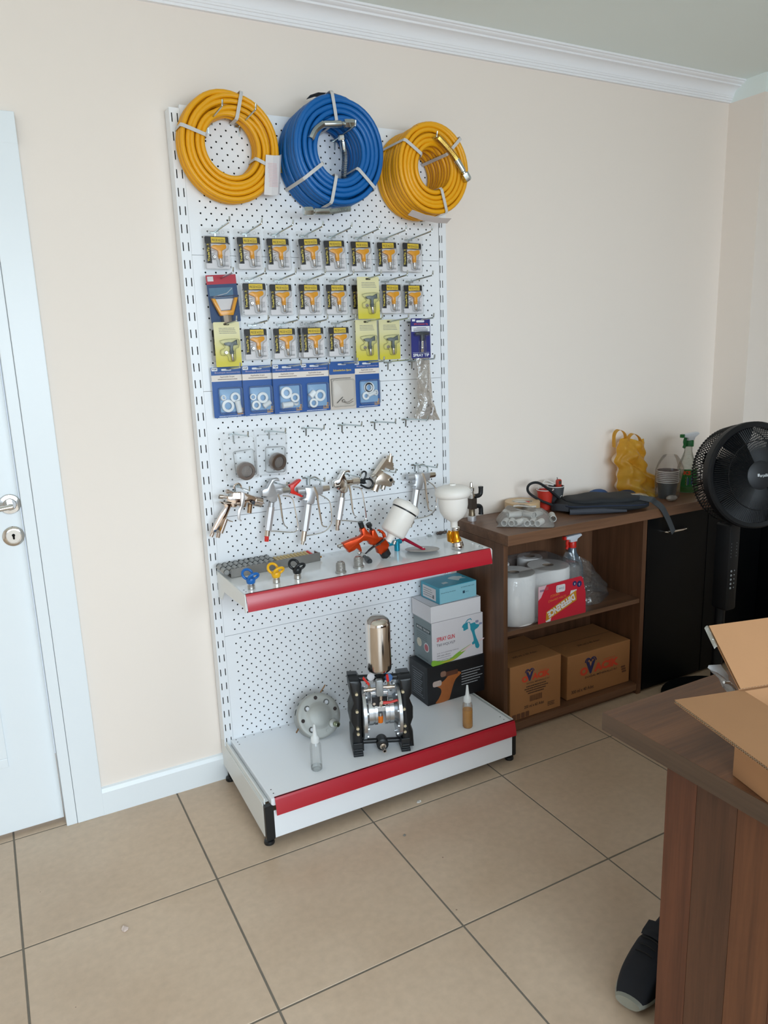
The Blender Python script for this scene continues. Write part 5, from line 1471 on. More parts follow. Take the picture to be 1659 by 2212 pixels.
MB().box(xa, xb, yf, -.0305, Q[2][1], Q[0][1] - .012).build('valve_plate', m_pblk, pump, world=False, smooth=0, bevel=.001)
MB().box(xa, xb, yf, -.0305, Q[5][1], Q[4][1] - .001).build('cross_bar', m_palu, pump, world=False, smooth=0, bevel=.001)
cx = Q[6][0]
MB().cyl((cx, yf + .004, Q[6][1]), (cx, yf + .004, Q[7][1]), .0078, n=18).build('plug_neck', m_palu, pump, world=False)
MB().lathe([(.0085, 0), (.009, .001), (.009, .020), (.0082, .0235)], (cx, yf + .004, Q[7][1]), (0, 0, -1), 20).build('orange_plug', mat('orange_plug', '#f07a10', .4), pump, world=False)
b = MB().prism(rrect(min(Q[9][0], Q[11][0]), max(Q[10][0], Q[12][0]), Q[12][1], Q[9][1], .006), yf - .016, yf + .004, inset=.002)
b.build('regulator', mat('grey_regulator', '#9ea2a4', .35, .4), pump, world=False, smooth=35)
for a, bq, la, lb in ((13, 14, 17, 18), (15, 16, 19, 20)):
    v = MB().cyl((Q[a][0], yf, Q[a][1]), (Q[bq][0], yf, Q[bq][1]), .0048, n=14)
    m0 = ((Q[a][0] + Q[bq][0]) / 2, (Q[a][1] + Q[bq][1]) / 2)
    v.cyl((m0[0] - .008, yf, m0[1]), (m0[0] + .008, yf, m0[1]), .0068, n=14); v.cyl((m0[0], yf, m0[1]), (Q[la][0], yf - .004, Q[la][1]), .004, n=10)
    v.build('ball_valve', m_nick, pump, world=False)
    MB().ribbon([(Q[la][0], yf - .005, Q[la][1]), (Q[lb][0], yf - .006, Q[lb][1])], .008, .004, (0.3 if la == 17 else 1, 0, .3 if la != 17 else .6)).build('red_lever', m_redp, pump, world=False, smooth=0)
v = MB().cyl((Q[23][0], yf - .006, Q[23][1]), (Q[24][0], yf - .006, Q[24][1]), .0060, n=14); v.cyl((Q[23][0], yf - .006, (Q[23][1] + Q[24][1]) / 2), (Q[23][0], yf - .02, (Q[23][1] + Q[24][1]) / 2), .0062, n=12)
v.build('ball_valve', m_nick, pump, world=False)
MB().tube([(Q[21][0] - .004, yf - .018, Q[21][1]), ((Q[21][0] + Q[22][0]) / 2, yf - .018, Q[21][1] - .0005), (Q[22][0], yf - .018, Q[22][1])], [.0055, .0042, .0042], 10).build('red_lever', m_redp, pump, world=False)
h = MB()
for i in (27, 28): h.lathe([(.0050, 0), (.0046, .003), (.0025, .003), (.0022, .001)], (Q[i][0], yf, Q[i][1]), (0, -1, 0), 14)
h.build('plate_screws', m_nick, pump, world=False, kind='stuff')
BL = zz([(-0.0781,0.3788),(-0.079,0.3188),(-0.079,0.2599),(-0.0783,0.2407),(0.0705,0.3718),(0.0731,0.3116),(0.0743,0.2526),(0.0737,0.2321)])
for p in BL: MB().lathe([(.0052, 0), (.0052, .010), (.0045, .011)], (p[0], -.0445, p[1]), (0, -1, 0), 10).build('bolt', m_bolt, pump, world=False, smooth=30)
MA = zz([(-0.1,0.4113),(0.1015,0.401),(-0.0613,0.1912),(0.0652,0.1825),(0.0014,0.178),(0.0046,0.4111),(0.0047,0.4329),(-0.0805,0.3945),(0.0811,0.3874)])
MB().cyl((MA[0][0], 0, MA[0][1]), (MA[1][0], 0, MA[1][1]), .0105, n=20).cyl((MA[0][0] - .001, 0, MA[0][1]), (MA[0][0] + .03, 0, MA[0][1]), .0145, n=20).cyl((MA[1][0] - .03, 0, MA[1][1]), (MA[1][0] + .001, 0, MA[1][1]), .0145, n=20).build('upper_manifold', m_pblk, pump, world=False)
MB().cyl((MA[2][0], -.01, MA[2][1]), (MA[3][0], -.01, MA[3][1]), .0085, n=18).build('lower_manifold', m_pblk, pump, world=False)
hc_ = (MA[4][0] , MA[4][1] + .006)
MB().lathe([(.0185, -.004), (.0195, 0), (.0195, .034), (.0165, .036)], (hc_[0], 0.0, hc_[1]), (0, -1, 0), 28).build('outlet_hub', m_pblk, pump, world=False)
MB().lathe([(.0105, 0), (.0105, .006), (.006, .007), (.0055, .026), (.0065, .027), (.0065, .032), (.0042, .032), (.004, .026)], (hc_[0], -.035, hc_[1] - .002), (.05, -1, -.10), 18, cap=False).build('hose_barb', m_nick, pump, world=False)
MB().lathe([(.0165, 0), (.0165, .028), (.013, .034), (.0115, .036)], (MA[5][0], 0, MA[5][1] - .020), (0, 0, 1), 8).build('canister_socket', m_pblk, pump, world=False, smooth=20)
for x, z, m in ((MA[5][0] - .030, MA[0][1] + .003, m_cardw), (MA[5][0] + .028, MA[1][1] + .005, mat('blue_sticker', '#1d63a8', .4))):
    MB().lathe([(.0125, 0), (.012, .0006)], (x, -.0108, z), (0, -1, .25), 22).build('sticker', m, pump, world=False)
cb = MA[5][1] + .016
CT = zz([(-0.0035,0.4355),(-0.0081,0.6188)])
Hc = CT[1][1] - cb - .004
MB().lathe([(.010, -.010), (.012, -.002), (.030, .0), (.0385, .008), (.0400, .016), (.0405, Hc - .028), (.0400, Hc - .022), (.034, Hc - .010), (.022, Hc - .002), (.0, Hc)], (MA[5][0], 0, cb), (0, 0, 1), 44).build('canister', mat('mirror_steel_canister', '#ddd6cf', .12, 1.0, var=.02), pump, world=False, smooth=50)
h = MB()
for i in (7, 8): h.lathe([(.0072, 0), (.0072, .010), (.005, .011)], (MA[i][0], -.030, MA[i][1] - .012), (0, 0, 1), 14)
h.build('clamp_bolts', m_pblk, pump, world=False, kind='stuff')

# ---- round aluminium air motor cover leaning on the panel
a_ = Vector((-.06, -.88, .47)).normalized(); c_ = Vector((.462, -.186, .2345))
g = thing('pump_cover', 'round cast aluminium pump cover leaning against the perforated panel', 'pump part', (.45, -.16, DZ0))
v_ = (Vector((0, 0, 1)) - a_ * a_.z).normalized(); u_ = v_.cross(a_).normalized()
def dp(x, z, d=0.0): return c_ + u_ * x + v_ * z + a_ * d
Rd = .0775
m_cast = mat('dull_cast_aluminium', '#a9aaa6', .5, .45, var=.08, scale=25, bump=.1, bscale=150)
MB().lathe([(Rd - .006, -.052), (Rd - .002, -.050), (Rd - .002, -.034), (Rd - .006, -.033), (Rd - .006, -.031), (Rd - .001, -.030), (Rd, -.012), (Rd - .001, -.004), (Rd - .004, -.001), (Rd - .006, .0), (.062, .0002), (.047, .0006), (.045, .001), (.036, .0045), (.030, .0065), (.012, .0085), (.0, .009)], c_, a_, 64).build('cover_body', m_cast, g, smooth=30)
for x, z in ((-.036, .030), (.034, .038), (-.034, -.040)):
    MB().lathe([(.0108, 0), (.0104, .0006), (.0, .0007)], dp(x, z, .0003), a_, 22, cap=False).build('bolt_recess', mat('shaded_recess', '#5c5d5b', .7), g)
    MB().lathe([(.0068, 0), (.0068, .004), (.0058, .0052), (.0032, .0052), (.0030, .003), (.0, .003)], dp(x, z, .0006), a_, 20, cap=False).build('cover_bolt', m_alu, g)
for x, z in ((.0, .060), (.060, .010), (-.058, -.006)):
    MB().lathe([(.0066, 0), (.0064, .0005)], dp(x, z, .0004), a_, 18).build('bolt_hole', mat('brown_bore', '#2a1c1a', .6), g)
for x, z in ((.060, -.006), (.018, -.054)):
    MB().lathe([(.006, 0), (.006, .001), (.0042, .001), (.004, .0035), (.0, .0036)], dp(x, z, .0005), a_, 16).build('small_screw', m_cast, g)
MB().lathe([(.016, -.006), (.0155, .008), (.012, .010)], dp(.043, -.036, 0), a_, 24).build('outlet_boss', m_cast, g)
MB().lathe([(.0085, 0), (.0090, .004), (.0095, .008), (.0085, .009), (.0088, .018), (.0072, .019), (.0058, .019), (.005, .010)], dp(.046, -.039, .009), a_ + u_ * .35 - v_ * .3, 18, cap=False).build('outlet_nipple', mat('zinc_yellow_fitting', '#aeb49a', .3, 1.0), g)
for ang in (2.05, 2.42, 2.78):
    p = c_ + (u_ * cos(ang) + v_ * sin(ang)) * (Rd - .0005) - a_ * .021
    d = (u_ * cos(ang) + v_ * sin(ang)); tn = a_.cross(d).normalized(); w = .011 if ang != 2.42 else .006
    vs = [p + d * .0006 + tn * (w * cos(t * pi / 8)) + a_ * (.0045 * sin(t * pi / 8)) for t in range(16)]
    MB().add(vs, [tuple(range(16))]).build('side_slot', m_dark, g, smooth=0)
ma = mat('brown_rod', '#8d6a48', .5, .3)
MB().cyl(dp(.026, .070, -.030), dp(.050, .096, -.022), .0024, n=8).build('rod', ma, g); MB().cyl(dp(-.070, -.026, -.030), dp(-.082, -.038, -.026), .0026, n=8).build('rod', ma, g)

# ---- two squeeze bottles
def bottle(x, y, label, liquid):
    g = thing('dropper_bottle', label, 'bottle', (x, y, DZ0), 'dropper bottles on the deck')
    m_sh = film('clear_bottle_shell', '#fdfefe', .03, .18, .06)
    MB().lathe([(.0, .0005), (.0155, .0), (.0175, .003), (.0178, .008), (.0178, .078), (.0165, .087), (.0125, .093), (.0118, .096)], (x, y, Z), (0, 0, 1), 32, cap=False).build('bottle_shell', m_sh, g, smooth=50)
    MB().lathe([(.0128, .094), (.0132, .096), (.0132, .110), (.0110, .113), (.0072, .117), (.0052, .135), (.0035, .152), (.0028, .154), (.0, .1545)], (x, y, Z), (0, 0, 1), 28).build('dropper_cap', mat('white_dropper_cap', '#e6e9ea', .45), g, smooth=50)
    if liquid:
        MB().lathe([(.0, .0015), (.0152, .0015), (.0168, .004), (.0170, .009), (.0170, .066), (.0, .0662)], (x, y, Z), (0, 0, 1), 32, cap=False).build('liquid', film('amber_oil', '#f8c766', .02, .1, .60), g, smooth=50)
    else:
        MB().lathe([(.0, .0015), (.0152, .0015), (.0168, .004), (.0170, .009), (.0170, .012), (.0, .0122)], (x, y, Z), (0, 0, 1), 32, cap=False).build('liquid', film('clear_residue', '#f6f8f8', .05, .1, .05), g, smooth=50)
bottle(.3685, -.374, 'empty clear dropper bottle with white nozzle on the deck', False)
bottle(.922, -.402, 'dropper bottle half full of amber oil on the deck', True)

# ---- stack of gun boxes
def carton(name, label, x0, x1, y0, y1, z0, z1, m, rz=0, group=None, bev=.0012):
    cx, cy = (x0 + x1) / 2, (y0 + y1) / 2
    g = thing(name, label, 'box', (cx, cy, z0), group, rot=(0, 0, rz))
    b = MB().box(x0 - cx, x1 - cx, y0 - cy, y1 - cy, .0003, z1 - z0).build('box_body', m, g, world=False, smooth=0, bevel=bev)
    return g, b, (x1 - x0) / 2, (y1 - y0) / 2, z1 - z0
GP = 'boxes stacked on the deck'
# black box with an orange gun picture
g, b, hx, hy, H = carton('gun_box', 'black box printed with an orange spray gun, bottom of the stack', .884, 1.136, -.203, -.075, DZ0, .308, mat('black_print_card', '#15161a', .42), group=GP)
pr = MB(); y = -hy - .0006
pr.prism(spoly([(-.095, .075), (-.060, .082), (-.035, .100), (-.020, .105), (.010, .105), (.020, .095), (-.004, .078), (-.018, .050), (-.028, .020), (-.040, .002), (-.092, .002), (-.080, .018), (-.068, .040), (-.072, .058)], 3), y + .0003, y, 0)
pr.prism(rrect(-.104, -.066, .068, .090, .008), y, y - .0001, 1); pr.prism(rrect(-.070, -.046, .100, .122, .008), y, y - .0001, 2); pr.prism(rrect(-.050, .006, .098, .116, .004), y + .0002, y - .00005, 3)
for i in range(6): bars(pr, .022, .118 - .012 * (i % 3), .100 - i * .0105, .0028, y, 9, 200 + i, 4)
pr.build('front_print', [mat('copper_print', '#a9602c', .45, var=.15, scale=40), mat('chrome_print', '#c0ada4', .4, var=.25, scale=120), mat('chrome_print_dark', '#8e6a58', .4, var=.3, scale=120), mat('dusk_copper_print', '#5c3524', .45, var=.3, scale=60), mat('pale_print', '#c9ccd0', .5)], b, world=False, smooth=0, kind='stuff')
pr = MB(); Ms = Matrix.Rotation(-pi / 2, 4, 'Z')
for q in ((-.045, .040, .020, .0212), (-.045, .040, .120, .1212), (-.045, -.0445, .020, .120), (.0395, .040, .020, .120)): plate(pr, q[0], q[1], q[2], q[3], -hx - .0006, 0, M=Ms)
k0 = len(pr.v)
for i in range(10): bars(pr, -.036, .030 - .006 * (i % 3), .108 - i * .009, .0030, -hx - .0006, 9, 230 + i, 0)
pr.xf(Ms, k0)
pr.build('side_print', mat('pale_grey_print', '#8f949b', .5), b, world=False, smooth=0, kind='stuff')
# white SPRAY GUN box
g, b, hx, hy, H = carton('gun_box', 'white box printed SPRAY GUN with a teal gun, third from the top', .910, 1.134, -.198, -.072, .3085, .4725, mat('white_print_card', '#dcd8dc', .4), group=GP)
pr = MB(); y = -hy - .0006
text_mb(pr, 'SPRAY GUN', -.053, y, .098, .0165, 0, w=.078, bold=.02)
text_mb(pr, 'T60 HQLVLP', -.053, y, .075, .0118, 1, w=.080)
for i, (s_, w_) in enumerate((('Join us in painting makeup', .094), ('100% water efficient', .058), ('Overall protection', .060), ('High speed fast mix', .066))):
    text_mb(pr, s_, -.092, y, .044 - i * .0095, .0052, 1, w=w_, align='L')
gun = spoly([(.020, .128), (.030, .136), (.052, .138), (.056, .130), (.075, .132), (.080, .124), (.097, .118), (.086, .106), (.074, .100), (.082, .070), (.096, .036), (.088, .026), (.078, .032), (.074, .048), (.066, .044), (.062, .054), (.070, .060), (.066, .082), (.058, .104), (.044, .112), (.030, .108), (.018, .112)], 2)
pr.prism(gun, y, y - .0002, 2)
pr.prism(spoly([(.044, .134), (.052, .132), (.056, .100), (.050, .076), (.044, .070), (.042, .072), (.048, .090), (.046, .110)], 2), y - .0002, y - .0003, 3)
pr.prism(rrect(.004, .024, .104, .122, .004), y - .0001, y - .0003, 3); pr.prism(rrect(.078, .092, .128, .138, .003), y - .0001, y - .0003, 4); pr.prism(rrect(.094, .108, .118, .126, .003), y - .0001, y - .0003, 4)
pr.tube([(.034, y - .0004, .138), (.044, y - .0004, .148), (.056, y - .0004, .150), (.060, y - .0004, .144)], .0018, 5, mi=2)
pr.prism(spoly([(-.112, .0), (-.112, .022), (-.080, .014), (-.040, .012), (.0, .030), (.06, .050), (.020, .022), (-.02, .004), (-.06, .001)], 3), y + .0004, y + .0001, 5)
pr.prism(spoly([(-.08, .006), (-.02, .010), (.020, .030), (.05, .046), (.0, .018), (-.03, .004)], 3), y + .0002, y - .0001, 6)
pr.prism(spoly([(.010, .030), (.06, .050), (.112, .062), (.112, .056), (.06, .042), (.03, .030)], 3), y + .0002, y - .0001, 7)
pr.build('front_print', [mat('red_ink', '#d23a44', .5), mat('dark_ink', '#5d5560', .5), mat('teal_ink', '#2b93a8', .45), m_cardw, mat('grey_lilac_ink', '#8e92ad', .45), mat('green_ink', '#86b83c', .5), mat('ochre_ink', '#d6ae3c', .5), mat('pink_ink', '#e6cdd0', .5)], b, world=False, smooth=0, kind='stuff')
pr = MB(); k0 = len(pr.v)
plate(pr, -hy + .001, hy - .001, .001, H - .001, -hx - .0005, 0)
plate(pr, -.046, .055, .118, .134, -hx - .0008, 1)
text_mb(pr, 'MODEL: T60-LVLP', .004, -hx - .0011, .126, .0085, 2, w=.088, bold=.02)
for i in range(4): bars(pr, -.044, .030, .106 - i * .0075, .0022, -hx - .0008, 8, 260 + i, 3)
pr.lathe([(.017, 0), (.0165, .0004)], (-.026, -hx - .0006, .066), (0, -1, 0), 22, 4); pr.lathe([(.0175, 0), (.017, .0004)], (.025, -hx - .0006, .060), (0, -1, 0), 22, 2); pr.lathe([(.0135, 0), (.013, .0004)], (.025, -hx - .0011, .060), (0, -1, 0), 22, 5)
for i in range(8): plate(pr, -.034 + i * .009, -.029 + i * .009, .008, .014, -hx - .0008, 3)
pr.xf(Ms, k0)
pr.build('side_print', [mat('slate_print', '#7d8a8d', .45), mat('dark_slate_print', '#3b4a4c', .45), m_cardw, mat('slate_small_print', '#596568', .5), mat('cream_badge', '#cfc7b4', .5, var=.3, scale=200), mat('red_badge', '#b7636a', .5, var=.3, scale=150)], b, world=False, smooth=0, kind='stuff')
# plain white box
g, b, hx, hy, H = carton('gun_box', 'plain white box under the teal box in the stack', .909, 1.126, -.196, -.062, .473, .536, mat('plain_white_card', '#e0dde0', .5), group=GP)
pr = MB()
pr.tube([(-hx, -hy, H), (hx, -hy, H)], .0007, 4); pr.tube([(-hx, -hy, H), (-hx, hy, H)], .0007, 4)
pr.build('lid_crease', mat('crease_grey', '#7f7c80', .8), b, world=False)
# teal box
g, b, hx, hy, H = carton('gun_box', 'teal automatic spray gun box on top of the stack', .945, 1.112, -.190, -.072, .5365, .598, mat('teal_card', '#3f9fb8', .35), rz=radians(3), group=GP)
pr = MB(); y = -hy - .0006
plate(pr, -hx + .001, hx - .001, .001, H - .002, y + .0003, 0)
text_mb(pr, 'World Wrap-Goodness', -.045, y, .040, .0042, 1, w=.066, bold=.02); text_mb(pr, 'AUTOMATIC SPRAY GUN', .042, y, .046, .0042, 1, w=.060)
plate(pr, .020, .030, .022, .032, y, 1); text_mb(pr, 'W-71', .040, y, .026, .0048, 1, w=.012)
pr.build('front_print', [mat('pale_teal_ink', '#8cc3d2', .4), mat('dark_teal_ink', '#24475a', .5)], b, world=False, smooth=0, kind='stuff')
pr = MB()
plate(pr, -hy + .012, hy - .022, .006, H - .010, -hx - .0006, 0); k0 = 0
for i in range(4): bars(pr, -hy + .017, .010 + .006 * (i % 2), .040 - i * .0085, .0026, -hx - .0008, 6, 280 + i, 1)
plate(pr, .016, .026, .012, .026, -hx - .0008, 1)
pr.xf(Ms, 0); pr.build('side_label', [m_cardw, mat('label_ink', '#7a7f80', .6)], b, world=False, smooth=0, kind='stuff')
pr = MB()
gun = spoly([(.010, .020), (.040, .028), (.055, .020), (.070, .012), (.060, .000), (.068, -.016), (.045, -.010), (.030, -.024), (.020, -.014), (.012, .002)], 3)
pr.add([(x, z, H + .0004) for x, z in gun], [tuple(range(len(gun)))]); pr.add([(x, z, H + .0004) for x, z in ((-.045, -.030), (-.020, -.028), (-.020, -.010), (-.043, -.012))], [(0, 1, 2, 3)])
pr.build('lid_print', mat('pale_lid_print', '#cfe0e2', .4), b, world=False, smooth=0, kind='stuff')

# ================================================================== inside the open cabinet
SHZ = .4185
pk = thing('paper_roll_pack', 'wrapped pack of white paper rolls with red DIFFERENCE label on the cabinet shelf', 'paper rolls', (1.38, -.16, SHZ))
m_tissue = mat('white_tissue', '#f0eeec', .85, var=.02, scale=30, bump=.08, bscale=80)
m_core = mat('cardboard_core', '#8a7a6c', .9)
for x, y, r in ((1.2655, -.2130, .0815), (1.4310, -.2130, .0815), (1.285, -.0795, .0505), (1.450, -.0795, .0505)):
    H = .190; ri = .022
    o = MB().lathe([(ri, 0), (r - .003, 0), (r, .004), (r, H - .004), (r - .003, H), (ri, H), (ri, 0)], (x, y, SHZ + .0008), (0, 0, 1), 44, cap=False).build('paper_roll', m_tissue, pk, smooth=40)
    MB().lathe([(ri - .0005, .001), (ri - .0005, H - .0005), (ri - .002, H - .0005), (ri - .002, .001)], (x, y, SHZ + .0008), (0, 0, 1), 24, cap=False).build('roll_core', m_core, o)
m_wrap = film('clear_wrap', '#fbfcfd', .06, .10, .22, .45, 22)
def stad(k, n=12):
    x0, x1, y0, y1, r = 1.183 - k, 1.551 + k, -.2965 - k, -.028 + k, .050
    p = []
    for cx, cy, a0 in ((x1 - r, y1 - r, 0), (x0 + r, y1 - r, 90), (x0 + r, y0 + r, 180), (x1 - r, y0 + r, 270)):
        for i in range(n + 1):
            a = radians(a0 + 90 * i / n); p.append((cx + r * cos(a), cy + r * sin(a)))
    return p
wr = MB(); prof = stad(.0012); n = len(prof); random.seed(5)
rings = []
for z, k in ((.0015, -.012), (.012, .0), (.10, .0), (.180, .0), (.1935, -.006)):
    rings.append([(x, y, SHZ + z) for x, y in stad(.0012 + k)])
rings.append([(1.325 + (x - 1.325) * .55, -.156 + (y + .156) * .55, SHZ + .1945) for x, y in prof])
wr.add([p for r_ in rings for p in r_], [(k * n + i, k * n + (i + 1) % n, (k + 1) * n + (i + 1) % n, (k + 1) * n + i) for k in range(len(rings) - 1) for i in range(n)])
wr.build('plastic_wrap', m_wrap, pk, smooth=60)
lb = MB(); Y0 = -.2990
m_dred = mat('label_red', '#c61f36', .4, var=.03)
m_fade = mat('label_pink_fade', '#d9b3bc', .45, var=.06, scale=20)
lb.prism([(1.313, .4105), (1.530, .4070), (1.548, .4200), (1.545, .5000), (1.530, .560), (1.520, .570), (1.313, .563)], Y0, Y0 - .0004, 0)
lab = lb.build('label', m_dred, pk, smooth=0)
lb = MB(); y = Y0 - .0006
lb.prism([(1.313, .5630), (1.352, .5645), (1.340, .545), (1.326, .520), (1.313, .510)], y + .0001, y, 0)
lb.prism([(1.352, .4185), (1.372, .4185), (1.376, .433), (1.348, .424)], y, y - .0001, 1); lb.prism([(1.466, .505), (1.470, .521), (1.500, .521), (1.496, .512)], y, y - .0001, 1)
lb.prism([(1.350, .4225), (1.352, .458), (1.496, .518), (1.500, .478)], y - .0001, y - .0003, 2)
sl = math.atan2(.058, .146)
text_mb(lb, 'DIFFERENCE', 1.4245, y - .0005, .4695, .0275, 1, w=.138, rot=pi + sl * .98, bold=.05)
text_mb(lb, 'İÇTEN ÇEKMELİ', 1.404, y - .0002, .5015, .0110, 3, w=.086, rot=pi + .10)
text_mb(lb, 'HAVLU', 1.392, y - .0002, .5175, .0105, 3, w=.042, rot=pi + .10)
lb.prism(rrect(1.398, 1.442, .525, .554, .006), y, y - .0001, 1); lb.tube([(1.404, y - .0003, .527), (1.4015, y - .0003, .540), (1.404, y - .0003, .552)], .0006, 4, mi=4)
text_mb(lb, '21cm', 1.424, y - .0003, .5385, .0085, 4, w=.026, rot=pi)
for x, z, r, s in ((1.512, .540, .0125, '2'), (1.4885, .546, .0100, '6')):
    lb.lathe([(r, 0), (r - .0002, .0002)], (x, y + .0001, z), (0, -1, 0), 22, 4)
    text_mb(lb, s, x, y - .0004, z - .002, .0085, 1, rot=pi, bold=.02)
for i in range(10): plate(lb, 1.320 + i * .0022, 1.320 + i * .0022 + (.0014 if i % 3 else .0007), .542, .550, y - .0001, 4)
for i in range(3): bars(lb, 1.348, 1.360, .5545 - i * .0045, .0018, y - .0001, 3, 300 + i, 5)
lb.build('label_print', [m_fade, m_cardw, mat('label_gold', '#c98a1e', .45), mat('label_orange', '#e08a3a', .45), mat('label_navy', '#22285e', .45), mat('label_grey', '#8d7078', .5)], lab, smooth=0, kind='stuff')

# ---- red and white trigger spray with a blue bottle, in a clear bag
sb = thing('trigger_spray', 'red and white trigger spray head on a pale blue bottle behind the paper rolls', 'spray bottle', (1.60, -.150, SHZ))
def trigger_head(par, x, y, z, m_a, m_b, s=1.0):
    MB().lathe([(.0165 * s, 0), (.0165 * s, .022 * s), (.0145 * s, .026 * s)], (x, y, z), (0, 0, 1), 20).build('collar', m_a, par)
    MB().prism([(x - .040 * s, z + .052 * s), (x + .038 * s, z + .056 * s), (x + .044 * s, z + .048 * s), (x + .020 * s, z + .036 * s), (x + .016 * s, z + .025 * s), (x - .016 * s, z + .025 * s), (x - .020 * s, z + .036 * s), (x - .040 * s, z + .040 * s)], y - .012 * s, y + .012 * s, inset=.003).build('spray_head', m_b, par, smooth=40)
    MB().prism([(x - .050 * s, z + .052 * s), (x - .040 * s, z + .053 * s), (x - .040 * s, z + .039 * s), (x - .050 * s, z + .039 * s)], y - .008 * s, y + .008 * s, inset=.001).build('nozzle_tip', m_a, par)
    MB().tube(smooth_path([(x - .024 * s, y, z + .038 * s), (x - .030 * s, y, z + .022 * s), (x - .027 * s, y, z + .008 * s), (x - .033 * s, y, z - .004 * s)], 4), .0055 * s, 8, flat=1.3).build('trigger', m_a, par)
trigger_head(sb, 1.610, -.150, SHZ + .218, m_redp, mat('white_spray_plastic', '#d9dee6', .4), .95)
MB().lathe([(.0, .0), (.040, 0), (.044, .006), (.044, .130), (.038, .160), (.018, .195), (.0145, .220)], (1.610, -.150, SHZ + .0008), (0, 0, 1), 32, cap=False).build('bottle', film('pale_blue_bottle', '#a9c4d8', .10, .12, .45), sb, smooth=50)
bg = thing('clear_bag', 'crumpled clear plastic bag around the trigger spray on the cabinet shelf', 'plastic bag', (1.62, -.17, SHZ))
def bagf(side):
    def fn(a, b):
        w = .065 + .060 * (1 - b) ** .8 * (1 if True else 0); cx = 1.615 + .020 * (1 - b)
        th = .075 * (1 - .55 * b)
        x = cx + (a - .5) * 2 * w + (.045 * (1 - b) * a * (.6 - abs(b - .35)) * 2)
        f = sin(pi * a) ** .7
        y = -.175 - side * th * f + .006 * sin(9 * a + 5 * b) * f + .004 * sin(23 * b + 11 * a)
        z = SHZ + .001 + .215 * b * (1 - .30 * a) + .002 * sin(17 * a)
        return (x, y, z)
    return fn
mb = MB(); mb.grid(bagf(1), 22, 18); mb.grid(bagf(-.8), 22, 18)
mb.build('bag_film', film('crumpled_clear_film', '#eef2f4', .10, .14, .10, .9, 38), bg, smooth=70)

# ---- water cartons
m_kraft = mat('brown_kraft', '#a87446', .75, var=.05, scale=18)
m_korange = mat('kraft_orange_ink', '#d8492a', .6); m_knavy = mat('kraft_navy_ink', '#2b2c5c', .6); m_kblk = mat('kraft_black_ink', '#3a2a22', .7)
def water_box(label, x0, x1, y0, y1, z0, z1, sub, wide, rz):
    g, b, hx, hy, H = carton('water_carton', label, x0, x1, y0, y1, z0, z1, m_kraft, rz, 'brown water cartons in the cabinet', .003)
    pr = MB(); y = -hy - .0008
    k = 1.0 if wide else .72; cz = H * (.60 if wide else .74); cx = .0
    w = .205 * (1 if wide else .64)
    text_mb(pr, 'O', cx - w * .405, y, cz - .006 * k, .036 * k, 0, w=.042 * k, bold=.06)
    text_mb(pr, 'V', cx - w * .235, y - .0002, cz + .004 * k, .052 * k, 1, w=.050 * k, bold=.07)
    text_mb(pr, 'ACIK', cx + w * .185, y, cz - .003 * k, .036 * k, 0, w=w * .66, bold=.06)
    # fountain over the V
    for s in (-1, 1):
        for r_ in (.010, .0145):
            pts = [(cx - w * .235 + s * (r_ - r_ * cos(t * pi / 6)) * k, y - .0003, cz + .030 * k + r_ * 1.1 * sin(t * pi / 6) * k) for t in range(7)]
            pr.tube(pts, .0022 * k, 5, mi=1)
    pr.prism([(cx - w * .235 - .003 * k, cz + .036 * k), (cx - w * .235 + .003 * k, cz + .036 * k), (cx - w * .235 + .002 * k, cz + .014 * k), (cx - w * .235 - .002 * k, cz + .014 * k)], y, y - .0002, 2)
    text_mb(pr, 'DOĞAL MİNERALLİ SU', cx + .01, y, cz - .033 * k, .0105 * k, 3, w=w * .84, bold=.01)
    bars(pr, cx + w * .10, cx + w * .42, cz + .020 * k, .0025 * k, y, 4, 330, 0)
    if wide:
        text_mb(pr, sub, -hx + .022, y, .030, .0145, 3, w=.118, align='L', bold=.01)
        for i in range(3): pr.prism(rrect(hx - .044 - .003 * i, hx - .020 - .003 * i, .050 + .011 * i, .058 + .011 * i, .003), y, y - .0001, 4)
    else:
        for i in range(4): bars(pr, -.055 + .008 * abs(i - 1), .058 - .010 * abs(i - 1), H * .56 - i * .0095, .0042, y, 8, 340 + i, 3)
        for i in range(22): plate(pr, -.030 + i * .0028, -.030 + i * .0028 + (.0018 if i % 3 else .0010), H * .28, H * .39, y, 4)
        text_mb(pr, sub, -.008, y, H * .20, .0125, 3, w=.096, bold=.01)
        for i in range(3): bars(pr, .058, .092, H * .155 - i * .0065, .003, y, 5, 350 + i, 3)
        for i in range(4): pr.prism(rrect(-hx + .010 + i * .021, -hx + .028 + i * .021, .004, .026, .003), y, y - .0001, 4)
    pr.build('front_print', [m_korange, m_knavy, mat('kraft_pale', '#c9986a', .7), m_kblk, mat('kraft_brown_ink', '#6b452c', .7)], b, world=False, smooth=0, kind='stuff')
    pr = MB()
    pr.add([(x, yy, H + .0006) for x, yy in ((-hx, -.0009), (hx, -.0009), (hx, .0009), (-hx, .0009))], [(0, 1, 2, 3)])
    pr.build('lid_seam', m_kblk, b, world=False, smooth=0)
    # lay the lid lettering flat
    pr2 = MB(); text_mb(pr2, sub, 0, 0, 0, .013, 0, w=.12); pr2.xf(Matrix.Translation((0, -.045, H + .0006)) @ Matrix.Rotation(-pi / 2, 4, 'X'))
    pr2.build('lid_print', m_kblk, b, world=False, smooth=0)
    return g
water_box('taller brown water carton with barcode, left on the cabinet floor', 1.190, 1.437, -.290, -.060, .0475, .268, '200 ml x 60 Adet', False, 0)
water_box('wider brown water carton with logo, right on the cabinet floor', 1.488, 1.826, -.270, -.050, .0475, .234, '300 ml x 40 Adet', True, 0)

# ================================================================== things on the countertop
Z = CZ + .0005
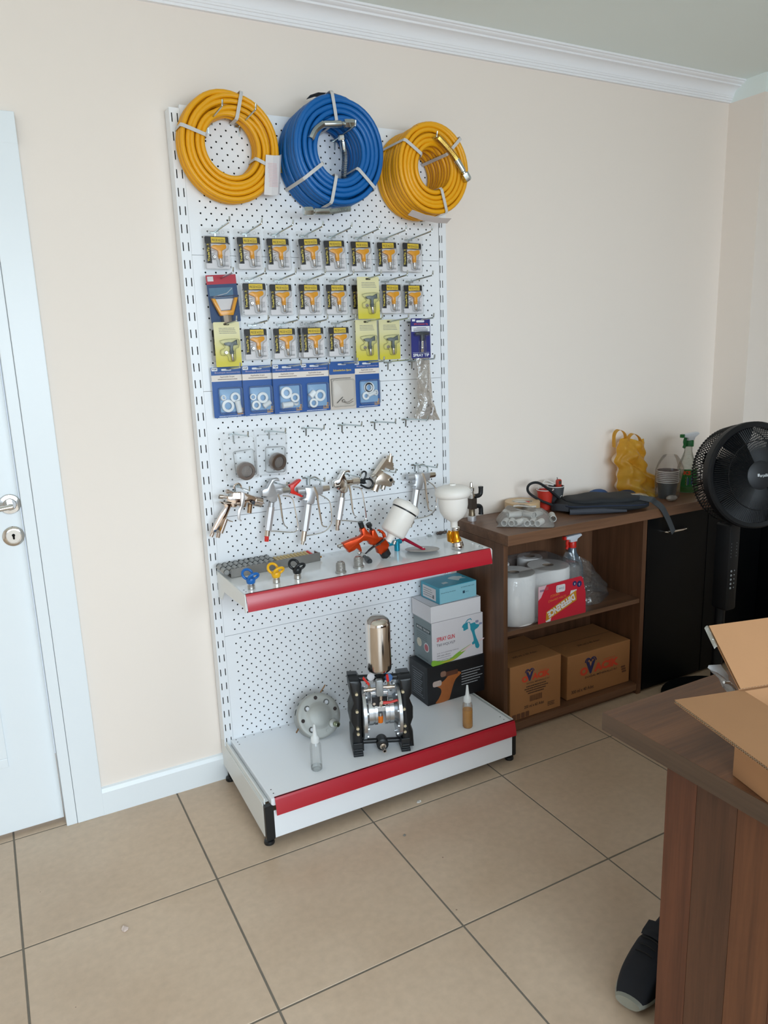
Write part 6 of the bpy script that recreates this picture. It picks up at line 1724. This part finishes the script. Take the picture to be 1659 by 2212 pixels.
# ---- pneumatic valve at the left corner
vx, vy = 1.181, -.066
g = thing('pneumatic_valve', 'small upright valve with two black elbow fittings at the left corner of the countertop', 'valve', (vx, vy, CZ))
MB().lathe([(.0165, 0), (.0168, .002), (.0168, .018), (.0150, .020)], (vx, vy, Z), (0, 0, 1), 24).build('base_cup', m_alu2, g)
MB().lathe([(.0130, .020), (.0125, .028), (.0115, .030), (.0118, .046)], (vx, vy, Z), (0, 0, 1), 18).build('sleeve', mat('smoked_brass', '#7a6c58', .35, .8), g)
MB().box(vx - .0125, vx + .016, vy - .012, vy + .012, Z + .046, Z + .088).build('valve_block', mat('dark_bronze', '#4b413a', .4, .6), g, smooth=0, bevel=.0015)
MB().lathe([(.0115, .088), (.0115, .104), (.009, .106), (.009, .114), (.0110, .116), (.0110, .128), (.0060, .132), (.0050, .146), (.003, .150)], (vx - .002, vy, Z), (0, 0, 1), 8).build('valve_stem', m_satin, g, smooth=25)
for zc, up in ((.094, 1), (.054, -1)):
    e = MB()
    e.tube(smooth_path([(vx + .012, vy, Z + zc), (vx + .030, vy, Z + zc), (vx + .040, vy, Z + zc + .006 * up), (vx + .042, vy, Z + zc + .018 * up), (vx + .042, vy, Z + zc + .034 * up)], 5), .0088, 12)
    e.lathe([(.0095, 0), (.0098, .006)], (vx + .042, vy, Z + zc + .028 * up), (0, 0, up), 16)
    e.build('elbow', m_black, g)
    MB().cyl((vx + .012, vy, Z + zc), (vx + .019, vy, Z + zc), .0078, n=14).build('elbow_thread', mat('pale_thread', '#b09f86', .35, .7), g)

# ---- clear bag of white plastic tubes
o_ = Vector((1.196, -.206, Z)); ux = Vector((.775, -.632, 0)); uy = Vector((.632, .775, 0))
g = thing('parts_bag_on_counter', 'clear bag of white plastic tubes at the left end of the countertop', 'plastic bag', (1.33, -.18, CZ))
m_wtube = mat('white_tube_plastic', '#d9d8d6', .45)
def bp(a, b, z): return o_ + ux * a + uy * b + Vector((0, 0, z))
random.seed(21)
for (a, b, an, L) in ((.028, .030, 1.4, .045), (.052, .028, 1.5, .045), (.080, .032, .9, .05), (.105, .026, 1.7, .04), (.128, .045, 1.45, .05), (.152, .028, 1.2, .045), (.060, .070, .4, .05), (.110, .075, 2.4, .05), (.145, .085, 1.0, .045), (.035, .085, 2.0, .05)):
    d = (ux * cos(an) + uy * sin(an)); p = bp(a, b, .013 + (.020 if b > .06 else 0)); r = .0115
    MB().lathe([(r * .82, 0), (r, 0), (r, L), (r * .82, L), (r * .82, 0)], p - d * L / 2, d, 16, cap=False).build('plastic_tube', m_wtube, g)
def bf(top):
    def fn(a, b):
        e = min(1, 5.5 * min(a, 1 - a)) ** .7 * min(1, 5.5 * min(b * 1.2, 1 - b)) ** .7
        h = .002 + (.052 * e * (1 - .18 * b) if top else 0)
        h += (.0045 * sin(19 * a + 4 * b) * e + .003 * sin(31 * b + 13 * a) * e) if top else 0
        return tuple(bp(-.004 + .204 * a + .006 * sin(b * 7), -.004 + .175 * b, max(.0008, h)))
    return fn
mb = MB(); mb.grid(bf(1), 26, 24); mb.grid(bf(0), 12, 12)
mb.build('bag_film', film('soft_clear_bag', '#fbfaf8', .04, .2, .24, .5, 45), g, smooth=70)
pl = MB()
def lf(a, b):
    x, y = .055 + .085 * a, .100 + .050 * b
    return tuple(bp(x, y, .0545 - .004 * b + .002 * sin(6 * a)))
pl.grid(lf, 6, 5); pl.build('paper_label', mat('white_label_paper', '#e2e0df', .7), g, smooth=60)
ls = MB()
for i in range(3): ls.obox(bp(.082 + .010 * i, .136 - .008 * i, .0565), ux * (.016 - .002 * i), uy * .0016, (0, 0, .0001))
ls.build('label_print', m_kblk, g, smooth=0, kind='stuff')

o = thing('white_tube', 'short white plastic tube lying beside the clear parts bag', 'tube', (1.43, -.235, CZ))
p = Vector((1.408, -.266, Z + .0125)); d = Vector((.50, .70, 0))
MB().lathe([(.0105, 0), (.0125, 0), (.0125, .066), (.0105, .066), (.0105, 0)], p, d, 24, cap=False).build('tube_wall', mat('off_white_tube', '#cfcfcb', .5), o)

# ---- packing tape roll
g = thing('packing_tape', 'roll of beige packing tape behind the clear parts bag', 'tape', (1.405, -.085, CZ))
m_tape = mat('beige_tape', '#cfae84', .4, var=.05, scale=60)
MB().lathe([(.042, 0), (.0675, 0), (.068, .002), (.068, .050), (.0675, .052), (.042, .052), (.042, 0)], (1.405, -.088, Z), (0, 0, 1), 48, cap=False).build('tape_winding', m_tape, g, smooth=40)
MB().lathe([(.038, 0), (.0418, 0), (.0418, .052), (.038, .052), (.038, 0)], (1.405, -.088, Z), (0, 0, 1), 40, cap=False).build('core', mat('pale_core', '#c9bba8', .8), g, smooth=40)
pr = MB(); pr.lathe([(.034, 0), (.0, .0008)], (1.405, -.088, Z + .046), (0, 0, 1), 32, cap=False)
pr.build('core_label', mat('white_core_label', '#dad9d5', .6), g)
pr = MB()
for s in (-1, 1): pr.add([(1.405 + s * .012, -.088 - .028, Z + .0476), (1.405 + s * .034, -.088 - .004, Z + .0476), (1.405 + s * .022, -.088 + .010, Z + .0476)], [(0, 1, 2)])
text_mb(pr, 'ARTTEL', 0, 0, 0, .010, 1, w=.034, bold=.02); k0 = len(pr.v) - len(_TXT[('ARTTEL', .02, 0.0)][0])
pr.xf(Matrix.Translation((1.398, -.094, Z + .0478)) @ Matrix.Rotation(-.5, 4, 'Z') @ Matrix.Rotation(-pi / 2, 4, 'X'), k0)
pr.build('core_label_print', [m_redp, mat('green_grey_ink', '#4f6a5c', .6)], g, smooth=0, kind='stuff')

# ---- paper cups behind the backpack
def paper_cup(label, x, y, h, rb, rt, m, tilt=(0, 0, 1)):
    g = thing('paper_cup', label, 'cup', (x, y, CZ), 'paper cups by the tape roll')
    MB().lathe([(.0, .003), (rb - .001, .003), (rb, 0), (rt, h), (rt - .0015, h), (rb - .002, .004)], (x, y, Z), tilt, 32, cap=False).build('cup_wall', m, g, smooth=40)
    MB().tube([(x + tilt[0] * h + rt * cos(2 * pi * i / 32), y + tilt[1] * h + rt * sin(2 * pi * i / 32), Z + h) for i in range(32)], .0018, 6, closed=True).build('cup_rim', mat('white_cup_rim', '#dddad6', .5), g)
    return g
m_cupg = mat('dark_grey_cup', '#45474a', .55); m_cupr = mat('red_cup', '#c23122', .5)
g = paper_cup('dark grey paper cup with white swirl holding a red lighter', 1.592, -.066, .086, .023, .034, m_cupg)
sw = MB()
for s, (cx, cz) in ((1, (.006, .044)), (-1, (.012, .034))):
    sw.tube([(1.592 + cx + .006 * cos(t * .6 + s), -.066 - .0300 + .002 * (t / 6), Z + cz + .006 * s * sin(t * .6 + s)) for t in range(6)], .0012, 5)
sw.build('cup_swirl', mat('white_swirl', '#d8d8d6', .5), g)
lt = thing('lighter', 'red lighter sticking out of the dark grey paper cup', 'lighter', (1.605, -.062, CZ + .03))
MB().prism(rrect(1.598, 1.621, Z + .030, Z + .112, .008), -.070, -.056, inset=.003).build('lighter_body', mat('red_lighter', '#b2301f', .25, coat=.4), lt)
MB().box(1.603, 1.616, -.0715, -.0698, Z + .092, Z + .106).build('lighter_window', m_satin, lt, smooth=0); MB().cyl((1.603, -.063, Z + .112), (1.601, -.063, Z + .120), .0015, n=6).build('lighter_lever', m_black, lt)
wt = thing('white_cable_bundle', 'bundle of pale cables and tags lying in the paper cups', 'cable', (1.565, -.055, CZ + .05))
for i, (a, b, c) in enumerate((((1.515, -.05, Z + .080), (1.545, -.045, Z + .098), (1.585, -.06, Z + .090)), ((1.520, -.055, Z + .084), (1.560, -.04, Z + .108), (1.592, -.055, Z + .094)))):
    MB().tube(smooth_path([a, b, c], 6), .0032, 8).build('cable', mat('pale_cable', '#d5d0ca', .5), wt)
g = paper_cup('red paper cup beside the dark grey cup', 1.532, -.072, .080, .022, .033, m_cupr)

# ---- backpack lying on its back
BA = radians(-24); bc_ = Vector((1.715, -.205, Z)); bu = Vector((cos(BA), sin(BA), 0)); bv = Vector((-sin(BA), cos(BA), 0))
g = thing('backpack', 'dark backpack lying on the countertop with a strap hanging over the edge', 'backpack', (1.715, -.205, CZ))
m_bpk = mat('charcoal_nylon', '#1c1f23', .8, var=.12, scale=60, bump=.2, bscale=250)
m_bpg = mat('slate_nylon', '#3d4048', .75, var=.08, scale=60, bump=.2, bscale=250)
m_bpb = mat('navy_nylon', '#16233a', .7, var=.1, scale=60)
def W3(a, b, z): return bc_ + bu * a + bv * b + Vector((0, 0, z))
def shell(a0, a1, b0, b1, z0, z1, ex, seed):
    def fn(u, v):
        s = u; th = 2 * pi * v
        ca = (a0 + a1) / 2 + (a1 - a0) / 2 * (2 * s - 1)
        e = max(0, 1 - abs(2 * s - 1) ** ex) ** (1 / ex)
        c, d = cos(th), sin(th)
        c = abs(c) ** .6 * (1 if c > 0 else -1); d = abs(d) ** .7 * (1 if d > 0 else -1)
        b = (b0 + b1) / 2 + (b1 - b0) / 2 * c * (.25 + .75 * e)
        z = (z0 + z1) / 2 + (z1 - z0) / 2 * d * (.15 + .85 * e)
        z += .003 * sin(14 * s + seed) * (d > 0) * e
        return tuple(W3(ca, b, max(.0006, z)))
    return MB().grid(fn, 26, 28, cv=True)
shell(-.185, .175, -.095, .105, 0, .048, 3, 1).build('main_compartment', m_bpk, g, smooth=70)
shell(-.160, .150, -.085, .070, .030, .060, 2.5, 2).build('front_pocket', m_bpk, g, smooth=70)
MB().tube(smooth_path([W3(-.180, -.03, .030), W3(-.150, -.092, .034), W3(-.03, -.102, .034), W3(.12, -.098, .030), W3(.172, -.03, .028)], 8), .0028, 6).build('zip', m_bpb, g)
sd = MB()
def sdf(u, v):
    a = -.165 + .225 * u
    return tuple(W3(a, -.0905 - .006 * sin(pi * v) - .003 * sin(pi * u), .003 + .021 * v * (1 - .5 * max(0, u - .6) / .4)))
sd.grid(sdf, 16, 6); sd.build('side_panel', m_bpg, g, smooth=70)
MB().ribbon(smooth_path([W3(-.205, .01, .012), W3(-.195, -.03, .022), W3(-.165, -.075, .026)], 5), .028, .003, (0, .3, 1)).build('pull_tab', m_bpg, g)
MB().tube(smooth_path([W3(-.170, .030, .045), W3(-.215, .012, .085), W3(-.265, .000, .118), W3(-.300, .00, .110), W3(-.300, .00, .080), W3(-.250, .00, .045), W3(-.190, .00, .020)], 6), .0085, 8, flat=.6).build('carry_loop', m_bpk, g)
MB().ell(W3(.02, .120, .030), .055, .030, .026).build('shoulder_pad', mat('blue_nylon', '#2c4a78', .7), g); MB().ell(W3(.135, .105, .028), .050, .028, .022).build('shoulder_pad', m_bpb, g)
MB().ribbon(smooth_path([W3(.120, -.06, .052), W3(.160, -.085, .045), (1.880, -.318, Z + .024), (1.897, -.337, Z + .004), (1.925, -.343, Z - .040), (1.945, -.345, Z - .075), (1.962, -.345, Z - .106)], 5), .026, .002, (.75, .1, .5)).build('hanging_strap', mat('grey_webbing', '#3d4043', .8, bump=.3, bscale=300), g, smooth=40)
MB().obox(W3(.118, -.030, .058), bu * .016, bv * .008, (0, 0, .003)).build('strap_buckle', m_satin, g, smooth=0, bevel=.001)

# ---- yellow carrier bag
g = thing('yellow_bag', 'crumpled translucent yellow carrier bag leaning on the wall', 'plastic bag', (2.02, -.075, CZ))
m_ybag = film('thin_yellow_film', '#f6cc52', .01, .4, .62, .3, 26)
def ybf(side):
    def fn(a, b):
        w = .105 * (1 - .32 * b) + .018 * sin(b * 9) * (1 - b); cx = 2.030 - .055 * b + .012 * sin(b * 8)
        x = cx + (a - .5) * 2 * w
        f = sin(pi * a) ** .6
        th = (.052 * (1 - b) ** .5 + .012)
        cr = .013 * sin(7 * a + 11 * b + 1.3 * sin(9 * b)) + .009 * sin(17 * a - 13 * b + 2 * sin(5 * a)) + .005 * sin(31 * b + 21 * a)
        w2 = abs(sin(8.5 * b + 3 * a)) * .012 * (1 - b)
        x += .010 * sin(16 * b + 4 * a) * (1 - b) + .006 * sin(27 * b)
        y = -.078 - side * th * f + cr * f - w2 * side * f
        z = Z + .001 + .240 * b + .010 * sin(6 * a) * b
        return (x, min(-.008, y), z)
    return fn
mb = MB(); mb.grid(ybf(1), 28, 30); mb.grid(ybf(-1), 28, 30)
mb.build('bag_film', m_ybag, g, smooth=60)
hd = MB()
for x0_, x1_, h in ((1.905, 1.965, .285), (1.985, 2.050, .262)):
    pts = smooth_path([(x0_ - .004, -.07, Z + .215), (x0_, -.065, Z + h - .018), ((x0_ + x1_) / 2, -.06, Z + h), (x1_, -.065, Z + h - .02), (x1_ + .006, -.07, Z + .21)], 6)
    hd.ribbon(pts, .024, .0008, (.2, 1, .1))
hd.build('bag_handles', m_ybag, g, smooth=60, kind='stuff')
ct_ = MB(); ct_.ell((1.985, -.075, Z + .030), .040, .035, .028); ct_.build('bag_contents', mat('ochre_contents', '#b5782e', .7, var=.2, scale=40), g)

# ---- small odds and ends in front of the bag
g = thing('paper_slips', 'torn paper slips and a pen lying before the yellow bag', 'paper', (2.0, -.15, CZ))
MB().ribbon([(1.955, -.140, Z + .012), (1.985, -.150, Z + .020), (2.015, -.150, Z + .012)], .035, .001, (.2, 1, .3)).build('slip', mat('cream_slip', '#cfc2a4', .8), g, smooth=0)
MB().ribbon([(1.965, -.165, Z + .002), (2.000, -.170, Z + .006), (2.035, -.165, Z + .002)], .030, .001, (.1, 1, .0)).build('slip', mat('grey_slip', '#7d7a76', .8), g, smooth=0)
MB().cyl((1.940, -.165, Z + .005), (1.990, -.195, Z + .005), .0035, n=8).build('pen', m_black, g); MB().cyl((1.990, -.195, Z + .005), (1.996, -.199, Z + .005), .0036, n=8).build('pen_tip', mat('orange_pen_tip', '#e2622a', .5), g)

# ---- stack of paper cups in a clear bag
g = thing('cup_stack', 'stack of dark paper cups with white rims inside a clear bag', 'cups', (2.075, -.205, CZ))
cx, cy = 2.075, -.205
MB().lathe([(.0, .002), (.032, .002), (.033, 0), (.041, .066)], (cx, cy, Z), (0, 0, 1), 36, cap=False).build('lowest_cup', mat('black_leaf_cup', '#34393b', .5, var=.5, scale=70), g, smooth=40)
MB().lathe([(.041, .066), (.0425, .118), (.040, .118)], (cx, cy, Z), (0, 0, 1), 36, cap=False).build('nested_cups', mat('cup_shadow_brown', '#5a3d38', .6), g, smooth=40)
for i in range(7):
    z = .066 + i * .0075
    MB().lathe([(.0415, .0012), (.0455, .0014), (.0466, .0030), (.0455, .0048), (.0415, .0052)], (cx, cy, Z + z), (0, 0, 1), 36, cap=False).build('cup_rim', mat('white_cup_rim', '#dddad6', .5), g, smooth=40)
def cbf(u, v):
    a = 2 * pi * u
    r = (.046 + .008 * sin(v * 2)) if v < .6 else .052 * (1 - ((v - .6) / .4) ** 2 * .55) + .004
    r *= 1 + .05 * sin(5 * a + 8 * v)
    return (cx + r * cos(a) + (.010 * v), cy + r * sin(a), Z + .001 + .178 * v)
MB().grid(cbf, 32, 18, cu=True).build('bag_film', film('cup_bag_film', '#fbfafa', .02, .16, .06, .5, 40), g, smooth=70)
MB().ell((2.035, -.265, Z + .013), .028, .018, .012).build('bag_tail', film('cup_bag_tail', '#dcd6d0', .1, .2, .4, .9, 60), g)

# ---- green glass cleaner
gx, gy = 2.245, -.160
g = thing('glass_cleaner', 'green trigger bottle of glass cleaner beside the fan', 'spray bottle', (gx, gy, CZ))
m_grn = mat('green_plastic', '#0f6a34', .35)
trigger_head(g, gx + .006, gy, Z + .196, m_grn, mat('white_spray_plastic', '#d9dee6', .4), 1.05)
MB().lathe([(.0, .001), (.046, .001), (.050, .008), (.048, .060), (.040, .110), (.024, .150), (.0165, .175), (.0160, .200)], (gx, gy, Z), (0, 0, 1), 36, cap=False).build('bottle', film('clear_ribbed_bottle', '#eff2ee', .12, .08, .08, .6, 90), g, smooth=50)
MB().lathe([(.0, .003), (.044, .003), (.048, .009), (.047, .032), (.0, .0325)], (gx, gy, Z), (0, 0, 1), 36, cap=False).build('liquid', film('green_liquid', '#2fbf63', .06, .1, .4), g, smooth=50)
m_glab = mat('green_label', '#23763a', .45)
lbm = MB()
def glf(u, v):
    a = radians(178 + 95 * u); z = .028 + .075 * v; r = .0500 - .00012 * max(0, z - .06) * 1000 * .20
    return (gx + r * cos(a), gy + r * sin(a), Z + z)
lbm.grid(glf, 14, 8); lo = lbm.build('bottle_label', m_glab, g, smooth=60)
pr = MB()
def wrap(mb, k0):
    for i in range(k0, len(mb.v)):
        x, y, z = mb.v[i]; r = .0504 - .00012 * max(0, z - .06) * 1000 * .20; a = radians(225) + x / .05
        mb.v[i] = (gx + r * cos(a), gy + r * sin(a), Z + z)
text_mb(pr, 'KS', -.004, 0, .088, .018, 0, w=.030, bold=.05)
for k in range(3): plate(pr, -.034, -.008, .036 + k * .013, .044 + k * .013, 0, 1)
plate(pr, -.004, .022, .034, .072, 0, 2)
wrap(pr, 0); k0 = len(pr.v)
plate(pr, -.001, .018, .038, .066, 0, 3)
for i in range(k0, len(pr.v)):
    x, y, z = pr.v[i]; r = .0507 - .024 * max(0, z - .06); a = radians(225) + x / .05; pr.v[i] = (gx + r * cos(a), gy + r * sin(a), Z + z)
pr.build('label_print', [mat('orange_brand_ink', '#d9542a', .5), mat('ochre_label_ink', '#b98a3a', .5), m_cardw, mat('blue_label_ink', '#3d4f8c', .5)], lo, smooth=0)
